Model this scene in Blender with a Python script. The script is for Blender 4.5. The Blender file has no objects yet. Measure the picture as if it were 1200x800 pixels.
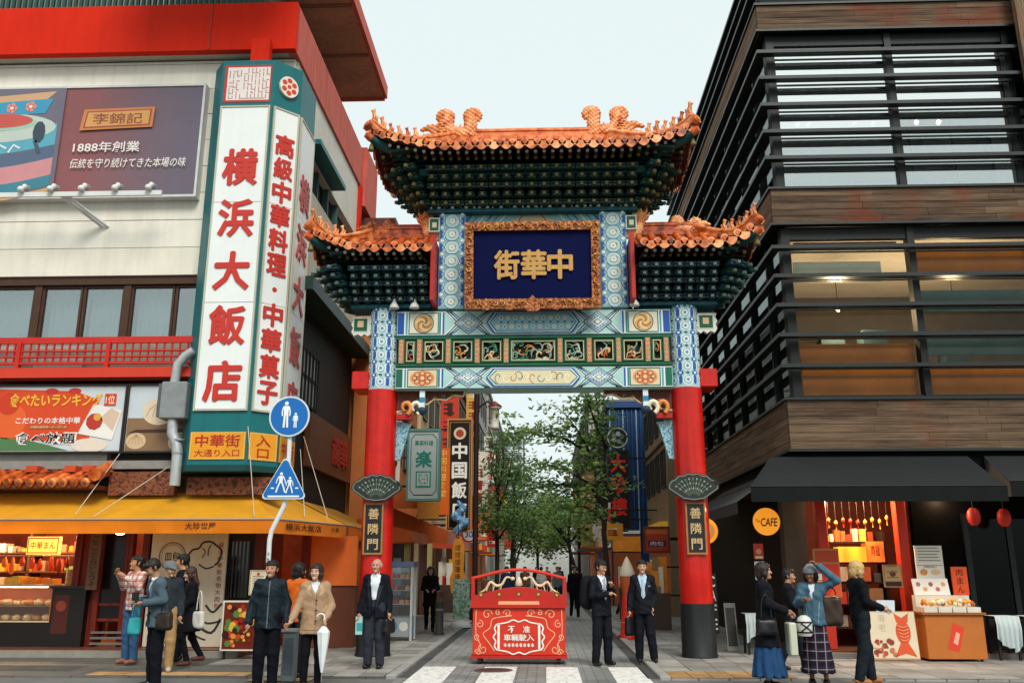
import bpy, bmesh, math, random
import numpy as np
from mathutils import Vector, Matrix, Quaternion

rnd = random.Random(7)
R = math.radians
sc = bpy.context.scene
COL = sc.collection

# ------------------------------------------------------------------ camera
cam_d = bpy.data.cameras.new('camera')
cam_d.sensor_width = 36.0
cam_d.lens = 30.9
cam_d.clip_start = 0.1
cam_d.clip_end = 3000
cam = bpy.data.objects.new('camera', cam_d)
COL.objects.link(cam)
cam.location = (0, 0, 1.6)
cam.rotation_euler = (R(90 + 14.43), 0, R(2.10))
sc.camera = cam

# ------------------------------------------------------------------ overcast sky
SUN_EL, SUN_AZ = R(46), R(160)          # azimuth of the soft sun, clockwise from +Y (behind the camera)
world = bpy.data.worlds.new('World')
sc.world = world
world.use_nodes = True
wn = world.node_tree
wn.nodes.clear()
_sky = wn.nodes.new('ShaderNodeTexSky')
_sky.sky_type = 'NISHITA'
_sky.sun_disc = False
_sky.sun_elevation = SUN_EL
_sky.sun_rotation = SUN_AZ
_sky.air_density = 1.0
_sky.dust_density = 3.0
_mix = wn.nodes.new('ShaderNodeMix')
_mix.data_type = 'RGBA'
_mix.inputs[0].default_value = 0.93      # the cloud layer covers nearly all of the blue
_mix.inputs[7].default_value = (4.7, 5.25, 5.2, 1)
_bg = wn.nodes.new('ShaderNodeBackground')
_bg.inputs['Strength'].default_value = 0.1
_out = wn.nodes.new('ShaderNodeOutputWorld')
wn.links.new(_sky.outputs[0], _mix.inputs[6])
wn.links.new(_mix.outputs[2], _bg.inputs[0])
wn.links.new(_bg.outputs[0], _out.inputs[0])

sun_d = bpy.data.lights.new('sun', 'SUN')
sun_d.energy = 1.5
sun_d.angle = R(24)
sun_d.color = (1.0, 0.95, 0.88)
sun = bpy.data.objects.new('sun', sun_d)
COL.objects.link(sun)
_sv = Vector((math.sin(SUN_AZ) * math.cos(SUN_EL), math.cos(SUN_AZ) * math.cos(SUN_EL), math.sin(SUN_EL)))
sun.rotation_euler = (-_sv).to_track_quat('-Z', 'Y').to_euler()
sun.location = (0, -10, 30)

sc.view_settings.view_transform = 'Standard'
sc.view_settings.look = 'None'
sc.view_settings.exposure = 0.88
sc.view_settings.gamma = 1.0
sc.view_settings.use_curve_mapping = False
sc.cycles.max_bounces = 6
sc.cycles.diffuse_bounces = 3
sc.cycles.glossy_bounces = 3
sc.cycles.transmission_bounces = 4
sc.cycles.transparent_max_bounces = 8
sc.cycles.sample_clamp_indirect = 4.0
sc.cycles.caustics_reflective = False
sc.cycles.caustics_refractive = False
sc.cycles.use_denoising = True

# ------------------------------------------------------------------ materials
_MATS = {}
def lin(h):
 h = h.lstrip('#')
 out = []
 for i in (0, 2, 4):
  c = int(h[i:i+2], 16) / 255
  out.append(c / 12.92 if c <= 0.04045 else ((c + 0.055) / 1.055) ** 2.4)
 return tuple(out)

def mat(hexc, rough=0.6, var=0.12, scale=3.0, bump=0.0, bscale=40.0, metal=0.0, spec=0.3, emit=0.0, streak=0.0, coat=0.0):
 """painted / plain surface: base colour with soft blotches, fine speckle and optional rain streaks"""
 key = (hexc, rough, var, scale, bump, bscale, metal, spec, emit, streak, coat)
 if key in _MATS: return _MATS[key]
 m = bpy.data.materials.new('paint_' + hexc.lstrip('#'))
 m.use_nodes = True
 nt = m.node_tree; N = nt.nodes; L = nt.links
 b = N['Principled BSDF']
 c = lin(hexc)
 b.inputs['Roughness'].default_value = rough
 b.inputs['Metallic'].default_value = metal
 b.inputs['Specular IOR Level'].default_value = spec
 if coat: b.inputs['Coat Weight'].default_value = coat
 if var > 0:
  geo = N.new('ShaderNodeNewGeometry')
  n1 = N.new('ShaderNodeTexNoise'); n1.inputs['Scale'].default_value = scale; n1.inputs['Detail'].default_value = 5
  n1.inputs['Roughness'].default_value = 0.65
  L.new(geo.outputs['Position'], n1.inputs['Vector'])
  mr = N.new('ShaderNodeMapRange')
  mr.inputs[1].default_value = 0.25; mr.inputs[2].default_value = 0.75
  mr.inputs[3].default_value = 1 - var * 1.3; mr.inputs[4].default_value = 1 + var * 0.7
  L.new(n1.outputs[0], mr.inputs[0])
  last = mr.outputs[0]
  if streak > 0:
   mp = N.new('ShaderNodeMapping'); mp.inputs['Scale'].default_value = (5, 5, 0.35)
   L.new(geo.outputs['Position'], mp.inputs['Vector'])
   n2 = N.new('ShaderNodeTexNoise'); n2.inputs['Scale'].default_value = 1.6; n2.inputs['Detail'].default_value = 6
   L.new(mp.outputs[0], n2.inputs['Vector'])
   m2 = N.new('ShaderNodeMapRange')
   m2.inputs[1].default_value = 0.45; m2.inputs[2].default_value = 0.75
   m2.inputs[3].default_value = 1; m2.inputs[4].default_value = 1 - streak
   L.new(n2.outputs[0], m2.inputs[0])
   mu = N.new('ShaderNodeMath'); mu.operation = 'MULTIPLY'
   L.new(last, mu.inputs[0]); L.new(m2.outputs[0], mu.inputs[1])
   last = mu.outputs[0]
  vm = N.new('ShaderNodeVectorMath'); vm.operation = 'SCALE'
  vm.inputs[0].default_value = c
  L.new(last, vm.inputs['Scale'])
  L.new(vm.outputs[0], b.inputs['Base Color'])
 else:
  b.inputs['Base Color'].default_value = (*c, 1)
 if bump > 0:
  geo = N.new('ShaderNodeNewGeometry')
  n3 = N.new('ShaderNodeTexNoise'); n3.inputs['Scale'].default_value = bscale; n3.inputs['Detail'].default_value = 3
  L.new(geo.outputs['Position'], n3.inputs['Vector'])
  bp = N.new('ShaderNodeBump'); bp.inputs['Strength'].default_value = bump; bp.inputs['Distance'].default_value = 0.01
  L.new(n3.outputs[0], bp.inputs['Height']); L.new(bp.outputs[0], b.inputs['Normal'])
 if emit > 0:
  b.inputs['Emission Color'].default_value = (*c, 1)
  b.inputs['Emission Strength'].default_value = emit
 _MATS[key] = m
 return m

def glass_mat(name, tint=(0.55, 0.62, 0.62), refl=0.35, rough=0.03, top=1.0):
 """window glass: see-through tint mixed with a fresnel-like mirror"""
 key = ('glass', name)
 if key in _MATS: return _MATS[key]
 m = bpy.data.materials.new(name); m.use_nodes = True
 nt = m.node_tree; N = nt.nodes; L = nt.links
 N.clear()
 out = N.new('ShaderNodeOutputMaterial')
 tr = N.new('ShaderNodeBsdfTransparent'); tr.inputs[0].default_value = (*tint, 1)
 gl = N.new('ShaderNodeBsdfGlossy'); gl.inputs['Roughness'].default_value = rough
 gl.inputs[0].default_value = (0.9, 0.95, 0.95, 1)
 geo = N.new('ShaderNodeNewGeometry')
 no = N.new('ShaderNodeTexNoise'); no.inputs['Scale'].default_value = 1.3
 L.new(geo.outputs['Position'], no.inputs['Vector'])
 bp = N.new('ShaderNodeBump'); bp.inputs['Strength'].default_value = 0.06; bp.inputs['Distance'].default_value = 0.02
 L.new(no.outputs[0], bp.inputs['Height']); L.new(bp.outputs[0], gl.inputs['Normal'])
 lw = N.new('ShaderNodeLayerWeight'); lw.inputs[0].default_value = 0.25
 mr = N.new('ShaderNodeMapRange'); mr.inputs[3].default_value = refl; mr.inputs[4].default_value = top
 L.new(lw.outputs['Fresnel'], mr.inputs[0])
 mx = N.new('ShaderNodeMixShader')
 L.new(mr.outputs[0], mx.inputs[0]); L.new(tr.outputs[0], mx.inputs[1]); L.new(gl.outputs[0], mx.inputs[2])
 L.new(mx.outputs[0], out.inputs[0])
 _MATS[key] = m
 return m

def wood_mat(name, dark, light, scale=1.0, axis='X', rough=0.75, red='7a3420'):
 key = ('wood', name)
 if key in _MATS: return _MATS[key]
 m = bpy.data.materials.new(name); m.use_nodes = True
 nt = m.node_tree; N = nt.nodes; L = nt.links
 b = N['Principled BSDF']; b.inputs['Roughness'].default_value = rough
 b.inputs['Specular IOR Level'].default_value = 0.2
 geo = N.new('ShaderNodeNewGeometry')
 oi = N.new('ShaderNodeObjectInfo')
 mp = N.new('ShaderNodeMapping')
 s = {'X': (0.5, 9, 9), 'Y': (9, 0.5, 9), 'Z': (9, 9, 0.5), 'XY': (0.6, 0.6, 12)}[axis]
 mp.inputs['Scale'].default_value = tuple(v * scale for v in s)
 L.new(geo.outputs['Position'], mp.inputs['Vector'])
 n1 = N.new('ShaderNodeTexNoise'); n1.inputs['Scale'].default_value = 1.5; n1.inputs['Detail'].default_value = 8; n1.inputs['Roughness'].default_value = 0.7
 L.new(mp.outputs[0], n1.inputs['Vector'])
 ad = N.new('ShaderNodeMath'); ad.operation = 'MULTIPLY_ADD'; ad.inputs[1].default_value = 0.14; ad.inputs[2].default_value = -0.07
 L.new(oi.outputs['Random'], ad.inputs[0])
 a2 = N.new('ShaderNodeMath'); L.new(ad.outputs[0], a2.inputs[0]); L.new(n1.outputs[0], a2.inputs[1])
 cr = N.new('ShaderNodeValToRGB')
 cr.color_ramp.elements[0].position = 0.3; cr.color_ramp.elements[0].color = (*lin(dark), 1)
 cr.color_ramp.elements[1].position = 0.72; cr.color_ramp.elements[1].color = (*lin(light), 1)
 L.new(a2.outputs[0], cr.inputs[0])
 n2 = N.new('ShaderNodeTexNoise'); n2.inputs['Scale'].default_value = 0.9; n2.inputs['Detail'].default_value = 3
 L.new(geo.outputs['Position'], n2.inputs['Vector'])
 mr = N.new('ShaderNodeMapRange'); mr.inputs[1].default_value = 0.52; mr.inputs[2].default_value = 0.68; mr.inputs[4].default_value = 0.75
 L.new(n2.outputs[0], mr.inputs[0])
 mx = N.new('ShaderNodeMix'); mx.data_type = 'RGBA'
 L.new(mr.outputs[0], mx.inputs[0]); L.new(cr.outputs[0], mx.inputs[6]); mx.inputs[7].default_value = (*lin(red), 1)
 L.new(mx.outputs[2], b.inputs['Base Color'])
 bp = N.new('ShaderNodeBump'); bp.inputs['Strength'].default_value = 0.35; bp.inputs['Distance'].default_value = 0.01
 L.new(n1.outputs[0], bp.inputs['Height']); L.new(bp.outputs[0], b.inputs['Normal'])
 _MATS[key] = m
 return m

def mixed_mat(name, cols, scale=4.0, rough=0.7, detail=4, spec=0.3, bump=0.0, metal=0.0):
 """blotches of several colours (carved painted wood, food, printed pictures)"""
 key = ('mixed', name)
 if key in _MATS: return _MATS[key]
 m = bpy.data.materials.new(name); m.use_nodes = True
 nt = m.node_tree; N = nt.nodes; L = nt.links
 b = N['Principled BSDF']; b.inputs['Roughness'].default_value = rough; b.inputs['Specular IOR Level'].default_value = spec
 b.inputs['Metallic'].default_value = metal
 geo = N.new('ShaderNodeNewGeometry')
 n1 = N.new('ShaderNodeTexNoise'); n1.inputs['Scale'].default_value = scale; n1.inputs['Detail'].default_value = detail
 L.new(geo.outputs['Position'], n1.inputs['Vector'])
 cr = N.new('ShaderNodeValToRGB')
 e = cr.color_ramp.elements
 n = len(cols)
 while len(e) < n: e.new(0.5)
 for i, c in enumerate(cols):
  e[i].position = 0.3 + 0.4 * i / max(1, n - 1); e[i].color = (*lin(c), 1)
 L.new(n1.outputs[0], cr.inputs[0]); L.new(cr.outputs[0], b.inputs['Base Color'])
 if bump:
  bp = N.new('ShaderNodeBump'); bp.inputs['Strength'].default_value = bump; bp.inputs['Distance'].default_value = 0.02
  L.new(n1.outputs[0], bp.inputs['Height']); L.new(bp.outputs[0], b.inputs['Normal'])
 _MATS[key] = m
 return m

# ------------------------------------------------------------------ objects
_ORG = {}
def org(o): return _ORG.get(o.name, Vector((0, 0, 0)))

def link(o, parent=None, loc=(0, 0, 0)):
 COL.objects.link(o)
 loc = Vector(loc)
 if parent is not None:
  o.parent = parent
  o.location = loc - org(parent)
 else:
  o.location = loc
 _ORG[o.name] = loc
 return o

def tag(o, label=None, cat=None, group=None, kind=None):
 if label: o['label'] = label
 if cat: o['category'] = cat
 if group: o['group'] = group
 if kind: o['kind'] = kind
 return o

def thing(name, label, cat, loc=(0, 0, 0), group=None):
 return tag(link(bpy.data.objects.new(name, None), None, loc), label, cat, group)

def part_empty(name, parent, loc=None):
 return link(bpy.data.objects.new(name, None), parent, org(parent) if loc is None else loc)

def clone(o, parent=None, loc=None, delta=None):
 """copy of one object (mesh data shared), not of its children"""
 c = o.copy()
 COL.objects.link(c)
 c.parent = parent
 L = Vector(loc) if loc is not None else org(o) + Vector(delta or (0, 0, 0))
 c.location = L - (org(parent) if parent else Vector((0, 0, 0)))
 _ORG[c.name] = L
 return c

def clone_tree(o, parent=None, move=(0, 0, 0)):
 c = clone(o, parent, delta=move)
 for ch in list(o.children): clone_tree(ch, c, move)
 return c

def unit(v):
 v = Vector(v); return v.normalized()

class MB:
 """collects shapes; build() makes ONE mesh object"""
 def __init__(s): s.v = []; s.f = []; s.m = []; s.mats = []; s.sm = []
 def mi(s, m):
  if m is None: m = s.mats[0] if s.mats else mat('888888')
  if m not in s.mats: s.mats.append(m)
  return s.mats.index(m)
 def add(s, vs, fs, m, smooth=False):
  i = s.mi(m); b = len(s.v)
  s.v += [tuple(x) for x in vs]
  for f in fs:
   s.f.append(tuple(b + k for k in f)); s.m.append(i); s.sm.append(smooth)
  return s
 def box(s, x0, x1, y0, y1, z0, z1, m, ch=0.0):
  if x1 < x0: x0, x1 = x1, x0
  if y1 < y0: y0, y1 = y1, y0
  if z1 < z0: z0, z1 = z1, z0
  if ch <= 0:
   vs = [(x, y, z) for z in (z0, z1) for y in (y0, y1) for x in (x0, x1)]
   fs = [(0, 2, 3, 1), (4, 5, 7, 6), (0, 1, 5, 4), (2, 6, 7, 3), (0, 4, 6, 2), (1, 3, 7, 5)]
   return s.add(vs, fs, m)
  vs = []; idx = {}
  for sx in (0, 1):
   for sy in (0, 1):
    for sz in (0, 1):
     X = (x0, x1)[sx]; Y = (y0, y1)[sy]; Z = (z0, z1)[sz]
     dx, dy, dz = (1 - 2 * sx) * ch, (1 - 2 * sy) * ch, (1 - 2 * sz) * ch
     for a in range(3):
      p = [X + dx, Y + dy, Z + dz]; p[a] = (X, Y, Z)[a]
      idx[(sx, sy, sz, a)] = len(vs); vs.append(tuple(p))
  fs = []
  for a in range(3):
   o1, o2 = [k for k in range(3) if k != a]
   for q in (0, 1):
    loop = []
    for (p1, p2) in ((0, 0), (1, 0), (1, 1), (0, 1)):
     k = [0, 0, 0]; k[a] = q; k[o1] = p1; k[o2] = p2
     loop.append(idx[(*k, a)])
    flip = (q == 0) != (a == 1)
    fs.append(tuple(loop[::-1] if flip else loop))
  for a in range(3):
   o1, o2 = [k for k in range(3) if k != a]
   for p1 in (0, 1):
    for p2 in (0, 1):
     k0 = [0, 0, 0]; k0[o1] = p1; k0[o2] = p2
     k1 = list(k0); k1[a] = 1
     fs.append((idx[(*k0, o1)], idx[(*k1, o1)], idx[(*k1, o2)], idx[(*k0, o2)]))
  for sx in (0, 1):
   for sy in (0, 1):
    for sz in (0, 1):
     fs.append(tuple(idx[(sx, sy, sz, a)] for a in range(3)))
  return s.add(vs, fs, m)
 def obox(s, fr, x0, x1, y0, y1, d0, d1, m):
  """box in a frame: x along ux, y along uy, d along the normal"""
  P = [fr.p(x, y, d) for d in (d0, d1) for y in (y0, y1) for x in (x0, x1)]
  fs = [(0, 2, 3, 1), (4, 5, 7, 6), (0, 1, 5, 4), (2, 6, 7, 3), (0, 4, 6, 2), (1, 3, 7, 5)]
  return s.add(P, fs, m)
 def prism(s, fr, pts, d0, d1, m, mside=None):
  n = len(pts)
  P = [fr.p(x, y, d0) for x, y in pts] + [fr.p(x, y, d1) for x, y in pts]
  s.add(P, [tuple(range(n))[::-1], tuple(range(n, 2 * n))], m)
  s.add(P, [(i, (i + 1) % n, n + (i + 1) % n, n + i) for i in range(n)], mside or m)
  return s
 def tube(s, pts, r, m, n=8, cap=True, flat=None, smooth=True):
  pts = [Vector(p) for p in pts]
  if not hasattr(r, '__len__'): r = [r] * len(pts)
  vs = []; up = Vector((0, 0, 1))
  d0 = (pts[1] - pts[0]).normalized()
  if abs(d0.dot(up)) > 0.95: up = Vector((0, 1, 0))
  u = d0.cross(up).normalized()
  for i, p in enumerate(pts):
   if i == 0: d = pts[1] - pts[0]
   elif i == len(pts) - 1: d = pts[-1] - pts[-2]
   else: d = (pts[i + 1] - pts[i]).normalized() + (pts[i] - pts[i - 1]).normalized()
   d.normalize()
   u = (u - d * u.dot(d))
   if u.length < 1e-5: u = d.orthogonal()
   u.normalize(); w = d.cross(u)
   for k in range(n):
    a = 2 * math.pi * k / n
    vs.append(p + (u * math.cos(a) + w * math.sin(a) * (flat or 1)) * r[i])
  fs = []
  for i in range(len(pts) - 1):
   for k in range(n):
    fs.append((i * n + k, i * n + (k + 1) % n, (i + 1) * n + (k + 1) % n, (i + 1) * n + k))
  s.add(vs, fs, m, smooth)
  if cap:
   b = len(vs) - n
   s.add([vs[k] for k in range(n)] + [vs[b + k] for k in range(n)], [tuple(range(n))[::-1], tuple(range(n, 2 * n))], m)
  return s
 def lathe(s, prof, m, c=(0, 0, 0), n=16, smooth=True, axis='Z'):
  vs = []
  for r, h in prof:
   for k in range(n):
    a = 2 * math.pi * k / n
    x, y = r * math.cos(a), r * math.sin(a)
    if axis == 'Z': vs.append((c[0] + x, c[1] + y, c[2] + h))
    elif axis == 'Y': vs.append((c[0] + x, c[1] + h, c[2] + y))
    else: vs.append((c[0] + h, c[1] + x, c[2] + y))
  fs = []
  for i in range(len(prof) - 1):
   for k in range(n):
    q = (i * n + k, i * n + (k + 1) % n, (i + 1) * n + (k + 1) % n, (i + 1) * n + k)
    fs.append(q if axis != 'Y' else q[::-1])
  s.add(vs, fs, m, smooth)
  b = len(vs) - n
  c0 = tuple(range(n))[::-1]; c1 = tuple(range(n, 2 * n))
  if axis == 'Y': c0, c1 = c0[::-1], c1[::-1]
  s.add(vs[:n] + vs[b:], [c0, c1], m)
  return s
 def ball(s, c, r, m, n=10, k=6):
  if not hasattr(r, '__len__'): r = (r, r, r)
  vs = [(c[0], c[1], c[2] - r[2])]
  for i in range(1, k):
   t = math.pi * i / k - math.pi / 2
   for j in range(n):
    a = 2 * math.pi * j / n
    vs.append((c[0] + r[0] * math.cos(t) * math.cos(a), c[1] + r[1] * math.cos(t) * math.sin(a), c[2] + r[2] * math.sin(t)))
  vs.append((c[0], c[1], c[2] + r[2]))
  fs = [(0, 1 + (j + 1) % n, 1 + j) for j in range(n)]
  for i in range(k - 2):
   for j in range(n):
    a = 1 + i * n
    fs.append((a + j, a + (j + 1) % n, a + n + (j + 1) % n, a + n + j))
  t = len(vs) - 1; a = 1 + (k - 2) * n
  fs += [(a + j, a + (j + 1) % n, t) for j in range(n)]
  return s.add(vs, fs, m, True)
 def mesh(s, name, shift=(0, 0, 0)):
  me = bpy.data.meshes.new(name)
  sx, sy, sz = shift
  me.from_pydata([(x - sx, y - sy, z - sz) for x, y, z in s.v], [], s.f)
  for m in s.mats: me.materials.append(m)
  me.polygons.foreach_set('material_index', s.m)
  me.polygons.foreach_set('use_smooth', s.sm)
  me.update()
  return me
 def build(s, name, parent=None, label=None, cat=None, group=None, kind=None, origin=None, fix=False):
  if origin is None:
   a = np.array(s.v)
   lo, hi = a.min(0), a.max(0)
   origin = ((lo[0] + hi[0]) / 2, (lo[1] + hi[1]) / 2, lo[2])
  me = s.mesh(name, origin)
  if fix:
   bm = bmesh.new(); bm.from_mesh(me); bmesh.ops.recalc_face_normals(bm, faces=bm.faces); bm.to_mesh(me); bm.free()
  o = bpy.data.objects.new(name, me)
  link(o, parent, origin)
  return tag(o, label, cat, group, kind)

def boxobj(name, x0, x1, y0, y1, z0, z1, m, parent=None, ch=0.0, **k):
 return MB().box(x0, x1, y0, y1, z0, z1, m, ch).build(name, parent, **k)

class Frame:
 def __init__(s, o, ux, uy):
  s.o = Vector(o); s.ux = unit(ux); s.uy = unit(uy); s.n = s.ux.cross(s.uy)
 def p(s, x, y, d=0.0): return s.o + s.ux * x + s.uy * y + s.n * d
def front(x, y, z): return Frame((x, y, z), (1, 0, 0), (0, 0, 1))          # faces the camera
def leftward(x, y, z): return Frame((x, y, z), (0, -1, 0), (0, 0, 1))       # faces -X
def rightward(x, y, z): return Frame((x, y, z), (0, 1, 0), (0, 0, 1))       # faces +X

_TXT = {}
def text_tris(body, bold=0.0, res=2):
 key = (body, bold, res)
 if key in _TXT: return _TXT[key]
 c = bpy.data.curves.new('lettering', 'FONT')
 c.body = body; c.size = 1; c.resolution_u = res; c.offset = bold
 o = bpy.data.objects.new('lettering', c)
 COL.objects.link(o)
 dg = bpy.context.evaluated_depsgraph_get(); dg.update()
 me = o.evaluated_get(dg).to_mesh()
 vs = [(v.co.x, v.co.y) for v in me.vertices]
 fs = [tuple(p.vertices) for p in me.polygons]
 o.evaluated_get(dg).to_mesh_clear()
 bpy.data.objects.remove(o); bpy.data.curves.remove(c)
 _TXT[key] = (vs, fs)
 return vs, fs

class Print(MB):
 """flat print on a board: coloured shapes and lettering in thin layers on a frame"""
 def __init__(s, fr, d=0.003, rough=0.5, emit=0.0, step=0.0025):
  super().__init__(); s.fr = fr; s.d = d; s.rough = rough; s.emit = emit; s.step = step
 def c(s, c): return mat(c, s.rough, 0.06, 2.0, emit=s.emit) if isinstance(c, str) else c
 def poly(s, pts, col, lay=0):
  s.add([s.fr.p(x, y, s.d + s.step * lay) for x, y in pts], [tuple(range(len(pts)))], s.c(col)); return s
 def rect(s, x0, y0, x1, y1, col, lay=0): return s.poly([(x0, y0), (x1, y0), (x1, y1), (x0, y1)], col, lay)
 def disc(s, x, y, r, col, lay=0, n=24, ry=None):
  return s.poly([(x + r * math.cos(2 * math.pi * k / n), y + (ry or r) * math.sin(2 * math.pi * k / n)) for k in range(n)], col, lay)
 def strip(s, pts, w, col, lay=0, closed=False):
  """line of width w along 2-D points"""
  pts = [Vector((p[0], p[1])) for p in pts]
  if closed: pts = pts + [pts[0], pts[1]]
  Lf = []; Rt = []
  for i, p in enumerate(pts):
   if i == 0: d = pts[1] - pts[0]
   elif i == len(pts) - 1: d = pts[-1] - pts[-2]
   else: d = (pts[i + 1] - pts[i]).normalized() + (pts[i] - pts[i - 1]).normalized()
   if d.length < 1e-6: d = Vector((1, 0))
   d.normalize(); nrm = Vector((-d.y, d.x)) * (w / 2)
   Lf.append(p + nrm); Rt.append(p - nrm)
  k = len(pts)
  vs = [s.fr.p(q.x, q.y, s.d + s.step * lay) for q in Rt + Lf]
  s.add(vs, [(i, i + 1, k + i + 1, k + i) for i in range(k - 1)], s.c(col)); return s
 def ring(s, x, y, r, w, col, lay=0, n=28):
  return s.strip([(x + r * math.cos(2 * math.pi * k / n), y + r * math.sin(2 * math.pi * k / n)) for k in range(n)], w, col, lay, True)
 def frame(s, x0, y0, x1, y1, w, col, lay=0):
  s.rect(x0, y0, x1, y0 + w, col, lay); s.rect(x0, y1 - w, x1, y1, col, lay)
  s.rect(x0, y0 + w, x0 + w, y1 - w, col, lay); s.rect(x1 - w, y0 + w, x1, y1 - w, col, lay); return s
 def text(s, body, x, y, w, h, col, bold=0.015, lay=1, depth=0.0, res=2, skew=0.0):
  """lettering fitted to the box centred at x, y"""
  if bold > 0.012:      # heavier strokes: shifted copies, each a hair further out
   k = (bold - 0.008) * h * 0.9; d0 = s.d
   for i, (ox, oy) in enumerate(((-k, 0), (k, 0), (0, -k), (0, k), (0, 0))):
    s.d = d0 + 0.0004 * i
    s.text(body, x + ox, y + oy, w, h, col, 0.008, lay, depth, res, skew)
   s.d = d0
   return s
  vs, fs = text_tris(body, bold, res)
  if not vs: return s
  a = np.array(vs); lo, hi = a.min(0), a.max(0)
  sx = w / (hi[0] - lo[0]); sy = h / (hi[1] - lo[1])
  cx, cy = (lo + hi) / 2
  d = s.d + s.step * lay
  P2 = [((p[0] - cx) * sx + x + skew * (p[1] - cy) * sy, (p[1] - cy) * sy + y) for p in vs]
  if depth <= 0:
   s.add([s.fr.p(q[0], q[1], d) for q in P2], fs, s.c(col))
  else:
   n = len(P2)
   cnt = {}
   for f in fs:
    for i in range(len(f)):
     e = (f[i], f[(i + 1) % len(f)])
     cnt[e] = cnt.get(e, 0) + 1
   side = [(e[0], e[1]) for e in cnt if (e[1], e[0]) not in cnt]
   s.add([s.fr.p(q[0], q[1], d + depth) for q in P2] + [s.fr.p(q[0], q[1], d) for q in P2],
     list(fs) + [(b, a, n + a, n + b) for a, b in side], s.c(col))
  return s
 def column(s, body, x, y_top, size, pitch, col, bold=0.015, lay=1, depth=0.0, wid=None):
  for i, ch in enumerate(body):
   if ch in '・.':
    s.disc(x, y_top - pitch * (i + 0.5), size * 0.1, col, lay, 10); continue
   s.text(ch, x, y_top - pitch * (i + 0.5), wid or size, size, col, bold, lay, depth)
  return s

def glyphs(parent, fr, chars, xs, ys, w, h, col, bold, depth, d=0.003):
 """large raised characters, each a mesh of its own"""
 for ch, x, y in zip(chars, xs, ys):
  if ch in '・': Print(fr, d).disc(x, y, h * 0.12, col, 0, 12).build('character', parent); continue
  Print(fr, d).text(ch, x, y, w, h, col, bold, 0, depth).build('character', parent)

# ------------------------------------------------------------------ smooth solids from distance fields
def surface_nets(val, xs, ys, zs):
 """vertices and quads of the zero level of val on a rectilinear grid"""
 ins = val < 0
 nx, ny, nz = val.shape
 cs = [ins[i:nx-1+i, j:ny-1+j, k:nz-1+k] for i in (0, 1) for j in (0, 1) for k in (0, 1)]
 sm = sum(c.astype(np.int8) for c in cs)
 act = (sm > 0) & (sm < 8)
 ci, cj, ck = np.nonzero(act)
 idx = -np.ones(act.shape, np.int64); idx[ci, cj, ck] = np.arange(len(ci))
 acc = np.zeros((len(ci), 3)); cnt = np.zeros(len(ci))
 corner = [(i, j, k) for i in (0, 1) for j in (0, 1) for k in (0, 1)]
 for a in corner:
  for ax in range(3):
   if a[ax]: continue
   b = list(a); b[ax] = 1
   va = val[ci + a[0], cj + a[1], ck + a[2]]; vb = val[ci + b[0], cj + b[1], ck + b[2]]
   cr = (va < 0) != (vb < 0)
   t = np.where(cr, va / np.where(cr, va - vb, 1), 0)
   A = np.stack([xs[ci + a[0]], ys[cj + a[1]], zs[ck + a[2]]], 1)
   B = np.stack([xs[ci + b[0]], ys[cj + b[1]], zs[ck + b[2]]], 1)
   p = A + (B - A) * t[:, None]
   acc[cr] += p[cr]; cnt[cr] += 1
 V = acc / cnt[:, None]
 F = []
 for ax in range(3):
  sl0 = [slice(None)] * 3; sl1 = [slice(None)] * 3
  sl0[ax] = slice(0, -1); sl1[ax] = slice(1, None)
  a = ins[tuple(sl0)]; b = ins[tuple(sl1)]
  I = np.stack(np.nonzero(a != b), 1)
  o1, o2 = [k for k in range(3) if k != ax]
  ok = (I[:, o1] > 0) & (I[:, o2] > 0) & (I[:, o1] < val.shape[o1] - 1) & (I[:, o2] < val.shape[o2] - 1)
  I = I[ok]
  if not len(I): continue
  def cell(d1, d2):
   J = I.copy(); J[:, o1] += d1; J[:, o2] += d2
   return idx[J[:, 0], J[:, 1], J[:, 2]]
  q = np.stack([cell(-1, -1), cell(0, -1), cell(0, 0), cell(-1, 0)], 1)
  flip = a[I[:, 0], I[:, 1], I[:, 2]]
  if ax == 1: flip = ~flip
  q[~flip] = q[~flip][:, ::-1]
  F.append(q)
 return V, np.concatenate(F) if F else np.zeros((0, 4), int)

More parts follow.
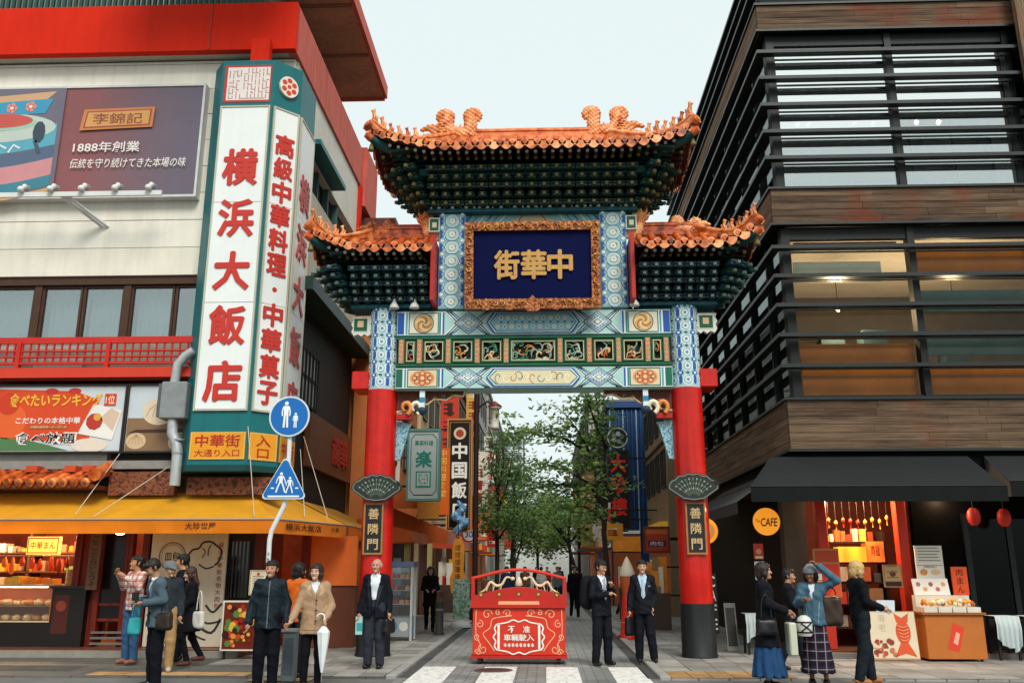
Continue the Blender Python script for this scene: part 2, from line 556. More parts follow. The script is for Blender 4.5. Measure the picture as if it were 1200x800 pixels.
class SDF:
 """smooth union of tapered capsules and ellipsoids, then cuts"""
 def __init__(s, lo, hi, h, fine=None):
  s.ax = []
  for k in range(3):
   hh = h[k] if hasattr(h, '__len__') else h
   if fine and fine[k]:
    a, b, f = fine[k]
    p = [lo[k]]
    while p[-1] < hi[k]:
     p.append(p[-1] + (f if a < p[-1] < b else hh))
    s.ax.append(np.array(p))
   else:
    s.ax.append(np.arange(lo[k], hi[k] + hh, hh))
  s.X, s.Y, s.Z = np.meshgrid(*s.ax, indexing='ij')
  s.val = np.full(s.X.shape, 1.0)
 def _win(s, lo, hi):
  sl = []
  for k in range(3):
   a = np.searchsorted(s.ax[k], lo[k]); b = np.searchsorted(s.ax[k], hi[k])
   sl.append(slice(max(0, a - 1), min(len(s.ax[k]), b + 1)))
  return tuple(sl)
 def _merge(s, w, d, k):
  v = s.val[w]
  if k <= 0: s.val[w] = np.minimum(v, d); return
  h = np.clip(0.5 + 0.5 * (v - d) / k, 0, 1)
  s.val[w] = v + (d - v) * h - k * h * (1 - h)
 def cap(s, a, b, r0, r1, k=0.03, sc=(1, 1, 1), pad=0.08):
  """tapered capsule; sc squashes it along x, y, z (1 = round)"""
  a = np.array(a, float); b = np.array(b, float); m = max(r0, r1) * max(sc) + pad
  w = s._win(np.minimum(a, b) - m, np.maximum(a, b) + m)
  d = b - a; L = float(d @ d) or 1e-9
  px, py, pz = s.X[w] - a[0], s.Y[w] - a[1], s.Z[w] - a[2]
  t = np.clip((px * d[0] + py * d[1] + pz * d[2]) / L, 0, 1)
  qx, qy, qz = (px - t * d[0]) / sc[0], (py - t * d[1]) / sc[1], (pz - t * d[2]) / sc[2]
  dist = np.sqrt(qx * qx + qy * qy + qz * qz) - (r0 + (r1 - r0) * t)
  s._merge(w, dist * min(sc), k); return s
 def ell(s, c, r, k=0.03, pad=0.08):
  c = np.array(c, float); r = np.array(r, float)
  w = s._win(c - r - pad, c + r + pad)
  q = np.sqrt(((s.X[w] - c[0]) / r[0]) ** 2 + ((s.Y[w] - c[1]) / r[1]) ** 2 + ((s.Z[w] - c[2]) / r[2]) ** 2)
  s._merge(w, (q - 1) * float(r.min()), k); return s
 def rbox(s, c, hf, r, k=0.0):
  q = [np.abs(g - c[i]) - (hf[i] - r) for i, g in enumerate((s.X, s.Y, s.Z))]
  d = np.sqrt(sum(np.maximum(a, 0) ** 2 for a in q)) + np.minimum(np.maximum(np.maximum(q[0], q[1]), q[2]), 0) - r
  s._merge((slice(None),) * 3, d, k); return s
 def path(s, pts, rs, k=0.03, sc=(1, 1, 1)):
  for i in range(len(pts) - 1): s.cap(pts[i], pts[i + 1], rs[i], rs[i + 1], k, sc)
  return s
 def cut(s, f):
  """keep where f < 0"""
  s.val = np.maximum(s.val, f); return s
 def mesh(s): return surface_nets(s.val, *s.ax)

def nets_obj(name, V, F, mats, midx=None, parent=None, loc=None, smooth=True):
 me = bpy.data.meshes.new(name)
 me.from_pydata(V.tolist(), [], F.tolist())
 for m in mats: me.materials.append(m)
 if midx is not None: me.polygons.foreach_set('material_index', midx)
 me.polygons.foreach_set('use_smooth', [smooth] * len(me.polygons))
 me.update()
 o = bpy.data.objects.new(name, me)
 link(o, parent, org(parent) if (parent and loc is None) else (loc or (0, 0, 0)))
 return o

# ================================================================== ground, road, pavements
def paving_mat(name, base, bw, bh, vary=0.18, joint='3c3c3a', off=0.5, rough=0.75, wet=0.0):
 key = ('pav', name)
 if key in _MATS: return _MATS[key]
 m = bpy.data.materials.new(name); m.use_nodes = True
 nt = m.node_tree; N = nt.nodes; L = nt.links
 b = N['Principled BSDF']; b.inputs['Specular IOR Level'].default_value = 0.35
 geo = N.new('ShaderNodeNewGeometry')
 br = N.new('ShaderNodeTexBrick')
 br.offset = off
 br.inputs['Scale'].default_value = 1.0
 br.inputs['Mortar Size'].default_value = 0.012
 br.inputs['Mortar Smooth'].default_value = 0.3
 br.inputs['Brick Width'].default_value = bw
 br.inputs['Row Height'].default_value = bh
 c = lin(base)
 br.inputs['Color1'].default_value = (*[v * (1 + vary) for v in c], 1)
 br.inputs['Color2'].default_value = (*[v * (1 - vary) for v in c], 1)
 br.inputs['Mortar'].default_value = (*lin(joint), 1)
 L.new(geo.outputs['Position'], br.inputs['Vector'])
 n1 = N.new('ShaderNodeTexNoise'); n1.inputs['Scale'].default_value = 0.9; n1.inputs['Detail'].default_value = 7; n1.inputs['Roughness'].default_value = 0.7
 L.new(geo.outputs['Position'], n1.inputs['Vector'])
 mr = N.new('ShaderNodeMapRange'); mr.inputs[1].default_value = 0.3; mr.inputs[2].default_value = 0.7; mr.inputs[3].default_value = 0.6; mr.inputs[4].default_value = 1.18
 L.new(n1.outputs[0], mr.inputs[0])
 vm = N.new('ShaderNodeVectorMath'); vm.operation = 'SCALE'
 L.new(br.outputs['Color'], vm.inputs[0]); L.new(mr.outputs[0], vm.inputs['Scale'])
 L.new(vm.outputs[0], b.inputs['Base Color'])
 m2 = N.new('ShaderNodeMapRange'); m2.inputs[1].default_value = 0.35; m2.inputs[2].default_value = 0.65
 m2.inputs[3].default_value = rough - 0.25; m2.inputs[4].default_value = rough
 L.new(n1.outputs[0], m2.inputs[0]); L.new(m2.outputs[0], b.inputs['Roughness'])
 bp = N.new('ShaderNodeBump'); bp.inputs['Strength'].default_value = 0.5; bp.inputs['Distance'].default_value = 0.006; bp.invert = True
 L.new(br.outputs['Fac'], bp.inputs['Height']); L.new(bp.outputs[0], b.inputs['Normal'])
 _MATS[key] = m
 return m

def worn_mat(name, base, under, amount=0.5, scale=9, rough=0.7):
 """painted marking worn down to what lies under it"""
 m = bpy.data.materials.new(name); m.use_nodes = True
 nt = m.node_tree; N = nt.nodes; L = nt.links
 b = N['Principled BSDF']; b.inputs['Roughness'].default_value = rough
 geo = N.new('ShaderNodeNewGeometry')
 n1 = N.new('ShaderNodeTexNoise'); n1.inputs['Scale'].default_value = scale; n1.inputs['Detail'].default_value = 9; n1.inputs['Roughness'].default_value = 0.75
 L.new(geo.outputs['Position'], n1.inputs['Vector'])
 mr = N.new('ShaderNodeMapRange'); mr.inputs[1].default_value = 0.38; mr.inputs[2].default_value = 0.5; mr.inputs[3].default_value = amount; mr.inputs[4].default_value = 0
 L.new(n1.outputs[0], mr.inputs[0])
 mx = N.new('ShaderNodeMix'); mx.data_type = 'RGBA'
 L.new(mr.outputs[0], mx.inputs[0]); mx.inputs[6].default_value = (*lin(base), 1); mx.inputs[7].default_value = (*lin(under), 1)
 L.new(mx.outputs[2], b.inputs['Base Color'])
 return m

XK0, XK1 = -2.24, 1.68        # the two kerb lines of the street
def sheet(name, x0, x1, y0, y1, z, m, **k):
 return MB().add([(x0, y0, z), (x1, y0, z), (x1, y1, z), (x0, y1, z)], [(0, 1, 2, 3)], m).build(name, kind='structure', origin=(0, 0, 0), **k)

asphalt = mat('6c6d6a', 0.85, 0.22, 1.2, bump=0.35, bscale=90)
sheet('ground', -600, 600, -300, 900, -0.008, asphalt)
sheet('road', XK0, XK1, 15.62, 140, 0.0, paving_mat('street_setts', '9c9c98', 0.3, 0.15, 0.12, '5c5d5b'))
sheet('crossing_bed', -30, 30, 9.0, 13.2, 0.0, mat('5c5e5c', 0.85, 0.2, 1.0, bump=0.35, bscale=90))
cw = sheet('crossing_road', XK0, XK1, 13.2, 15.62, 0.0, paving_mat('crossing_setts', '868886', 0.3, 0.15, 0.1, '545654'))
white_paint = worn_mat('crossing_white', 'e4e3de', '8a8b88', 0.85)
for i, (a, b) in enumerate(((-2.06, -1.5), (-1.02, -0.48), (0.0, 0.52), (1.02, 1.54))):
 MB().add([(a, 10.5, 0.004), (b, 10.5, 0.004), (b, 15.55, 0.004), (a, 15.55, 0.004)], [(0, 1, 2, 3)], white_paint).build(
  'crossing_stripe', cw)

# pavements: base sheet, slabs near the crossing one by one, kerb stones
slab_mats = [mat(c, 0.75, 0.25, 2.2, bump=0.25, bscale=60) for c in ('98968f', '8c8a84', 'a09d96', '82807a')]
tan_mats = [mat(c, 0.8, 0.25, 3.0, bump=0.3, bscale=60) for c in ('b08a5c', 'a67f52', 'bb9668')]
def pavement(name, x0, x1, y0, y1, far_mat):
 return MB().box(x0, x1, y0, y1, -0.1, 0.02, far_mat).build(name, kind='structure', origin=(0, 0, 0))
pav_far = paving_mat('pavement_slabs', '969490', 0.45, 0.45, 0.1, '4a4a48', 0.0)
pl = pavement('pavement_left', -5.75, XK0 - 0.17, 15.6, 140, pav_far)
pr = pavement('pavement_right', XK1 + 0.17, 4.9, 15.6, 140, pav_far)
fl = pavement('forecourt_left', -30, XK0 - 0.17, 13.9, 15.58, paving_mat('forecourt_asphalt', '60625e', 0.9, 0.9, 0.05, '444644', 0.0))
fr_ = pavement('forecourt_right', XK1 + 0.17, 30, 13.9, 15.58, pav_far)
sl = pavement('shop_apron_left', -30, -5.77, 15.6, 17.0, paving_mat('apron_asphalt', '5a5c58', 1.2, 1.2, 0.05, '3c3e3c', 0.0))
sr = pavement('shop_apron_right', 4.92, 30, 15.6, 17.4, pav_far)

_slab = {}
def slab(w, d, m):
 k = (w, d, m.name)
 if k not in _slab: _slab[k] = MB().box(-w/2, w/2, -d/2, d/2, 0, 0.014, m, 0.004).mesh('slab')
 return _slab[k]
def lay_slabs(parent, x0, x1, y0, y1, w, d, mats, gap=0.012, zb=0.0205):
 y = y0
 while y + d <= y1 + 1e-6:
  x = x0
  while x + w <= x1 + 1e-6:
   o = bpy.data.objects.new('slab', slab(round(w - gap, 3), round(d - gap, 3), rnd.choice(mats)))
   link(o, parent, (x + w / 2, y + d / 2, zb + rnd.uniform(0, 0.0035)))
   x += w
  y += d
lay_slabs(pl, -4.2, XK0 - 0.17, 15.62, 20.6, 0.447, 0.45, slab_mats)
lay_slabs(pr, XK1 + 0.17, 4.6, 15.62, 20.6, 0.45, 0.45, slab_mats)
lay_slabs(fr_, 4.0, 9.4, 13.92, 15.58, 0.6, 0.41, slab_mats)
lay_slabs(fr_, XK1 + 0.17, 4.0, 13.92, 14.75, 0.31, 0.41, tan_mats)
lay_slabs(fr_, XK1 + 0.17, 4.0, 14.76, 15.58, 0.43, 0.41, slab_mats)
lay_slabs(fl, -7.0, -4.4, 13.92, 14.34, 0.31, 0.41, tan_mats)
lay_slabs(fl, -4.38, XK0 - 0.17, 13.92, 15.58, 0.39, 0.41, slab_mats)
lay_slabs(fl, -4.38, -3.4, 13.5, 13.9, 0.31, 0.4, tan_mats, zb=0.0)

kerb_mat = mat('9b9a95', 0.8, 0.2, 4, bump=0.3)
gut_mat = mat('4c4d4b', 0.7, 0.2, 4)
_k = MB().box(-0.08, 0.08, -0.495, 0.495, -0.1, 0.05, kerb_mat, 0.012).mesh('kerb_stone')
for xk, name, par in ((XK0 - 0.085, 'kerb_left', pl), (XK1 + 0.085, 'kerb_right', pr)):
 kb = MB().box(xk - 0.07, xk + 0.07, 14, 120, -0.1, 0.018, gut_mat).build(name, kind='structure', origin=(0, 0, 0))
 for i in range(26):
  link(bpy.data.objects.new('kerb_stone', _k), kb, (xk, 14.4 + i, 0))
 s = 1 if xk < 0 else -1
 MB().box(xk + s * 0.09, xk + s * 0.25, 14, 120, -0.05, 0.004, gut_mat).build('gutter', kb, origin=(0, 0, 0))
# patched asphalt and drain grates
for k, (x0, x1, y0, y1) in enumerate(((-9.2, -7.6, 14.5, 15.3), (-6.9, -5.9, 14.45, 15.0))): MB().box(x0, x1, y0, y1, .0, .0235, mat(('4a4c49', '545653')[k], .9, .3, 3, bump=.5, bscale=60)).build('asphalt_patch', fl)
for k, y in enumerate((16.6, 19.2)):
 for x, par in ((XK0 + .09, pl), (XK1 - .09, pr)):
  q = MB(); q.box(x - .08, x + .08, y, y + .5, .0, .006, mat('2a2a29', .6))
  for j in range(8): q.box(x - .07, x + .07, y + .02 + j * .06, y + .05 + j * .06, .006, .012, mat('5a5a58', .5, .2, 9, metal=.5))
  q.build('drain_grate', par)
# manhole
mh = thing('manhole_cover', 'round iron manhole cover in the road in front of the red barrier', 'manhole cover', (-0.85, 15.0, 0))
iron = mat('6a6a68', 0.5, 0.2, 20, metal=0.6)
MB().lathe([(0.31, 0), (0.31, 0.012), (0.27, 0.012)], iron, (-0.85, 15.0, 0.001), 28).build('rim', mh)
q = MB()
q.lathe([(0.265, 0), (0.265, 0.008)], mat('7b7b78', 0.55, 0.2, 20, metal=0.4), (-0.85, 15.0, 0.001), 28)
for i in range(-3, 4):
 w = math.sqrt(max(0, 0.25 ** 2 - (i * 0.07) ** 2))
 q.box(-0.85 - w, -0.85 + w, 15.0 + i * 0.07 - 0.015, 15.0 + i * 0.07 + 0.015, 0.009, 0.013, iron)
q.build('lid', mh)

# ================================================================== the gate
GX, GY = -0.20, 17.0
gate = thing('chinatown_gate', 'tall red-columned gate with orange tiled roofs spanning the street', 'gate', (GX, GY, 0))
red = mat('cc1c10', 0.5, 0.16, 3.5, bump=0.14, bscale=12, spec=0.2, streak=0.3, coat=0.3)
red_d = mat('b51e16', 0.45, 0.12, 3)
black = mat('1d2022', 0.4, 0.2, 3, spec=0.4)
CREAM, TEAL, BLUE, GREEN, PALE, ORANGE, LBLUE, NAVY = 'dcd8c6', '1c7d88', '1d55a8', '15634c', 'bcd6d2', 'd98a55', '9cc6d4', '10184c'

def glaze_mat(name, cols, rough=0.28):
 m = bpy.data.materials.new(name); m.use_nodes = True
 nt = m.node_tree; N = nt.nodes; L = nt.links
 b = N['Principled BSDF']; b.inputs['Roughness'].default_value = rough; b.inputs['Specular IOR Level'].default_value = 0.5
 oi = N.new('ShaderNodeObjectInfo'); geo = N.new('ShaderNodeNewGeometry')
 n1 = N.new('ShaderNodeTexNoise'); n1.inputs['Scale'].default_value = 7; n1.inputs['Detail'].default_value = 6
 L.new(geo.outputs['Position'], n1.inputs['Vector'])
 ma = N.new('ShaderNodeMath'); ma.operation = 'MULTIPLY_ADD'; ma.inputs[1].default_value = 0.3; ma.inputs[2].default_value = -0.15
 L.new(oi.outputs['Random'], ma.inputs[0])
 a2 = N.new('ShaderNodeMath'); L.new(ma.outputs[0], a2.inputs[0]); L.new(n1.outputs[0], a2.inputs[1])
 cr = N.new('ShaderNodeValToRGB'); e = cr.color_ramp.elements
 while len(e) < len(cols): e.new(0.5)
 for i, c in enumerate(cols):
  e[i].position = 0.25 + 0.5 * i / (len(cols) - 1); e[i].color = (*lin(c), 1)
 L.new(a2.outputs[0], cr.inputs[0]); L.new(cr.outputs[0], b.inputs['Base Color'])
 return m
glaze = glaze_mat('orange_glaze', ['4a1c0c', 'b04818', 'd46422', 'e08a48'], 0.32)
glaze_hi = glaze_mat('orange_glaze_pale', ['7a3414', 'd06c2a', 'e6965a', 'efb67c'], 0.32)
soffit = mat('3a1d16', 0.7, 0.2, 5)
br_dark = mat('12332c', 0.6, 0.25, 6)
br_teal = mat('1b4f4c', 0.6, 0.25, 6)
br_gold = mat('6f683c', 0.55, 0.3, 9)
br_blue = mat('1d3f63', 0.6, 0.25, 6)
dot_white = mat('b9bfae', 0.6, 0.15, 9)
raft_mat = mat('4a2018', 0.65, 0.25, 5)
gold = mat('c08a3e', 0.38, 0.22, 9, metal=0.55, spec=0.5, bump=0.15, bscale=50)
gold_dark = mixed_mat('carved_gilt', ['4a1e10', '924a22', 'b8703a', 'd29a62'], 22, 0.45, 5, 0.5, 0.8, 0.35)

# ---- columns
def column_print(fr, w, h, p):
 """blue and white floral lattice"""
 n = max(3, round(h / 0.27))
 s = h / n
 for i in range(n):
  y = s * (i + 0.5)
  p.disc(0, y, w * 0.30, PALE, 1, 14); p.ring(0, y, w * 0.30, 0.014, '5b93ae', 2, 14)
  p.disc(0, y, w * 0.17, 'e3e8df', 3, 8); p.ring(0, y, w * 0.15, 0.014, '7fb0b8', 4, 8)
  p.disc(0, y, 0.02, 'c9b27c', 5, 6)
  for sx in (-1, 1):
   p.poly([(sx * w * 0.5, y - s * 0.36), (sx * w * 0.5, y + s * 0.36), (sx * w * 0.36, y + s * 0.18), (sx * w * 0.42, y), (sx * w * 0.36, y - s * 0.18)][::sx], BLUE, 1)
   p.strip([(sx * w * 0.34, y - s * 0.3), (sx * w * 0.27, y), (sx * w * 0.34, y + s * 0.3)], 0.016, 'e8ebe4', 2)
   p.disc(sx * w * 0.40, y + s * 0.5, w * 0.07, 'e8ebe4', 2, 8)

for sx in (-1, 1):
 cx = GX + sx * 2.99
 col = part_empty('column', gate, (cx, GY, 0))
 MB().lathe([(0.33, 0), (0.33, 0.05), (0.315, 0.08), (0.312, 0.95)], black, (cx, GY, 0.02), 32).build('column_base', col)
 MB().lathe([(0.297, 0.97), (0.292, 4.98)], red, (cx, GY, 0), 36).build('column_shaft', col)
 # painted head, wrapped in narrow facets so the pattern follows the round
 hd = MB(); base = mat('a9c9cf', 0.55, 0.1, 5)
 hd.lathe([(0.283, 4.98), (0.283, 6.62)], base, (cx, GY, 0), 36)
 hd.build('painted_head', col)
 pt = MB()
 H0, H1 = 4.99, 6.60
 n = 6; s = (H1 - H0) / n
 cols6 = {k: mat(k, 0.55, 0.08, 4) for k in ('e3e8df', '1f5cab', '5b93ae', '8fb7c4', '2a6f74', 'd5c79a')}
 def patch(a, z, da, dz, c, rr):
  """diamond patch on the round"""
  vs = []
  for k in range(10):
   t = 2 * math.pi * k / 10
   aa = a + da * math.cos(t); zz = z + dz * math.sin(t)
   vs.append((cx + rr * math.sin(aa), GY - rr * math.cos(aa), zz))
  pt.add(vs, [tuple(range(10))], cols6[c])
 for i in range(n):
  z = H0 + s * (i + 0.5)
  for ja in range(-3, 4):
   a = ja * R(58)
   patch(a, z, R(23), s * 0.42, 'e3e8df', 0.2865); patch(a, z, R(17), s * 0.32, '8fb7c4', 0.2885)
   patch(a, z, R(12), s * 0.24, 'e3e8df', 0.2905); patch(a, z, R(6), s * 0.12, '5b93ae', 0.2925)
   patch(a + R(29), z, R(8), s * 0.34, '1f5cab', 0.2865)
   patch(a + R(29), z + s * 0.5, R(13), s * 0.16, '1f5cab', 0.2875); patch(a + R(29), z + s * 0.5, R(6), s * 0.09, 'e3e8df', 0.2905)
   patch(a, z + s * 0.5, R(7), s * 0.1, '2a6f74', 0.2895)
 pt.build('painted_pattern', col)
 # carved name board on the shaft
 fr = front(cx - (0.02 if sx < 0 else 0.0), GY - 0.315, 1.86)
 nb = part_empty('name_board', col, (cx, GY - 0.31, 1.98))
 MB().obox(fr, -0.165, 0.165, 0, 0.9, -0.06, 0.0, black).build('board', nb)
 q = MB()
 for (x0, x1, y0, y1) in ((-0.185, -0.155, -0.02, 0.92), (0.155, 0.185, -0.02, 0.92), (-0.155, 0.155, -0.02, 0.012), (-0.155, 0.155, 0.888, 0.92)):
  q.obox(fr, x0, x1, y0, y1, -0.05, 0.018, mat('a8703c', 0.5, 0.2, 9))
 q.build('board_frame', nb)
 glyphs(nb, fr, '善隣門', (0, 0, 0), (0.725, 0.445, 0.165), 0.2, 0.2, 'c9a877', 0.012, 0.006)
 # fan shaped ornament
 fz = 3.0
 fan = part_empty('fan_ornament', col, (cx, GY - 0.4, fz))
 ff = front(cx - 0.03 * sx, GY - 0.42, fz)
 out = []
 for k in range(13):
  a = R(32 + 116 * k / 12); out.append((0.56 * math.cos(a), -0.16 + 0.46 * math.sin(a) + (0.03 if k % 2 else 0)))
 out += [(-0.47, 0.02), (-0.2, -0.17), (0, -0.2), (0.2, -0.17), (0.47, 0.02)]
 MB().prism(ff, out, -0.09, 0.0, mat('2b2f2c', 0.55, 0.2, 6)).build('fan_board', fan, fix=True)
 pp = Print(ff, 0.004)
 pp.strip([(x * 0.93, y * 0.9 + 0.005) for x, y in out], 0.014, '7f8a78', 0, True)
 for k in range(11):
  a = R(38 + 104 * k / 10)
  for rr in (0.18, 0.27, 0.35):
   x, y = rr * 1.15 * math.cos(a), -0.16 + rr * 1.0 * math.sin(a) * 1.05
   if abs(x) < 0.43 and y > -0.14: pp.disc(x, y, 0.017, '93a08c' if (k + int(rr * 100)) % 2 else '5d7a66', 1, 7)
  pp.strip([(0.1 * math.cos(a), -0.17 + 0.1 * math.sin(a)), (0.4 * math.cos(a), -0.17 + 0.4 * math.sin(a))], 0.008, '6c7768', 0)
 pp.build('fan_tracery', fan)
 MB().box(cx - 0.05, cx + 0.05, GY - 0.36, GY - 0.28, fz - 0.1, fz + 0.1, black).build('bracket', fan)
 # red tie beam stub and green fret at the outer side
 ox = cx + sx * 0.42
 MB().box(ox - 0.17, ox + 0.17, GY - 0.16, GY + 0.5, 5.0, 5.36, red, 0.015).build('tie_beam_end', col)
 f2 = front(cx + sx * 0.45, GY - 0.12, 6.13)
 q = MB(); fret = [(-0.2, 0), (-0.13, -0.05), (-0.07, 0.0), (0, -0.05), (0.07, 0), (0.15, -0.04), (0.2, 0.05), (0.17, 0.13), (0.21, 0.2), (0.17, 0.28), (0.2, 0.36), (-0.2, 0.36)]
 q.prism(f2, [(x * sx, y) for x, y in fret], -0.1, 0.0, mat('dfe0d4', 0.6, 0.1, 5)); q.build('fret_board', col, fix=True)
 pp = Print(f2, 0.004); pp.rect(-0.165, 0.04, 0.13, 0.33, '145a3f', 0); pp.rect(-0.08, 0.14, 0.04, 0.27, 'e2b98c', 1); pp.frame(-0.165, 0.04, 0.13, 0.33, 0.015, 'dcd8c6', 1); pp.build('fret_paint', col)

# ---- beams
YF = GY - 0.24
HB = 2.70
def pbars(p, x, h, sx, cols):
 for i, (c, w) in enumerate(cols):
  p.rect(min(x, x + sx * w), 0.03, max(x, x + sx * w), h - 0.03, c, 0); x += sx * w
 return x
def chevrons(p, x0, x1, h, flip):
 """concentric lozenge between two half chevrons"""
 cx, w = (x0 + x1) / 2, (x1 - x0) / 2
 lay = 1
 for k, c in ((1.0, TEAL), (0.88, 'e6e8dc'), (0.8, BLUE), (0.7, 'cfe0dc'), (0.58, '6fa9b5'), (0.5, 'dfe6dc'), (0.3, '4f8fa6'), (0.2, 'e9e4cf')):
  p.poly([(cx - w * 0.62 * k, h / 2), (cx, h / 2 - (h / 2 - 0.035) * k), (cx + w * 0.62 * k, h / 2), (cx, h / 2 + (h / 2 - 0.035) * k)], c, lay); lay += 1
 for k in range(-2, 3):
  for j in (-1, 1):
   p.disc(cx + k * w * 0.11, h / 2 + j * (0.10 - abs(k) * 0.03) * h / 0.46, 0.014, '2b6f86', lay, 6)
 for sx in (-1, 1):
  ex = x0 if sx < 0 else x1
  for j, (c, t) in enumerate((('e6e8dc', 0.03), (TEAL, 0.075), ('e6e8dc', 0.115), (BLUE, 0.16), ('cfe0dc', 0.2), (TEAL, 0.24))):
   t *= w / 0.48
   p.strip([(ex - sx * (0.015 + t) * 0.5, 0.035), (ex - sx * (0.02 + t + w * 0.36) , h / 2), (ex - sx * (0.015 + t) * 0.5, h - 0.035)][::1], 0.026, c, 1)
def painted_beam(name, z0, z1, kind, yf=YF):
 h = z1 - z0
 bm = part_empty(name, gate, (GX, GY, z0))
 MB().box(GX - HB, GX + HB, yf, GY + 0.24, z0 + 0.006, z1 - 0.006, mat('a8cfc9', 0.6, 0.1, 3)).build('beam_core', bm)
 p = Print(front(GX, yf, z0), 0.003)
 p.rect(-HB, 0.006, HB, 0.03, '14504e', 1); p.rect(-HB, h - 0.03, HB, h - 0.006, '14504e', 1)
 p.rect(-HB, 0.032, HB, 0.045, 'e6e6da', 1); p.rect(-HB, h - 0.045, HB, h - 0.032, 'e6e6da', 1)
 for sx in (-1, 1):
  pbars(p, sx * 2.69, h, -sx, ((GREEN if kind == 0 else '1b4fa0', 0.13), ('e6e6da', 0.03), ('4b9db0', 0.04), ('e6e6da', 0.02)))
  a, b = sorted((sx * 2.47, sx * 1.87))
  p.rect(a, 0.05, b, h - 0.05, 'd9d5bd' if kind else 'dfc9a4', 1)
  p.frame(a, 0.05, b, h - 0.05, 0.02, '1c6a5c', 2)
  c = (a + b) / 2
  if kind == 0:
   p.disc(c, h / 2, 0.24, 'd79a66', 2, 20, ry=0.155)
   for k in range(8):
    t = k * math.pi / 4
    p.disc(c + 0.15 * math.cos(t), h / 2 + 0.095 * math.sin(t), 0.058, 'c2663a', 3, 10)
    p.disc(c + 0.15 * math.cos(t), h / 2 + 0.095 * math.sin(t), 0.034, 'e2b486', 4, 8)
   p.disc(c, h / 2, 0.07, 'c25a34', 4, 12); p.disc(c, h / 2, 0.04, 'e8c79b', 5, 10)
  else:
   p.disc(c, h / 2, 0.205, '2d6d78', 2, 22); p.disc(c, h / 2, 0.185, 'd9a866', 3, 22)
   for k in range(6):
    t = k * 1.05
    pts = [(c + (0.03 + 0.022 * j) * math.cos(t + 0.35 * j), h / 2 + (0.03 + 0.022 * j) * math.sin(t + 0.35 * j)) for j in range(7)]
    p.strip(pts, 0.024, 'ecd6a4' if k % 2 else '9a6a3a', 4)
  pbars(p, sx * 1.86, h, -sx, ((TEAL, 0.035), ('e6e6da', 0.03), (BLUE, 0.035)))
  a, b = sorted((sx * 1.75, sx * 0.80))
  chevrons(p, a, b, h, sx)
 # long cartouche
 def octo(k, kx=0.0): return [(-0.92 + kx, h / 2), (-0.78 + kx, 0.05 + k), (0.78 - kx, 0.05 + k), (0.92 - kx, h / 2), (0.78 - kx, h - 0.05 - k), (-0.78 + kx, h - 0.05 - k)]
 p.poly(octo(0.0), BLUE, 9); p.poly(octo(0.02, 0.03), 'e9eadf', 10); p.poly(octo(0.035, 0.05), TEAL, 11); p.poly(octo(0.05, 0.075), 'dccfa8' if kind == 0 else '8fbcc4', 12)
 if kind == 0:
  for k in range(-5, 6):
   cx = k * 0.135; ph = k * 1.3
   pts = [(cx + (0.015 + 0.0095 * j) * math.cos(ph + 0.6 * j), h / 2 + (0.015 + 0.011 * j) * math.sin(ph + 0.6 * j) * 1.2) for j in range(9)]
   p.strip(pts, 0.018, ('b9824e', '6f8f8a', 'f1ead2')[k % 3], 13)
 else:
  for k in range(-5, 6):
   for j, yy in enumerate((-0.09, 0.09)):
    x = k * 0.14 + (0.07 if j else 0)
    if abs(x) > 0.75: continue
    p.disc(x, h / 2 + yy, 0.044, 'd9e4dc', 13, 10); p.disc(x, h / 2 + yy, 0.022, 'e2b98c' if (k + j) % 2 else '3f8a9c', 14, 8)
   p.disc(k * 0.14 + 0.07, h / 2, 0.025, '2c6fa0', 13, 8)
 p.build('beam_painting', bm)
 return bm
painted_beam('lower_beam', 4.96, 5.42, 0)
painted_beam('upper_beam', 6.03, 6.57, 1)

# ---- carved middle band
mid = part_empty('carved_band', gate, (GX, GY, 5.42))
MB().box(GX - HB, GX + HB, YF + 0.09, GY + 0.2, 5.426, 6.024, mat('17201c', 0.7, 0.2, 5)).build('band_back', mid)
grn = mat('175c3f', 0.55, 0.15, 4)
q = MB(); q.box(GX - HB, GX + HB, YF - 0.02, YF + 0.088, 5.426, 5.475, grn); q.box(GX - HB, GX + HB, YF - 0.02, YF + 0.088, 5.975, 6.024, grn); q.build('band_rail', mid)
posts = [0.53, 1.10, 1.67, 2.24, 2.60]
pans = [(-0.53, 0.53)] + [(posts[i], posts[i + 1]) for i in range(4)]
post_m = mat('cf9a70', 0.55, 0.18, 9)
for sx in (-1, 1):
 for x in posts:
  po = MB().box(GX + sx * x - 0.055, GX + sx * x + 0.055, YF - 0.035, YF + 0.085, 5.478, 5.972, post_m, 0.008).build('band_post', mid)
  p = Print(front(GX + sx * x, YF - 0.035, 5.48), 0.002)
  p.frame(-0.05, 0.0, 0.05, 0.49, 0.012, '2c6b4e', 0)
  for k in range(5): p.disc(0, 0.06 + k * 0.092, 0.026, 'b8522e', 1, 8); p.disc(0, 0.06 + k * 0.092, 0.012, 'ecd9a8', 2, 6)
  p.build('post_painting', mid)
relief_c = [mat(c, 0.5, 0.2, 9) for c in ('d8c295', 'c98a4a', 'a4482c', '4f8a6a', '8fa8a0', 'dccfa8')]
r2 = random.Random(11)
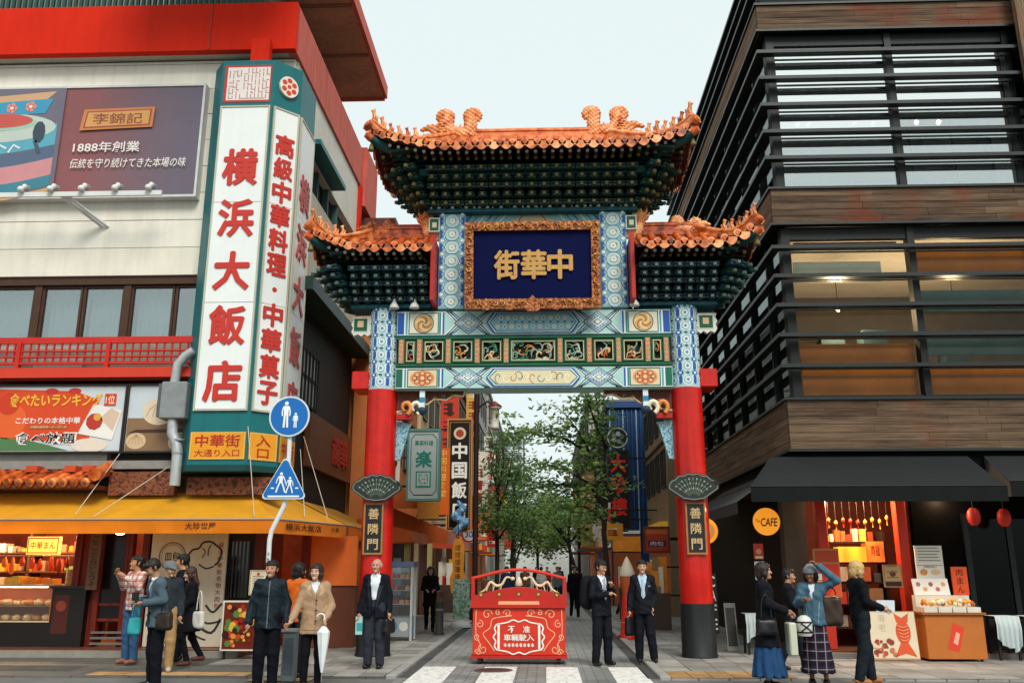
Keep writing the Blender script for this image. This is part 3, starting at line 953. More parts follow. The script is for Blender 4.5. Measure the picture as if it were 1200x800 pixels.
for a, b in pans:
 for sx in ((1,) if a < 0 else (-1, 1)):
  x0, x1 = sorted((sx * a, sx * b)); x0 += 0.075; x1 -= 0.075
  z0, z1 = 5.50, 5.95
  fm = MB(); fy0, fy1 = YF - 0.012, YF + 0.088
  w = 0.045
  for (p0, p1, q0, q1) in ((x0, x1, z0, z0 + w), (x0, x1, z1 - w, z1), (x0, x0 + w, z0 + w, z1 - w), (x1 - w, x1, z0 + w, z1 - w)):
   fm.box(GX + p0, GX + p1, fy0, fy1, q0, q1, grn)
  fo = fm.build('panel_frame', mid)
  p = Print(front(GX, fy0, 0), 0.002); p.frame(x0 + 0.03, z0 + 0.03, x1 - 0.03, z1 - 0.03, 0.014, 'd9c79a', 0); p.build('panel_beading', mid)
  cv = MB()
  area = (x1 - x0 - 2 * w)
  for k in range(max(3, int(area * 26))):
   px, pz = r2.uniform(x0 + w + 0.03, x1 - w - 0.03), r2.uniform(z0 + w + 0.03, z1 - w - 0.03)
   t0 = r2.uniform(0, 6.28); pts = []
   for j in range(6):
    pts.append((GX + min(max(px + 0.03 * j * math.cos(t0), x0 + w + .012), x1 - w - .012), YF + 0.05 - 0.008 * j, min(max(pz + 0.03 * j * math.sin(t0), z0 + w + .012), z1 - w - .012)))
    t0 += r2.uniform(0.3, 1.1)
   cv.tube(pts, [0.024, 0.022, 0.02, 0.018, 0.014, 0.006], r2.choice(relief_c), 5)
  cv.build('carving', mid)

# ---- upper tier: painted posts, back board and name plaque
up = part_empty('upper_tier', gate, (GX, GY, 6.6))
MB().box(GX - 1.9, GX + 1.9, GY - 0.13, GY + 0.2, 6.6, 8.66, mat('8fbdbb', 0.6, 0.12, 3)).build('back_board', up)
p = Print(front(GX, GY - 0.13, 6.6), 0.003)
for sx in (-1, 1):
 for j in range(9):
  x = sx * (0.55 + 0.14 * j)
  p.strip([(x, 1.70), (x + sx * 0.13, 1.87), (x, 2.03)], 0.03, ('e6e6da', '2f8f9a', '1d55a8')[j % 3], 0)
p.disc(0, 1.78, 0.5, 'd9b98c', 1, 20, ry=0.22); p.ring(0, 1.78, 0.3, 0.03, 'b8703e', 2)
for k in range(-4, 5): p.disc(k * 0.1, 1.78 + 0.06 * (k % 2), 0.045, 'efe0bd', 3, 9)
p.build('board_painting', up)
for sx in (-1, 1):
 x0, x1 = sorted((GX + sx * 1.36, GX + sx * 1.90))
 MB().box(x0, x1, GY - 0.27, GY + 0.27, 6.58, 8.62, mat('86b7c0', 0.6, 0.1, 3), 0.02).build('painted_post', up)
 p = Print(front((x0 + x1) / 2, GY - 0.27, 6.6), 0.003); column_print(None, 0.5, 2.0, p); p.build('post_pattern', up)
 MB().box(GX + sx * 1.92, GX + sx * 1.99, GY - 0.8, GY + 0.4, 6.62, 7.95, red_d).build('gable_board', up)
 p = Print(front(GX + sx * 2.0, GY - 0.3, 8.22), 0.003); MB().box(GX + sx * 2.0 - 0.11, GX + sx * 2.0 + 0.11, GY - 0.3, GY - 0.1, 8.22, 8.52, mat('dfe0d4')).build('fret_block', up)
 p.rect(-0.09, 0.02, 0.09, 0.28, '145a3f', 0); p.rect(-0.04, 0.09, 0.05, 0.2, 'd9cfae', 1); p.build('fret_block_paint', up)
q = MB(); q.box(GX - 2.14, GX + 2.14, GY - 0.34, GY + 0.34, 8.625, 8.70, mat('1e5a66', 0.6, 0.15, 4))
for k in range(30): q.lathe([(0.035, 0), (0.05, 0.03), (0.0, 0.1)], mat('d5dcd2', 0.6), (GX - 2.05 + k * 0.1415, GY - 0.32, 8.70), 8)
q.build('head_moulding', up)

plaque = part_empty('name_plaque', gate, (GX, GY - 0.5, 6.5))
th = R(7)
pf = Frame((GX, GY - 0.62, 6.47), (1, 0, 0), (0, -math.sin(th), math.cos(th)))
PW, PH = 1.32, 1.72
MB().obox(pf, -PW + 0.14, PW - 0.14, 0.14, PH - 0.14, -0.08, 0.0, mat('0a1140', 0.6, 0.1, 2, spec=0.06)).build('plaque_board', plaque)
q = MB()
for (x0, x1, y0, y1) in ((-PW, PW, 0, 0.19), (-PW, PW, PH - 0.17, PH), (-PW, -PW + 0.17, 0.19, PH - 0.17), (PW - 0.17, PW, 0.19, PH - 0.17)):
 q.obox(pf, x0, x1, y0, y1, -0.1, 0.07, gold_dark)
q.build('plaque_frame', plaque)
q = MB(); r3 = random.Random(5)
def curl(fr, x, y, r, d, turn, col, n=8, t0=0.0, rr=0.022):
 pts = []
 for j in range(n):
  k = r * (1 - j / (n + 2)); t = t0 + turn * j
  pts.append(fr.p(x + k * math.cos(t), y + k * math.sin(t), d + 0.012 * math.sin(j)))
 q.tube(pts, [rr * (1 - 0.6 * j / n) for j in range(n)], col, 5)
per = []
for i in range(20): per += [(-PW + 0.13 * i + 0.09, 0.10), (-PW + 0.13 * i + 0.09, PH - 0.09)]
for i in range(11): per += [(-PW + 0.09, 0.3 + 0.118 * i), (PW - 0.09, 0.3 + 0.118 * i)]
for (x, y) in per: curl(pf, x, y, 0.055, 0.08, r3.choice((0.8, -0.8)), r3.choice((gold, gold_dark)), 8, r3.uniform(0, 6))
for k in (-0.9, -0.45, 0, 0.45, 0.9):
 s_ = 0.17 if k == 0 else 0.09
 q.prism(pf, [(k - s_, 0.02), (k - s_ * 0.6, -0.06 * s_ / 0.17), (k + s_ * 0.6, -0.06 * s_ / 0.17), (k + s_, 0.02), (k + s_ * .5, 0.15), (k, 0.26 if k == 0 else 0.2), (k - s_ * .5, 0.15)], 0.05, 0.11, gold_dark)
q.build('plaque_carving', plaque, fix=True, kind='stuff')
gold_let = mat('cf9f5c', 0.42, 0.18, 12, metal=0.25, bump=0.15)
glyphs(plaque, pf, '街華中', (-0.5, 0.03, 0.54), [PH / 2 + 0.01] * 3, 0.48, 0.56, gold_let, 0.034, 0.035)

# ---- roofs
def beast_mesh():
 s = SDF((-0.1, -0.1, -0.02), (0.1, 0.1, 0.3), 0.012)
 s.cap((-0.03, 0, 0.02), (0.0, 0, 0.12), 0.042, 0.036, 0.02)
 s.cap((0.02, 0, 0.14), (0.025, 0, 0.2), 0.03, 0.036, 0.02)
 s.cap((0.03, 0, 0.2), (0.07, 0, 0.19), 0.022, 0.016, 0.01)
 for y in (-0.03, 0.03): s.cap((0.02, y, 0.1), (0.055, y, 0.0), 0.016, 0.014, 0.01)
 s.cap((-0.05, 0, 0.04), (-0.07, 0, 0.14), 0.02, 0.012, 0.01)
 for y in (-0.02, 0.02): s.cap((0.01, y, 0.22), (0.0, y, 0.25), 0.011, 0.006, 0.005)
 V, F = s.mesh()
 me = bpy.data.meshes.new('ridge_beast'); me.from_pydata(V.tolist(), [], F.tolist()); me.materials.append(glaze_hi)
 me.polygons.foreach_set('use_smooth', [True] * len(me.polygons)); return me
_beast = beast_mesh()
def dragon_mesh(scale, tails):
 """ridge-end dragon: gaping head towards +x, curled fish tails upwards"""
 s = SDF((-0.75, -0.2, -0.12), (0.75, 0.2, 0.85), 0.014)
 s.path([(-0.55, 0, 0.05), (-0.2, 0, 0.1), (0.15, 0, 0.12), (0.35, 0, 0.16)], [0.11, 0.15, 0.14, 0.12], 0.05, (1, 0.75, 1))
 s.path([(0.3, 0, 0.2), (0.48, 0, 0.26), (0.66, 0, 0.2)], [0.1, 0.075, 0.045], 0.04)         # upper jaw
 s.path([(0.3, 0, 0.08), (0.48, 0, 0.05), (0.6, 0, 0.08)], [0.07, 0.05, 0.03], 0.03)          # lower jaw
 for y in (-0.07, 0.07):
  s.path([(0.3, y, 0.28), (0.18, y * 1.3, 0.38), (0.12, y * 1.3, 0.48)], [0.03, 0.022, 0.01], 0.02)
  s.ell((0.42, y, 0.29), (0.03, 0.03, 0.03), 0.015)
  s.path([(0.2, y * 1.7, 0.02), (0.32, y * 1.9, -0.06), (0.42, y * 1.9, -0.08)], [0.05, 0.04, 0.02], 0.02)
 for tx, th_, sg in tails:
  pts = []; rs = []
  for j in range(13):
   t = j / 12
   if t < 0.55: pts.append((tx + sg * 0.05 * math.sin(t * 5), 0, 0.1 + th_ * t / 0.55)); rs.append(0.145 - 0.02 * t)
   else:
    a = (t - 0.55) / 0.45 * 3.7
    pts.append((tx + sg * (0.12 - 0.12 * math.cos(a)), 0, 0.1 + th_ + 0.12 * math.sin(a))); rs.append(0.125 - 0.13 * (t - 0.55))
  s.path(pts, rs, 0.03, (1, 0.7, 1))
 # back fins, mane and scales
 for k in range(9):
  x = -0.5 + 0.1 * k; s.cap((x, 0, 0.2), (x - 0.05, 0, 0.33 + 0.03 * (k % 2)), 0.03, 0.008, 0.01)
 for k in range(5):
  for y in (-0.1, 0.1): s.cap((0.26, y, 0.05 + 0.06 * k), (0.06, y * 1.5, 0.02 + 0.08 * k), 0.028, 0.01, 0.01)
 s.val += 0.011 * np.sin(s.X * 62) * np.sin(s.Z * 62 + s.X * 20)
 V, F = s.mesh()
 V = V * scale
 me = bpy.data.meshes.new('ridge_dragon'); me.from_pydata(V.tolist(), [], F.tolist()); me.materials.append(glaze_hi)
 me.polygons.foreach_set('use_smooth', [True] * len(me.polygons)); return me
_dr_big = dragon_mesh(0.92, ((-0.42, 0.42, -1), (0.02, 0.40, 1)))
_dr_small = dragon_mesh(0.62, ((-0.3, 0.22, -1), (0.1, 0.14, 1)))

def sweep(mb, pts, prof, m, up=Vector((0, 0, 1))):
 """sweep a closed profile (side, height) along points"""
 pts = [Vector(p) for p in pts]; n = len(prof); vs = []
 for i, p in enumerate(pts):
  d = (pts[min(i + 1, len(pts) - 1)] - pts[max(i - 1, 0)]); d.normalize()
  sd = d.cross(up).normalized(); u = sd.cross(d).normalized()
  vs += [p + sd * a + u * b for a, b in prof]
 fs = [(i * n + k, (i + 1) * n + k, (i + 1) * n + (k + 1) % n, i * n + (k + 1) % n) for i in range(len(pts) - 1) for k in range(n)]
 fs += [tuple(range(n)), tuple(range((len(pts) - 1) * n, len(pts) * n))[::-1]]
 mb.add(vs, fs, m)

RIDGE_PROF = [(-0.10, -0.06), (0.10, -0.06), (0.10, 0.03), (0.075, 0.05), (0.075, 0.13), (0.10, 0.15), (0.10, 0.19), (0.05, 0.235), (-0.05, 0.235), (-0.10, 0.19), (-0.10, 0.15), (-0.075, 0.13), (-0.075, 0.05), (-0.10, 0.03)]
HIP_PROF = [(a * 0.8, b * 0.8) for a, b in RIDGE_PROF]

class Roof:
 def __init__(s, name, xl, xr, rl, rr, zr, ze, hd, lift, hips, pitch, nb, dragons, small=False):
  s.xl, s.xr, s.rl, s.rr, s.zr, s.ze, s.hd, s.lift, s.hips = xl, xr, rl, rr, zr, ze, hd, lift, hips
  s.o = part_empty(name, gate, (GX, GY, ze))
  s.tiles(pitch); s.ridges(nb, dragons, small)
 def T(s, x, y):
  tf = abs(y - GY) / s.hd
  ts = 0.0
  if s.hips[0] and x < s.rl: ts = (s.rl - x) / (s.rl - s.xl)
  if s.hips[1] and x > s.rr: ts = (x - s.rr) / (s.xr - s.rr)
  return tf, ts
 def z(s, x, y):
  tf, ts = s.T(x, y); t = max(tf, ts)
  pr = 1 - max(0.0, 1 - t) ** 1.3
  cor = max(0, min(tf, 1.05) - 0.35) / 0.65 * max(0, min(ts, 1.05) - 0.2) / 0.8
  return s.zr + (s.ze - s.zr) * pr + s.lift * max(0, cor) ** 1.1
 def tiles(s, pitch):
  # under-sheet
  nx, ny = 44, 24
  vs = []; y0, y1 = GY - s.hd, GY + s.hd
  X = [s.xl + (s.xr - s.xl) * i / nx for i in range(nx + 1)]; Y = [y0 + (y1 - y0) * j / ny for j in range(ny + 1)]
  vs = [(x, y, s.z(x, y)) for y in Y for x in X]; n1 = len(vs)
  vs += [(x, y, s.z(x, y) - 0.07) for y in Y for x in X]
  w = nx + 1
  top = [(j * w + i, j * w + i + 1, (j + 1) * w + i + 1, (j + 1) * w + i) for j in range(ny) for i in range(nx)]
  bot = [tuple(n1 + k for k in f[::-1]) for f in top]
  side = [(i, n1 + i, n1 + i + 1, i + 1) for i in range(nx)] + [(ny * w + i, ny * w + i + 1, n1 + ny * w + i + 1, n1 + ny * w + i) for i in range(nx)]
  side += [(j * w, (j + 1) * w, n1 + (j + 1) * w, n1 + j * w) for j in range(ny)] + [(j * w + nx, n1 + j * w + nx, n1 + (j + 1) * w + nx, (j + 1) * w + nx) for j in range(ny)]
  mb = MB(); mb.add(vs, top, glaze, True); mb.add(vs, bot + side, soffit); mb.build('roof_deck', s.o)
  def row(p0, p1, d):
   """one row of cover tiles from p0 (top) to p1 (eave) with its round end tile and the drip tile beside it"""
   mb = MB(); k = 5; r = 0.062
   pts = []
   for i in range(k + 1):
    t = i / k; x = p0[0] + (p1[0] - p0[0]) * t; y = p0[1] + (p1[1] - p0[1]) * t
    pts.append(Vector((x, y, s.z(x, y) + 0.028)))
   mb.tube(pts, r, glaze, 8)
   e = pts[-1] + Vector((d[0], d[1], 0)) * 0.035; sd = Vector((-d[1], d[0], 0))
   mb.tube([pts[-1] - Vector((d[0], d[1], 0)) * 0.02, e], 0.078, glaze_hi, 10)
   mb.tube([e, e + Vector((d[0], d[1], 0)) * 0.012], 0.045, glaze, 8)
   # drip tile: rounded tongue hanging between this row and the next
   c = e + sd * pitch / 2 - Vector((0, 0, 0.035)); hw = pitch / 2 - 0.012
   tong = [(-hw, 0.05), (-hw, 0.0), (-hw * 0.8, -0.06), (-hw * 0.4, -0.10), (0, -0.115), (hw * 0.4, -0.10), (hw * 0.8, -0.06), (hw, 0.0), (hw, 0.05)]
   P = [c + sd * a + Vector((0, 0, b)) for a, b in tong]
   Q = [v - Vector((d[0], d[1], 0)) * 0.05 + Vector((0, 0, 0.012)) for v in P]
   m = len(P)
   mb.add(P, [tuple(range(m))], glaze_hi); mb.add(P + Q, [(i, i + 1, m + i + 1, m + i) for i in range(m - 1)], glaze)
   mb.build('tile_row', s.o, fix=True)
  n = round((s.xr - s.xl) / pitch); pp = (s.xr - s.xl) / n
  for side_ in (-1, 1):
   for i in range(n):
    x = s.xl + pp * (i + 0.5); _, ts = s.T(x, GY)
    ye = GY + side_ * s.hd; yt = GY + side_ * s.hd * min(ts, 0.97)
    row((x, yt), (x, ye), (0, side_))
  m = round(2 * s.hd / pitch); pm = 2 * s.hd / m
  for hp, xe, xr_, d in ((s.hips[0], s.xl, s.rl, (-1, 0)), (s.hips[1], s.xr, s.rr, (1, 0))):
   if not hp: continue
   for j in range(m):
    y = GY - s.hd + pm * (j + 0.5); tf = min(abs(y - GY) / s.hd, 0.97)
    row((xr_ + (xe - xr_) * tf, y), (xe, y), d)
  # rafters
  nr = int((s.xr - s.xl) / 0.17)
  ra = MB(); ra.box(-0.035, 0.035, 0, 0.6, -0.035, 0.035, raft_mat); ra.lathe([(0.034, 0), (0.034, -0.006)], dot_white, (0, 0, 0), 8, axis='Y')
  me1 = ra.mesh('flying_rafter')
  rb = MB(); rb.lathe([(0.042, 0), (0.042, 0.75)], br_dark, (0, 0, 0), 8, axis='Y'); rb.lathe([(0.036, 0.0), (0.036, -0.006)], br_gold, (0, 0, 0), 8, axis='Y')
  me2 = rb.mesh('rafter')
  for i in range(nr):
   x = s.xl + 0.1 + (s.xr - s.xl - 0.2) * (i + 0.5) / nr
   y = GY - s.hd + 0.13
   o = link(bpy.data.objects.new('flying_rafter', me1), s.o, (x, y, s.z(x, y) - 0.13)); o.rotation_euler = (R(9), 0, 0)
   y = GY - s.hd + 0.36
   o = link(bpy.data.objects.new('rafter', me2), s.o, (x, y, s.z(x, y) - 0.25)); o.rotation_euler = (R(14), 0, 0)
  for hp, xe, ang in ((s.hips[0], s.xl, -90), (s.hips[1], s.xr, 90)):
   if not hp: continue
   ns = int(2 * s.hd / 0.17)
   for j in range(ns):
    y = GY - s.hd + 0.1 + (2 * s.hd - 0.2) * (j + 0.5) / ns
    for me, nm, off, dz in ((me1, 'flying_rafter', 0.13, 0.13), (me2, 'rafter', 0.36, 0.25)):
     x = xe + (off if ang < 0 else -off)
     o = link(bpy.data.objects.new(nm, me), s.o, (x, y, s.z(x, y) - dz)); o.rotation_euler = (R(9), 0, R(ang))
  # eave purlin
  q = MB(); xa = s.xl + (0.75 if s.hips[0] else 0); xb = s.xr - (0.75 if s.hips[1] else 0)
  yb = GY - s.hd + 0.62
  q.box(xa, xb, yb, yb + 0.12, s.ze - 0.34, s.ze - 0.20, br_teal)
  if s.hips[0]: q.box(xa, xa + 0.12, yb + .12, 2 * GY - yb, s.ze - 0.338, s.ze - 0.202, br_teal)
  if s.hips[1]: q.box(xb - 0.12, xb, yb + .12, 2 * GY - yb, s.ze - 0.338, s.ze - 0.202, br_teal)
  q.build('eave_purlin', s.o)
 def ridges(s, nb, dragons, small):
  q = MB(); sweep(q, [(s.rl - 0.05, GY, s.zr), ((s.rl + s.rr) / 2, GY, s.zr + 0.01), (s.rr + 0.05, GY, s.zr)], RIDGE_PROF, glaze); q.build('main_ridge', s.o)
  for hp, xe, xr_, sg in ((s.hips[0], s.xl, s.rl, -1), (s.hips[1], s.xr, s.rr, 1)):
   if not hp: continue
   for sy in (-1, 1):
    pts = []
    for i in range(13):
     t = i / 12 * 1.03
     x, y = xr_ + (xe - xr_) * t, GY + sy * s.hd * t
     pts.append(Vector((x, y, s.z(x, y) + 0.02 + 0.10 * max(0, t - 0.72) ** 1.2 * 3)))
    q = MB(); sweep(q, pts, HIP_PROF, glaze_hi); 
    # round boss closing the hip end
    e = pts[-1]; d = (pts[-1] - pts[-2]).normalized()
    q.tube([e - d * 0.03, e + d * 0.05], 0.12, glaze, 10); q.tube([e + d * 0.05, e + d * 0.075], 0.07, glaze_hi, 8)
    q.build('hip_ridge', s.o)
    # hip beam end with a pale horn under the corner
    if sy < 0:
     c = Vector((xe, GY + sy * s.hd, s.z(xe, GY + sy * s.hd) - 0.12)); dd = Vector((sg * (abs(xe - xr_)), sy * s.hd, 0)).normalized()
     q = MB(); q.tube([c - dd * 0.9 - Vector((0, 0, 0.15)), c - dd * 0.2 - Vector((0, 0, 0.06)), c + dd * 0.02], [0.11, 0.1, 0.07], br_teal, 8)
     q.tube([c - dd * 0.0, c + dd * 0.12 + Vector((0, 0, 0.04))], [0.085, 0.06], glaze, 8); q.build('corner_beam', s.o)
     q = MB(); q.lathe([(0.012, 0.02), (0.03, 0), (0.055, -0.09), (0.06, -0.13), (0.0, -0.13)], br_gold, (c.x, c.y + 0.05, c.z - 0.12), 8); q.build('wind_bell', s.o)
    for k in range(nb):
     t = 0.50 + 0.47 * k / max(1, nb - 1)
     i = t * 12 / 1.03; a = pts[int(i)]; b = pts[min(int(i) + 1, 12)]; p = a + (b - a) * (i - int(i))
     o = link(bpy.data.objects.new('ridge_beast', _beast), s.o, p + Vector((0, 0, 0.175)))
     o.rotation_euler = (0, 0, math.atan2(sy * s.hd, xe - xr_)); f = rnd.uniform(0.85, 1.12) * (1.05 if k == nb - 1 else 1); o.scale = (f, f, f * (1.15 if k == nb - 1 else 1))
  for x, sg, me in dragons:
   o = link(bpy.data.objects.new('ridge_dragon', me), s.o, (x, GY - 0.02, s.zr + 0.06)); o.rotation_euler = (0, 0, 0 if sg > 0 else math.pi)

# bracket sets
def bracket_mesh(tiers, step, dz, wid, pal):
 m1, m2, m3 = pal
 mb = MB()
 for i in range(tiers):
  z = dz * i; y1 = -(0.10 + step * i)
  mb.box(-0.045, 0.045, y1 - 0.1, 0.25, z, z + dz * 0.5, m1)
  mb.box(-0.03, 0.03, y1 - 0.145, y1 - 0.1, z + 0.02, z + dz * 0.62, m3)
  for yy in ([y1] if i == 0 else [y1, y1 + step]):
   L = wid * (0.52 if (i + (yy != y1)) % 2 else 0.74) / 2 * 1.25
   mb.box(-L, L, yy - 0.035, yy + 0.035, z + dz * 0.30, z + dz * 0.62, m2 if yy == y1 else m1)
   if yy == y1:
    mb.box(-L + 0.01, L - 0.01, yy - 0.041, yy - 0.036, z + dz * 0.30, z + dz * 0.36, m3)
   for bx in (-L + 0.04, 0, L - 0.04):
    mb.box(bx - 0.045, bx + 0.045, yy - 0.05, yy + 0.05, z + dz * 0.64, z + dz * 0.96, m1 if bx else m2)
    if yy == y1: mb.box(bx - 0.022, bx + 0.022, yy - 0.056, yy - 0.051, z + dz * 0.88, z + dz * 0.95, m3)
 return mb.mesh('bracket_set')
def brackets(roof, x0, x1, hy, z0, n, tiers, step, dz, pal, sides):
 wid = (x1 - x0) / n
 me = bracket_mesh(tiers, step, dz, wid, pal)
 for i in range(n):
  x = x0 + wid * (i + 0.5)
  for sy, ang in ((-1, 0), (1, 180)):
   o = link(bpy.data.objects.new('bracket_set', me), roof.o, (x, GY + sy * hy, z0)); o.rotation_euler = (0, 0, R(ang))
 for sx in sides:
  xe = x0 if sx < 0 else x1
  k = max(1, round(2 * hy / wid))
  for j in range(k):
   y = GY - hy + 2 * hy * (j + 0.5) / k
   o = link(bpy.data.objects.new('bracket_set', me), roof.o, (xe, y, z0)); o.rotation_euler = (0, 0, R(-90 if sx < 0 else 90))
  for sy in (-1, 1):
   for da in (-22, 0, 22):
    o = link(bpy.data.objects.new('bracket_set', me), roof.o, (xe, GY + sy * hy, z0)); o.rotation_euler = (0, 0, R((-45 if sx < 0 else 45) * (1 if sy < 0 else 3) + da)); o.scale = (1, 1.25, 1)
 q = MB(); q.box(x0 - 0.02, x1 + 0.02, GY - hy + 0.02, GY + hy - 0.02, z0 - 0.01, z0 + dz * tiers + 0.25, mat('0e1f1c', 0.7, 0.2, 4))
 # stepped cladding boards behind the arms
 for i in range(tiers):
  q.box(x0 - (step * i * 0.8 if -1 in sides else 0), x1 + (step * i * 0.8 if 1 in sides else 0), GY - hy - step * i * 0.8, GY + hy + step * i * 0.8, z0 + dz * (i + 0.97), z0 + dz * (i + 1.0), mat('0f2a25', 0.7, 0.2, 4))
 q.build('bracket_core', roof.o)

main_roof = Roof('main_roof', GX - 3.14, GX + 3.14, GX - 1.6, GX + 1.6, 10.40, 9.58, 1.40, 0.30, (True, True), 0.245, 6,
     [(GX - 1.74, -1, _dr_big), (GX + 1.74, 1, _dr_big)])
brackets(main_roof, GX - 2.12, GX + 2.12, 0.30, 8.70, 17, 5, 0.128, 0.134, (br_dark, br_teal, br_gold), (-1, 1))
for sx in (-1, 1):
 a, b = sorted((GX + sx * 2.02, GX + sx * 4.30))
 ra, rb_ = sorted((GX + sx * 2.02, GX + sx * 3.3))
 rf = Roof('side_roof', a, b, ra, rb_, 8.22, 7.60, 1.12, 0.32, (sx < 0, sx > 0), 0.25, 5, [(GX + sx * 3.22, sx, _dr_small)])
 a, b = sorted((GX + sx * 2.06, GX + sx * 3.62))
 brackets(rf, a, b, 0.24, 6.70, 7, 5, 0.108, 0.126, (br_dark, br_blue, mat('5c7672', 0.5, 0.3, 9)), (sx,))
 q = MB(); q.box(a - 0.02, b + 0.02, GY - 0.28, GY + 0.28, 6.625, 6.69, mat('1e5a66', 0.6, 0.15, 4)); q.build('side_moulding', rf.o)
 # upright beast where the side roof meets the tier
 o = link(bpy.data.objects.new('ridge_dragon', _dr_small), rf.o, (GX + sx * 2.25, GY - 0.15, 8.36)); o.rotation_euler = (0, R(-70 * 1), 0 if sx > 0 else math.pi)
 # white flood lamps standing on the beam
 for x in ((2.35, 2.75) if sx < 0 else (2.0,)):
  q = MB(); lx = GX + sx * x
  q.lathe([(0.10, 0), (0.085, 0.06), (0.045, 0.12), (0.02, 0.2), (0.012, 0.26)], mat('dcdcd6', 0.5), (lx, GY - 0.36, 6.585), 10); q.build('flood_lamp', gate)

# ---- carved spandrels under the lower beam
for sx in (-1, 1):
 ef = front(GX, GY - 0.05, 4.96)
 out = [(2.69, 0), (1.35, 0), (1.38, -0.10), (1.55, -0.08), (1.72, -0.17), (1.95, -0.15), (2.08, -0.25), (2.3, -0.24), (2.42, -0.36), (2.69, -0.40)]
 out = [(x * sx, y) for x, y in out]
 spn = part_empty('spandrel', gate, (GX + sx * 2, GY, 4.5))
 MB().prism(ef, out, -0.12, 0.0, mat('5a2c1c', 0.6, 0.2, 5)).build('spandrel_board', spn, fix=True)
 p = Print(ef, 0.004); p.strip(out[1:], 0.035, 'd6b98a', 0)
 for k in range(6): p.strip([(sx * (1.6 + 0.17 * k + 0.03 * math.cos(t)), -0.09 - 0.025 * k + 0.035 * math.sin(t)) for t in np.linspace(0, 5, 9)], 0.014, ('9a5a3a', '4f8a84', 'b08a5a')[k % 3], 1)
 p.build('spandrel_paint', spn)
 # hanging post with a painted drop and curled ends
 hx = GX + sx * 2.17
 q = MB(); q.box(hx - 0.05, hx + 0.05, GY - 0.2, GY - 0.1, 4.6, 4.955, mat('d8e2e0', 0.5)); q.box(hx - 0.052, hx + 0.052, GY - 0.205, GY - 0.2, 4.72, 4.82, mat('2f7fa6')); q.lathe([(0.0, -0.1), (0.08, -0.04), (0.1, 0.03), (0.06, 0.07)], mat('2a3f52'), (hx, GY - 0.15, 4.56), 10); q.build('drop_post', spn)
 for dx, c in ((0.32, 'd88a4a'), (0.13, 'e6ddc4')):
  q = MB(); x = hx + sx * dx
  pts = [(x + 0.1 * math.cos(t) * (1 - t / 9), GY - 0.16, 4.62 + 0.12 * math.sin(t) * (1 - t / 9)) for t in np.linspace(-1.2, 4.4, 12)]
  q.tube(pts, [0.045] * 8 + [0.035, 0.03, 0.025, 0.02], mat(c, 0.5, 0.15, 8), 8); q.build('curled_end', spn)
 # blue carved wing against the column
 wf = front(GX + sx * 2.66, GY + 0.02, 3.62)
 out = [(0.04 * sx, 0), (-0.06 * sx, 0.02), (-0.22 * sx, 0.62), (-0.27 * sx, 0.72), (0.03 * sx, 0.76)]
 MB().prism(wf, out, -0.1, 0.0, mixed_mat('blue_carving', ['2c5268', '5f93a8', 'a9cbd0', '3f6f86'], 26, 0.6, 3, 0.3, 0.6)).build('wing_carving', spn, fix=True)
 MB().box(*sorted((GX + sx * 2.38, GX + sx * 2.68)), GY - 0.13, GY + 0.05, 4.4, 4.5, red_d).build('wing_cap', spn)

# ================================================================== restaurant on the left corner
LB = thing('restaurant_building', 'cream restaurant building with red roof fascia on the left corner', 'building', (-9.5, 20, 0))
YW = 17.2
white = mat('ebe6d8', 0.75, 0.08, 1.2, streak=0.10, spec=0.15)
white2 = mat('e6e0d0', 0.75, 0.08, 1.2, streak=0.12, spec=0.15)
brown = mat('4a3122', 0.6, 0.2, 4)
dk = mat('1b1a19', 0.7, 0.2, 3)
redf = mat('d62a14', 0.7, 0.08, 0.8, streak=0.10, spec=0.1)
redp = mat('d46c5c', 0.7, 0.14, 1.2, streak=0.25, spec=0.1)
teal = mat('156a6e', 0.45, 0.12, 1.5, streak=0.12)
# solid core behind the facade
q = MB(); q.box(-16, -5.62, YW + 1.2, 24.0, 2.9, 13.1, mat('9a9284', 0.8)); q.build('core', LB)
# cladding boards of the front wall
z = 7.52
i = 0
while z < 12.5:
 h = min(0.62, 12.55 - z)
 boxobj('cladding_board', -16, -5.45, YW - 0.02 + (0.004 if i % 2 else 0), YW + 1.19, z + 0.006, z + h - 0.006, white if i % 3 else white2, LB, 0.006)
 z += h; i += 1
MB().box(-16, -5.45, YW + 0.03, YW + 1.18, 7.35, 7.52, brown).build('window_head', LB)
MB().box(-16, -6.7, YW + 0.02, YW + 1.18, 5.26, 6.10, mat('8d8578', 0.8, 0.2)).build('window_breast', LB)
MB().box(-16, -5.6, YW + 0.03, YW + 1.18, 2.9, 5.24, mat('5d564e', 0.8, 0.2, 2)).build('lower_wall', LB)
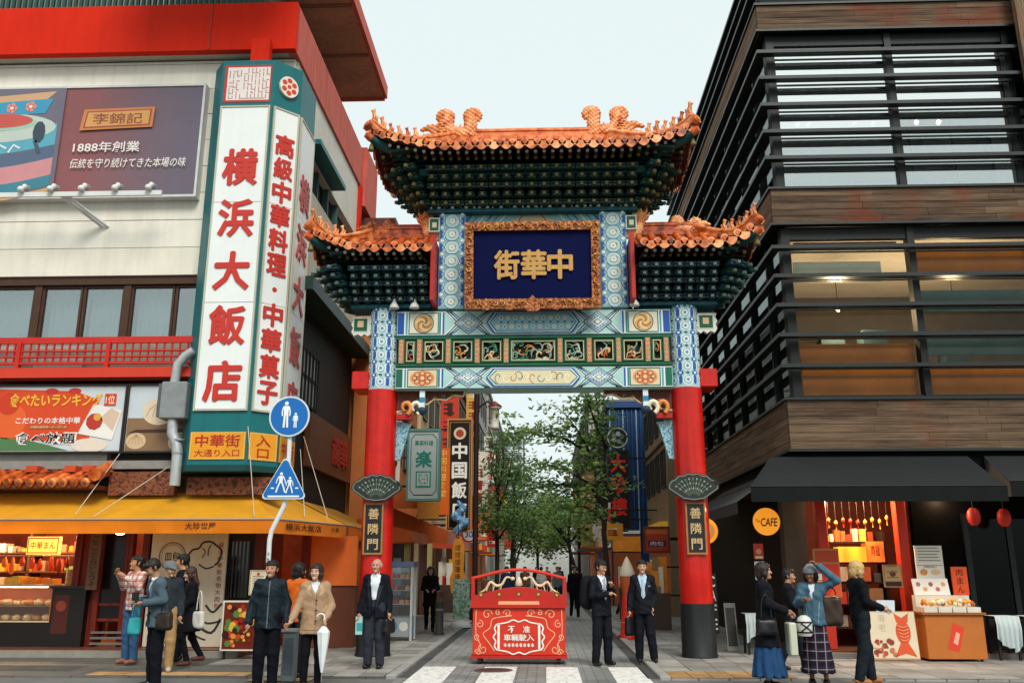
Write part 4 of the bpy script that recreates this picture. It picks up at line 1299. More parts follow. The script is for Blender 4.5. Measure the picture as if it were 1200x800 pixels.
# windows: frame, glass and curtain
gl_l = glass_mat('street_glass', (0.80, 0.86, 0.86), 0.22)
curt = mat('b9c6c6', 0.8, 0.12, 2)
def curtain(x0, x1, y, z0, z1, par, m=curt):
 n = max(6, int((x1 - x0) / 0.045)); vs = []
 for i in range(n + 1):
  x = x0 + (x1 - x0) * i / n; vs += [(x, y + 0.035 * math.sin(i * 1.7) , z0), (x, y + 0.035 * math.sin(i * 1.7), z1)]
 MB().add(vs, [(2 * i, 2 * i + 2, 2 * i + 3, 2 * i + 1) for i in range(n)], m, True).build('curtain', par)
for (x0, x1, cur) in ((-13.4, -12.1, 1), (-12.0, -10.67, 1), (-10.52, -9.66, 1), (-9.64, -8.76, 1), (-8.62, -7.70, 1), (-7.68, -6.8, 0)):
 w = part_empty('window', LB, ((x0 + x1) / 2, YW, 6.1))
 fq = MB(); a = 0.05
 for (p0, p1, q0, q1) in ((x0, x1, 6.11, 6.11 + a), (x0, x1, 7.34 - a, 7.34), (x0, x0 + a, 6.11 + a, 7.34 - a), (x1 - a, x1, 6.11 + a, 7.34 - a)):
  fq.box(p0, p1, YW + 0.1, YW + 0.2, q0, q1, brown)
 fq.build('frame', w)
 MB().box(x0 + a, x1 - a, YW + 0.14, YW + 0.15, 6.16, 7.29, gl_l).build('pane', w)
 if cur: curtain(x0 + 0.02, x1 - 0.02, YW + 0.45, 6.11, 7.33, w)
 else: boxobj('dark_room', x0, x1, YW + 0.4, YW + 0.5, 6.1, 7.34, mat('2b2c2c'), w)
for x in (-12.05, -10.595, -8.69): boxobj('mullion', x - 0.075, x + 0.075, YW + 0.06, YW + 0.22, 6.1, 7.35, brown, LB)
# roof fascia
boxobj('fascia', -16, -5.36, 16.8, 16.98, 12.57, 13.73, redf, LB)
boxobj('fascia', -5.54, -5.36, 16.982, 24.1, 12.57, 13.73, redp, LB)
boxobj('fascia_end', -5.56, -5.26, 24.1, 25.8, 12.0, 13.9, redp, LB)
boxobj('soffit', -16, -5.56, 16.99, 24.0, 12.59, 12.68, mat('b8b0a0', 0.8, 0.15, 2), LB)
boxobj('fascia_seam', -7.3, -7.25, 16.785, 16.8, 12.58, 13.72, mat('b02a18'), LB)
boxobj('roof_slab', -16, -5.56, 17.1, 24, 13.73, 13.85, mat('6a6560'), LB)
boxobj('sign_hanger', -6.25, -5.85, 16.6, 16.79, 12.041, 12.7, redf, LB)
boxobj('corner_post', -5.58, -5.34, 23.8, 24.08, 9.0, 12.57, redf, LB)
# upper eave over the side street
boxobj('eave_soffit', -8.5, -4.87, 13.5, 24.4, 15.75, 15.83, mat('d09a80', 0.7, 0.18, 1.5, streak=0.2), LB)
boxobj('eave_edge', -4.87, -4.77, 13.5, 24.4, 15.69, 16.1, redp, LB)
boxobj('eave_edge', -8.5, -4.87, 24.4, 24.55, 15.7, 16.1, redp, LB)
for y in (17.4, 19.7, 22.0): boxobj('eave_joist', -8.4, -4.9, y, y + 0.09, 15.69, 15.748, mat('9a6a54'), LB)
boxobj('upper_wall', -16, -6.5, 18.2, 23.8, 13.86, 15.74, mat('8a7b6c'), LB)
# green slatted rail on the roof edge
grn_d = mat('1d4a44', 0.6, 0.15, 3)
bar = MB().box(-0.035, 0.035, -0.03, 0.03, 0, 1.1, grn_d).mesh('rail_bar')
for i in range(58): link(bpy.data.objects.new('rail_bar', bar), LB, (-13.6 + i * 0.13, 16.95, 13.74))
boxobj('roof_rail', -16, -5.9, 16.9, 17.0, 14.85, 14.93, grn_d, LB)
# balcony railing
rr_ = mat('c22a1e', 0.45, 0.1, 2)
YR = 16.75
boxobj('balcony_slab', -16, -6.75, YR - 0.05, YW, 5.28, 5.38, rr_, LB)
boxobj('balcony_fascia', -16, -6.75, YR - 0.09, YR - 0.055, 5.24, 5.44, mat('d23c26', 0.5, 0.1, 2), LB)
boxobj('balcony_soffit', -16, -6.75, YR - 0.02, YW, 5.20, 5.275, mat('7a1e16'), LB)
for zz, h in ((5.95, 0.13), (5.52, 0.05), (5.78, 0.03), (5.66, 0.03)): boxobj('rail', -16, -6.75, YR - 0.03, YR + 0.03, zz, zz + h, rr_, LB)
vb = MB().box(-0.015, 0.015, -0.018, 0.018, 0, 0.385, rr_).mesh('baluster')
x = -13.0
while x < -6.8:
 link(bpy.data.objects.new('baluster', vb), LB, (x, YR, 5.568)); x += 0.16
for x in (-12.4, -10.5, -8.68, -6.8): boxobj('rail_post', x - 0.04, x + 0.04, YR - 0.045, YR + 0.045, 5.44, 6.0, rr_, LB)
for (a, b) in ((-11.9, -10.65), (-10.3, -9.3)): boxobj('shoji_panel', a, b, YR + 0.2, YR + 0.24, 5.5, 5.95, mat('c9c6ba'), LB)
# side facade along the street
boxobj('side_wall', -5.6, -5.42, 17.3, 24.2, 7.75, 10.2, mat('cdc3ae', 0.7, 0.12, 1.2, streak=0.15), LB)
boxobj('side_wall_top', -5.6, -5.42, 17.3, 24.2, 10.95, 12.57, mat('d9d4c6', 0.7, 0.12, 1.2), LB)
boxobj('side_recess', -5.9, -5.605, 17.3, 24.2, 10.2, 10.95, dk, LB)
for y in (18.6, 19.6, 20.6, 21.6): boxobj('side_mullion', -5.6, -5.45, y, y + 0.07, 10.2, 10.95, mat('3c5a58'), LB)
boxobj('side_hood', -5.42, -5.05, 18.2, 20.8, 11.0, 11.12, teal, LB)
boxobj('side_canopy', -5.6, -4.95, 17.9, 24.4, 7.42, 7.72, mat('143a33', 0.5, 0.15, 3), LB)
boxobj('side_lower_wall', -5.8, -5.5, 17.9, 24.4, 2.6, 7.42, mat('241f1c', 0.7, 0.2, 3), LB)
w = part_empty('side_window', LB, (-5.5, 19.8, 5.5))
boxobj('pane', -5.49, -5.48, 18.95, 20.7, 5.2, 6.5, mat('c9d3d2', 0.4), w)
for y in (18.95, 19.25, 19.55, 19.85, 20.15, 20.45, 20.68): boxobj('glazing_bar', -5.479, -5.44, y - 0.03, y + 0.03, 5.2, 6.5, dk, w)
for zz in (5.2, 5.85, 6.45): boxobj('glazing_bar', -5.478, -5.45, 18.95, 20.7, zz, zz + 0.06, dk, w)
sp = part_empty('dragon_panel', LB, (-5.3, 22, 4))
boxobj('panel_board', -5.5, -5.36, 19.9, 24.3, 3.85, 5.1, mat('7a4526', 0.6, 0.2, 3), sp)
p = Print(rightward(-5.36, 22.1, 4.5), 0.003); p.text('龍華', 0.75, 0, 1.7, 0.72, 'b02a1e', 0.03, 0, 0.03); p.disc(0.8, 0.2, 0.16, '1c6a58', 2, 8); p.build('panel_relief', sp)

# ---- sign tower on the corner
ST = thing('restaurant_sign_tower', 'tall white and teal corner sign with red characters', 'sign', (-5.9, 16.9, 3.5))
A, B, C_, D_, E_ = (-6.74, 16.4), (-5.62, 16.4), (-5.16, 16.86), (-5.16, 18.0), (-6.74, 18.0)
plan = [A, B, C_, D_, (-7.04, 18.0), (-7.04, 16.78)]
def plan_prism(pl_, z0, z1, m):
 mb = MB(); n = len(pl_)
 P = [(x, y, z0) for x, y in pl_] + [(x, y, z1) for x, y in pl_]
 mb.add(P, [tuple(range(n))[::-1], tuple(range(n, 2 * n))] + [(i, (i + 1) % n, n + (i + 1) % n, n + i) for i in range(n)], m); return mb
plan_prism(plan, 3.48, 12.04, teal).build('tower_body', ST)
plan_prism([(x * 1.0 + (0.02 if x > -6 else -0.02), y - 0.02) for x, y in plan], 3.36, 3.476, mat('103f3d', 0.6)).build('tower_foot', ST)
s2 = math.sqrt(.5)
F1 = Frame((-6.18, 16.4, 3.5), (1, 0, 0), (0, 0, 1))
F2 = Frame((-5.39, 16.63, 3.5), (s2, s2, 0), (0, 0, 1))
F3 = Frame((-5.16, 17.43, 3.5), (0, 1, 0), (0, 0, 1))
pan = mat('e6ebe8', 0.4, 0.05, 1.0, streak=0.05)
redc = 'c2352a'
for fr, hw, nm in ((F1, 0.49, 'front_panel'), (F2, 0.265, 'corner_panel'), (F3, 0.5, 'side_panel')):
 pe = part_empty(nm, ST, fr.p(0, 1.0, 0))
 z0p, z1p = 1.04, 7.42
 for k in range(3):
  a = z0p + (z1p - z0p) * k / 3; b = z0p + (z1p - z0p) * (k + 1) / 3
  MB().obox(fr, -hw, hw, a + 0.006, b - 0.006, 0.002, 0.03, pan).build('light_box_face', pe)
 q = MB(); t = 0.035
 for (x0, x1, y0, y1) in ((-hw - t, -hw, z0p - t, z1p + t), (hw, hw + t, z0p - t, z1p + t), (-hw, hw, z0p - t, z0p), (-hw, hw, z1p, z1p + t)):
  q.obox(fr, x0, x1, y0, y1, 0.0, 0.045, mat('b9b7a4', 0.4, 0.1))
 q.build('panel_trim', pe)
 tx, top, pitch, gw, gh, gc, gb = {'front_panel': ('横浜大飯店', 6.62, 1.12, 0.70, 0.78, redc, 0.036), 'corner_panel': ('高級中華料理・中華菓子', 6.9, 0.525, 0.41, 0.45, redc, 0.036), 'side_panel': ('横浜大飯店', 6.42, 1.12, 0.72, 0.78, 'b0453c', 0.03)}[nm]
 glyphs(pe, fr, tx, [0] * len(tx), [top - pitch * (k + 0.5) for k in range(len(tx))], gw, gh, gc, gb, 0.02, 0.032)
# seal panel at the top
p = Print(F1, 0.012); MB().obox(F1, -0.50, 0.50, 7.55, 8.42, 0.001, 0.01, mat('b23a34', 0.5)).build('seal_panel', ST)
p.rect(-0.44, 7.60, 0.47, 8.37, 'e2d9d2', 0)
r4 = random.Random(3)
for i in range(11):
 x = -0.40 + i * 0.079; y = 7.63
 while y < 8.30:
  h = r4.uniform(0.05, 0.2)
  if r4.random() < 0.8: p.rect(x, y, x + 0.022, min(y + h, 8.35), 'b98a8a', 1)
  if r4.random() < 0.6: p.rect(x, y, x + 0.07, y + 0.016, 'b98a8a', 2)
  y += h + 0.03
p.build('seal_print', ST)
em = part_empty('emblem', ST, F2.p(0, 8.0, 0.03))
MB().prism(F2, [(0.215 * math.cos(t), 8.0 + 0.24 * math.sin(t)) for t in np.linspace(0, 2 * math.pi, 25)[:-1]], 0.0, 0.06, mat('e6dccb')).build('emblem_disc', em)
p = Print(F2, 0.062)
for k in range(6):
 t = k * math.pi / 3 + 0.5; p.disc(0.13 * math.cos(t), 8.0 + 0.145 * math.sin(t), 0.062, 'c8452c', 0, 7)
p.disc(0, 8.0, 0.05, 'c8452c', 0, 8); p.build('emblem_print', em)
# yellow entrance panels at the foot
yel = mat('e39a22', 0.45, 0.08, 2, streak=0.06)
for fr, hw, nm in ((F1, 0.53, 'a'), (F2, 0.29, 'b'), (F3, 0.5, 'c')):
 MB().obox(fr, -hw, hw, 0.08, 0.60, 0.001, 0.02, yel).build('entrance_panel', ST)
 p = Print(fr, 0.022); p.frame(-hw + .01, 0.09, hw - .01, 0.59, 0.012, 'e8c26a', 0)
 if nm == 'a': p.text('中華街', 0, 0.43, 0.86, 0.23, 'b3261c', 0.018, 1); p.text('大通り入口', 0, 0.20, 0.86, 0.14, 'b3261c', 0.008, 1)
 elif nm == 'b': p.text('入', 0, 0.45, 0.3, 0.22, 'b3261c', 0.02, 1); p.text('口', 0, 0.21, 0.24, 0.17, 'b3261c', 0.02, 1)
 else: p.text('中華街', 0, 0.36, 0.8, 0.3, 'b3261c', 0.02, 1)
 p.build('lettering', ST)

# ---- big billboard with its lamps
BB = thing('billboard', 'large faded purple billboard with a blue can on the cream wall', 'billboard', (-9.6, YW - 0.1, 9.2))
bx0, bx1, bz0, bz1 = -13.6, -7.36, 9.24, 11.80
boxobj('board', bx0, bx1, YW - 0.22, YW - 0.021, bz0, bz1, mat('6a5558', 0.55, 0.1, 0.6), BB)
q = MB()
for (a, b, c, d) in ((bx0, bx1, bz0 - 0.05, bz0), (bx0, bx1, bz1, bz1 + 0.05), (bx1, bx1 + 0.05, bz0 - 0.05, bz1 + 0.05)): q.box(a, b, YW - 0.25, YW - 0.02, c, d, mat('cfd0cc', 0.4, 0.1))
q.build('frame', BB)
p = Print(front(bx0, YW - 0.22, bz0), 0.003, 0.5)
W, H = bx1 - bx0, bz1 - bz0
p.rect(0, 0, W, H, '8a5456', 0)
for i in range(14): p.rect(W * 0.62 + i * W * 0.38 / 14, 0, W * 0.62 + (i + 1) * W * 0.38 / 14, H, ('875659', '83585c', '80595e', '7d5a60', '7a5b62', '775c64', '745d66', '725d68', '705e69', '6e5f6b', '6c5f6c', '6a606e', '69606f', '686170')[i], 1)
cx = 2.15   # can
def arcp(x0, x1, y, bow, n=14): return [(x0 + (x1 - x0) * i / n, y - bow * math.sin(math.pi * i / n)) for i in range(n + 1)]
p.rect(0, 0, cx + 1.05, H, '6d6a78', 15)
def band(y0, y1, bow, c, lay, x0=0.0, x1=3.1): p.poly(arcp(x0, x1, y0, bow) + arcp(x0, x1, y1, bow)[::-1], c, lay)
band(0.12, 0.2, 0.25, 'c9a26a', 16); band(0.25, 0.5, 0.25, '3f7f8f', 16); band(0.5, 0.9, 0.25, 'c98a8e', 16); band(0.9, 1.2, 0.25, '55667e', 16); band(1.2, 1.7, 0.22, '5aa3b4', 16)
p.disc(1.6, 1.62, 1.48, 'b9c6bc', 17, 30, ry=0.36); p.disc(1.5, 1.72, 1.15, '9fc0a8', 18, 30, ry=0.2); p.disc(1.8, 1.78, 0.75, 'c4574f', 19, 24, ry=0.17)
p.poly([(0.2, 1.95), (2.8, 2.28), (3.0, 2.48), (0.2, 2.25)], 'c9a07a', 17)
p.poly([(0.2, 1.82), (2.8, 1.95), (2.95, 2.3), (0.2, 2.12)], '3f94b8', 18)
for k in range(4):
 for j in range(5):
  t = j * 1.257; p.disc(1.2 + k * 0.42 + 0.075 * math.cos(t), 2.02 + 0.03 * k + 0.075 * math.sin(t), 0.055, 'd98a7e', 20, 8)
 p.disc(1.2 + k * 0.42, 2.02 + 0.03 * k, 0.04, 'ead9c0', 21, 8)
for k in range(5): p.strip([(0.9 + .3 * k, 1.02), (1.0 + .3 * k, 1.2), (1.15 + .3 * k, 1.12)], 0.05, 'd5dde0', 19)
p.disc(2.72, 1.5, 0.14, '3c4a56', 19, 10, ry=0.26); p.strip([(2.65, 1.3), (2.78, 1.0)], 0.08, '4a5560', 19)
lx = 4.42
p.poly([(lx - 0.82, 1.52), (lx + 0.78, 1.58), (lx + 0.80, 2.06), (lx - 0.76, 2.02)], 'c97f4a', 16)
p.poly([(lx - 0.74, 1.57), (lx + 0.72, 1.62), (lx + 0.74, 2.01), (lx - 0.69, 1.97)], 'a34d42', 17)
p.poly([(lx - 0.70, 1.60), (lx + 0.69, 1.65), (lx + 0.70, 1.98), (lx - 0.66, 1.94)], 'd09a5a', 18)
p.text('李錦記', lx, 1.79, 1.1, 0.26, '8f4a3a', 0.01, 19)
p.text('1888年創業', lx - 0.17, 1.12, 1.46, 0.25, 'e9e2dc', 0.012, 19)
p.text('伝統を守り続けてきた本場の味', lx + 0.34, 0.74, 2.52, 0.23, 'e6ded8', 0.006, 19, skew=0.12)
p.build('print', BB)
lamp_w = mat('d9dbd8', 0.35, 0.08, 3); steel = mat('9fa3a2', 0.4, 0.1, 4, metal=0.5)
boxobj('lamp_rail', -13.6, -7.8, 16.42, 16.48, 9.0, 9.10, lamp_w, BB)
for x in (-9.9, -9.78): MB().tube([(x, 16.45, 9.02), (x + 0.55, YW - 0.02, 8.62)], 0.035, lamp_w, 6).build('stay', BB)
lm = MB(); lm.ball((0, -0.06, -0.03), 0.09, lamp_w); lm.ball((0, 0.1, 0.12), 0.075, lamp_w); lm.tube([(0, -0.04, 0), (0, 0.08, 0.1)], 0.045, lamp_w, 8); lm.lathe([(0.05, 0), (0.1, 0.1)], steel, (0, 0.12, 0.12), 10, axis='Y'); lm.box(-0.02, 0.02, -0.05, 0.05, -0.08, 0.0, steel)
lme = lm.mesh('spot_lamp')
for x in (-12.6, -11.52, -10.72, -10.1, -9.45, -8.75, -8.05): link(bpy.data.objects.new('spot_lamp', lme), BB, (x, 16.40, 9.16)).scale = (.75, .75, .75)

# ---- food posters over the awning
def food_poster(name, label, x0, x1, z0, z1, fill):
 t = thing(name, label, 'poster', ((x0 + x1) / 2, YW - 0.3, z0))
 boxobj('board', x0, x1, YW - 0.36, YW - 0.28, z0, z1, mat('d9d5cb', 0.4), t)
 q = MB(); f = 0.035
 for (a, b, c, d) in ((x0 - f, x1 + f, z0 - f, z0), (x0 - f, x1 + f, z1, z1 + f), (x0 - f, x0, z0, z1), (x1, x1 + f, z0, z1)): q.box(a, b, YW - 0.40, YW - 0.27, c, d, mat('2b2624', 0.5))
 q.build('frame', t)
 p = Print(front(x0, YW - 0.36, z0), 0.003, 0.35); fill(p, x1 - x0, z1 - z0); p.build('print', t); return t
def fill1(p, w, h):
 p.rect(0.02, 0.02, w - 0.02, h - 0.02, 'c9cfd2', 0); p.poly([(0.02, 0.25), (w * 0.75, 0.18), (w * 0.8, h * 0.78), (w * 0.6, h - 0.1), (0.02, h - 0.05)], 'd5481f', 1)
 p.poly([(0.02, 0.02), (w * 0.6, 0.02), (w * 0.3, 0.22), (0.02, 0.3)], '4f7a4c', 2)
 p.disc(0.3, 0.6, 0.35, 'e2602a', 2); p.disc(0.25, 0.95, 0.22, 'c93a18', 3)
 for x in (w * 0.42, w * 0.6): p.disc(x, h - 0.1, 0.13, 'c8322a', 3, 16, ry=0.06)
 p.text('食べたいランキング', w * 0.46, h - 0.28, w * 0.72, 0.26, 'f0b83a', 0.03, 5); p.rect(w * 0.84, h - 0.4, w * 0.93, h - 0.16, 'd23a20', 4); p.text('1位', w * 0.885, h - 0.28, 0.18, 0.18, 'f2e6c0', 0.01, 6)
 p.text('こだわりの本格中華', w * 0.42, h * 0.47, w * 0.5, 0.13, 'f4efe6', 0.012, 5)
 p.rect(w * 0.28, h * 0.345, w * 0.58, h * 0.395, 'a85a24', 4); p.text('中国料理世界一オーダー式', w * 0.43, h * 0.37, w * 0.28, 0.045, 'f0d9a0', 0.0, 6)
 p.text('食べ放題', w * 0.42, h * 0.20, w * 0.48, 0.24, 'f6f2ea', 0.05, 5); p.text('食べ放題', w * 0.42, h * 0.20, w * 0.46, 0.215, '1d1a18', 0.012, 7)
 p.poly([(w * 0.66, 0.35), (w * 0.93, 0.22), (w * 0.985, h * 0.62), (w * 0.76, h * 0.72)], 'e6e2da', 5)
 p.disc(w * 0.78, h * 0.45, 0.17, 'b8382a', 6, 9); p.disc(w * 0.8, h * 0.52, 0.08, 'd9a24a', 7, 7); p.poly([(w * 0.82, h * 0.5), (w * 0.93, h * 0.3), (w * 0.97, h * 0.58), (w * 0.9, h * 0.66)], 'd3b8a0', 6)
 p.disc(w * 0.76, 0.12, 0.36, 'e0d2c0', 3, 16, ry=0.14)
food_poster('food_poster', 'orange restaurant poster with white writing beside the steamed bun poster', -10.86, -8.27, 3.80, 5.10, fill1)
def fill2(p, w, h):
 p.rect(0.01, 0.01, w - .01, h - .01, 'c4cdd2', 0); p.rect(0.01, 0.01, w - .01, h * 0.5, '8a6a4c', 1)
 for (x, y, r, c) in ((0.35, 0.78, 0.34, 'dcc8ac'), (0.12, 0.2, 0.2, 'd0b48e'), (0.62, 0.18, 0.26, 'd6bc98')):
  p.disc(x * w / .8, y, r, c, 2, 20, ry=r * .8)
  for k in range(5): p.strip([(x * w / .8, y + r * .6), (x * w / .8 + (k - 2) * r * .3, y + r * .1), (x * w / .8 + (k - 2) * r * .38, y - r * .3)], 0.012, 'b8966a', 4)
 p.poly([(0.05, 0.36), (w * .8, 0.36), (w * .9, 0.44), (0.2, 0.42)], '4a2f20', 3)
food_poster('bun_poster', 'steamed bun poster beside the grey duct box', -8.19, -6.75, 3.80, 5.10, fill2)
# duct box and bent pipes
DB = thing('duct_box', 'grey metal duct box with silver bent pipes by the corner sign', 'duct', (-7.25, 16.6, 3.2))
galv = mat('b4b8b8', 0.4, 0.2, 6, metal=0.35)
boxobj('box', -7.36, -6.86, 16.35, 16.72, 4.36, 5.08, mat('8a8e8e', 0.5, 0.2, 5, metal=0.2), DB, 0.02)
boxobj('box_side', -7.43, -7.37, 16.4, 16.7, 4.40, 5.05, mat('5a5c5c', 0.5), DB)
MB().tube([(-6.85, 16.5, 5.72), (-7.0, 16.5, 5.62), (-7.14, 16.5, 5.45), (-7.17, 16.5, 5.08)], 0.09, galv, 14).build('upper_pipe', DB)
MB().tube([(-7.13, 16.5, 4.36), (-7.12, 16.5, 4.1), (-7.02, 16.5, 3.9), (-6.98, 16.5, 3.7), (-6.98, 16.5, 3.1)], 0.1, galv, 14).build('lower_pipe', DB)
for zz in (3.7, 3.95): MB().tube([(-6.98, 16.5, zz), (-6.98, 16.5, zz + 0.03)], 0.112, steel, 14).build('pipe_collar', DB)
# small orange tiled canopy
TC = thing('tiled_canopy', 'short row of orange roof tiles above the left end of the yellow awning', 'canopy', (-10.4, 16.6, 3.1))
boxobj('canopy_deck', -14, -8.45, 16.35, YW, 3.05, 3.12, mat('6a3a24'), TC)
boxobj('wall_pipe', -14, -7.1, YW - 0.35, YW - 0.2, 3.46, 3.62, mat('8a8780', 0.6, 0.2, 3), TC)
boxobj('grey_band', -14, -8.6, YW - 0.19, YW - 0.03, 3.35, 3.8, mat('b9b6ae', 0.6, 0.2, 3), TC)
tm = MB(); tm.tube([(0.16, 0.6, 0.28), (0.05, 0.2, 0.12), (0, 0, 0.02)], 0.075, glaze, 8); tm.tube([(0, 0, 0.02), (-0.012, -0.04, 0.0)], 0.085, glaze_hi, 10); tm.tube([(-0.012, -0.04, 0), (-0.014, -0.05, 0)], 0.05, mat('7a3a1c'), 8); tme = tm.mesh('tile')
for i in range(26): link(bpy.data.objects.new('tile', tme), TC, (-13.9 + i * 0.212, 16.33, 3.14))
MB().tube([(-8.5, YW - 0.1, 3.62), (-8.46, 16.6, 3.4), (-8.44, 16.3, 3.3)], [0.08, 0.1, 0.13], glaze, 8).build('end_ridge', TC)
for x in (-12.2, -9.95, -9.2, -8.85): MB().box(x, x + 0.22, 16.6, 16.9, 3.38, 3.50, mat('c04a22', 0.5)).build('tile_fragment', TC)
carv = mixed_mat('carved_beam', ['2a1610', '5c3220', '8a5030', '3a2016'], 14, 0.6, 4, 0.3, 0.8)
boxobj('carved_lintel', -6.85, -5.0, 16.75, 16.95, 2.95, 3.28, carv, LB)
boxobj('dark_lintel', -8.4, -7.1, 16.8, 16.95, 2.95, 3.4, carv, LB)

# ---- yellow awning
AW = thing('yellow_awning', 'long yellow orange shop awning with dark lettering on its valance', 'awning', (-8, 16.5, 2.2))
def cloth_mat(name, hexc, rough=0.7, weave=120, trans=0.25):
 key = ('cloth', name)
 if key in _MATS: return _MATS[key]
 m = bpy.data.materials.new(name); m.use_nodes = True
 nt = m.node_tree; N = nt.nodes; L = nt.links
 b = N['Principled BSDF']; b.inputs['Roughness'].default_value = rough; b.inputs['Specular IOR Level'].default_value = 0.2
 b.inputs['Sheen Weight'].default_value = 0.1
 geo = N.new('ShaderNodeNewGeometry')
 n1 = N.new('ShaderNodeTexNoise'); n1.inputs['Scale'].default_value = 2.0; n1.inputs['Detail'].default_value = 6
 L.new(geo.outputs['Position'], n1.inputs['Vector'])
 mr = N.new('ShaderNodeMapRange'); mr.inputs[1].default_value = 0.3; mr.inputs[2].default_value = 0.7; mr.inputs[3].default_value = 0.84; mr.inputs[4].default_value = 1.08
 L.new(n1.outputs[0], mr.inputs[0])
 vm = N.new('ShaderNodeVectorMath'); vm.operation = 'SCALE'; vm.inputs[0].default_value = lin(hexc)
 L.new(mr.outputs[0], vm.inputs['Scale']); L.new(vm.outputs[0], b.inputs['Base Color'])
 n2 = N.new('ShaderNodeTexNoise'); n2.inputs['Scale'].default_value = 5; n2.inputs['Detail'].default_value = 2
 L.new(geo.outputs['Position'], n2.inputs['Vector'])
 bp = N.new('ShaderNodeBump'); bp.inputs['Strength'].default_value = 0.25; bp.inputs['Distance'].default_value = 0.03
 L.new(n2.outputs[0], bp.inputs['Height']); L.new(bp.outputs[0], b.inputs['Normal'])
 if trans:
  tr = N.new('ShaderNodeBsdfTranslucent'); tr.inputs[0].default_value = (*lin(hexc), 1)
  mx = N.new('ShaderNodeMixShader'); mx.inputs[0].default_value = trans
  L.new(b.outputs[0], mx.inputs[1]); L.new(tr.outputs[0], mx.inputs[2]); L.new(mx.outputs[0], N['Material Output'].inputs[0])
 _MATS[key] = m; return m
awn_y = cloth_mat('yellow_canvas', 'fab21c', trans=0.4); awn_o = cloth_mat('orange_canvas', 'f0881a', trans=0.35)
outer = [(-14, 15.95), (-10.2, 15.95), (-8.35, 15.95), (-4.85, 15.95), (-4.1, 18.4), (-4.05, 22.6)]
inner = [(-14, 17.15), (-10.2, 17.15), (-8.35, 17.15), (-5.7, 17.15), (-5.3, 18.6), (-5.3, 22.6)]
for i in range(5):
 o0, o1, i0, i1 = outer[i], outer[i + 1], inner[i], inner[i + 1]
 if i == 4: o0 = (-4.12, 18.75); i0 = (-5.3, 18.9)
 mb = MB(); nn, mm = 10, 5; vs = []
 for a in range(nn + 1):
  u = a / nn
  for b in range(mm + 1):
   v = b / mm
   x = (i0[0] * (1 - u) + i1[0] * u) * (1 - v) + (o0[0] * (1 - u) + o1[0] * u) * v
   y = (i0[1] * (1 - u) + i1[1] * u) * (1 - v) + (o0[1] * (1 - u) + o1[1] * u) * v
   z = 3.02 * (1 - v) + 2.46 * v - 0.025 * math.sin(math.pi * v) * (1 + math.sin(u * 9)) * 0.5
   vs.append((x, y, z))
 mb.add(vs, [(a * (mm + 1) + b, a * (mm + 1) + b + 1, (a + 1) * (mm + 1) + b + 1, (a + 1) * (mm + 1) + b) for a in range(nn) for b in range(mm)], awn_y, True)
 mb.build('canvas', AW)
 d = Vector((o1[0] - o0[0], o1[1] - o0[1], 0)); L_ = d.length
 vf = Frame((o0[0], o0[1], 2.20), d, (0, 0, 1))
 mb = MB(); n = max(8, int(L_ / 0.12)); vs = []
 for a in range(n + 1):
  x = L_ * a / n; vs += [vf.p(x, 0.0, 0.012 * math.sin(a * 1.1)), vf.p(x, 0.13, 0.006 * math.sin(a * 0.7)), vf.p(x, 0.258, 0)]
 mb.add(vs, [(3 * a + k, 3 * a + 3 + k, 3 * a + 4 + k, 3 * a + 1 + k) for a in range(n) for k in (0, 1)], awn_o, True)
 mb.build('valance', AW)
 p = Print(vf, 0.016)
 if i == 2: p.text('大珍世屋', 2.15, 0.135, 0.56, 0.125, '4a2a12', 0.01, 0); p.build('lettering', AW)
 if i == 3: p.text('横浜大飯店', 0.95, 0.135, 1.25, 0.13, '4a2a12', 0.01, 0); p.text('中華', 2.1, 0.14, 0.3, 0.09, '4a2a12', 0.0, 0); p.build('lettering', AW)
fq = MB()
for i in range(len(outer) - 1): fq.tube([(*outer[i], 2.45), (*outer[i + 1], 2.45)], 0.018, steel, 6)
for x in (-13, -10.2, -8.35, -6.4): fq.tube([(x, 15.97, 2.44), (x, 17.1, 2.3)], 0.015, steel, 6)
fq.build('awning_frame', AW)
cab = mat('c9c4b4', 0.5)
for (a, b) in (((-8.55, 16.0, 2.55), (-8.2, 17.0, 4.0)), ((-8.2, 15.98, 2.5), (-7.0, 17.0, 3.75)), ((-5.25, 16.0, 2.5), (-5.62, 16.38, 4.2)), ((-4.6, 17.0, 2.55), (-5.1, 18.2, 4.0)), ((-4.3, 17.6, 2.55), (-5.1, 18.4, 4.3))):
 MB().tube([a, b], 0.008, cab, 5).build('guy_cable', AW)

# ---- shop under the awning
LS = thing('bun_shop_front', 'dark red timber shop front under the yellow awning', 'shop', (-9, 18, 0))
dred = wood_mat('dark_red_timber', '3c120c', '8a2e1c', 1.0, 'Z', 0.5, '6a2014')
boxobj('floor', -15, -5.6, 16.72, 21.5, 0.03, 0.16, mat('6a3d2a', 0.4, 0.2, 2), LS)
boxobj('floor_edge', -15, -5.6, 16.62, 16.715, 0.0, 0.14, mat('8f8a80', 0.6, 0.2, 3), LS)
boxobj('back_wall', -15, -5.8, 21.4, 21.6, 0.16, 2.9, mat('8a3a20', 0.7, 0.4, 2), LS)
boxobj('ceiling', -15, -5.6, 17.25, 21.5, 2.78, 2.9, mat('8a4a2c'), LS)
boxobj('lintel', -15, -5.62, YW - 0.02, YW + 0.2, 2.35, 2.78, mat('5c1c12', 0.5, 0.2, 3), LS)
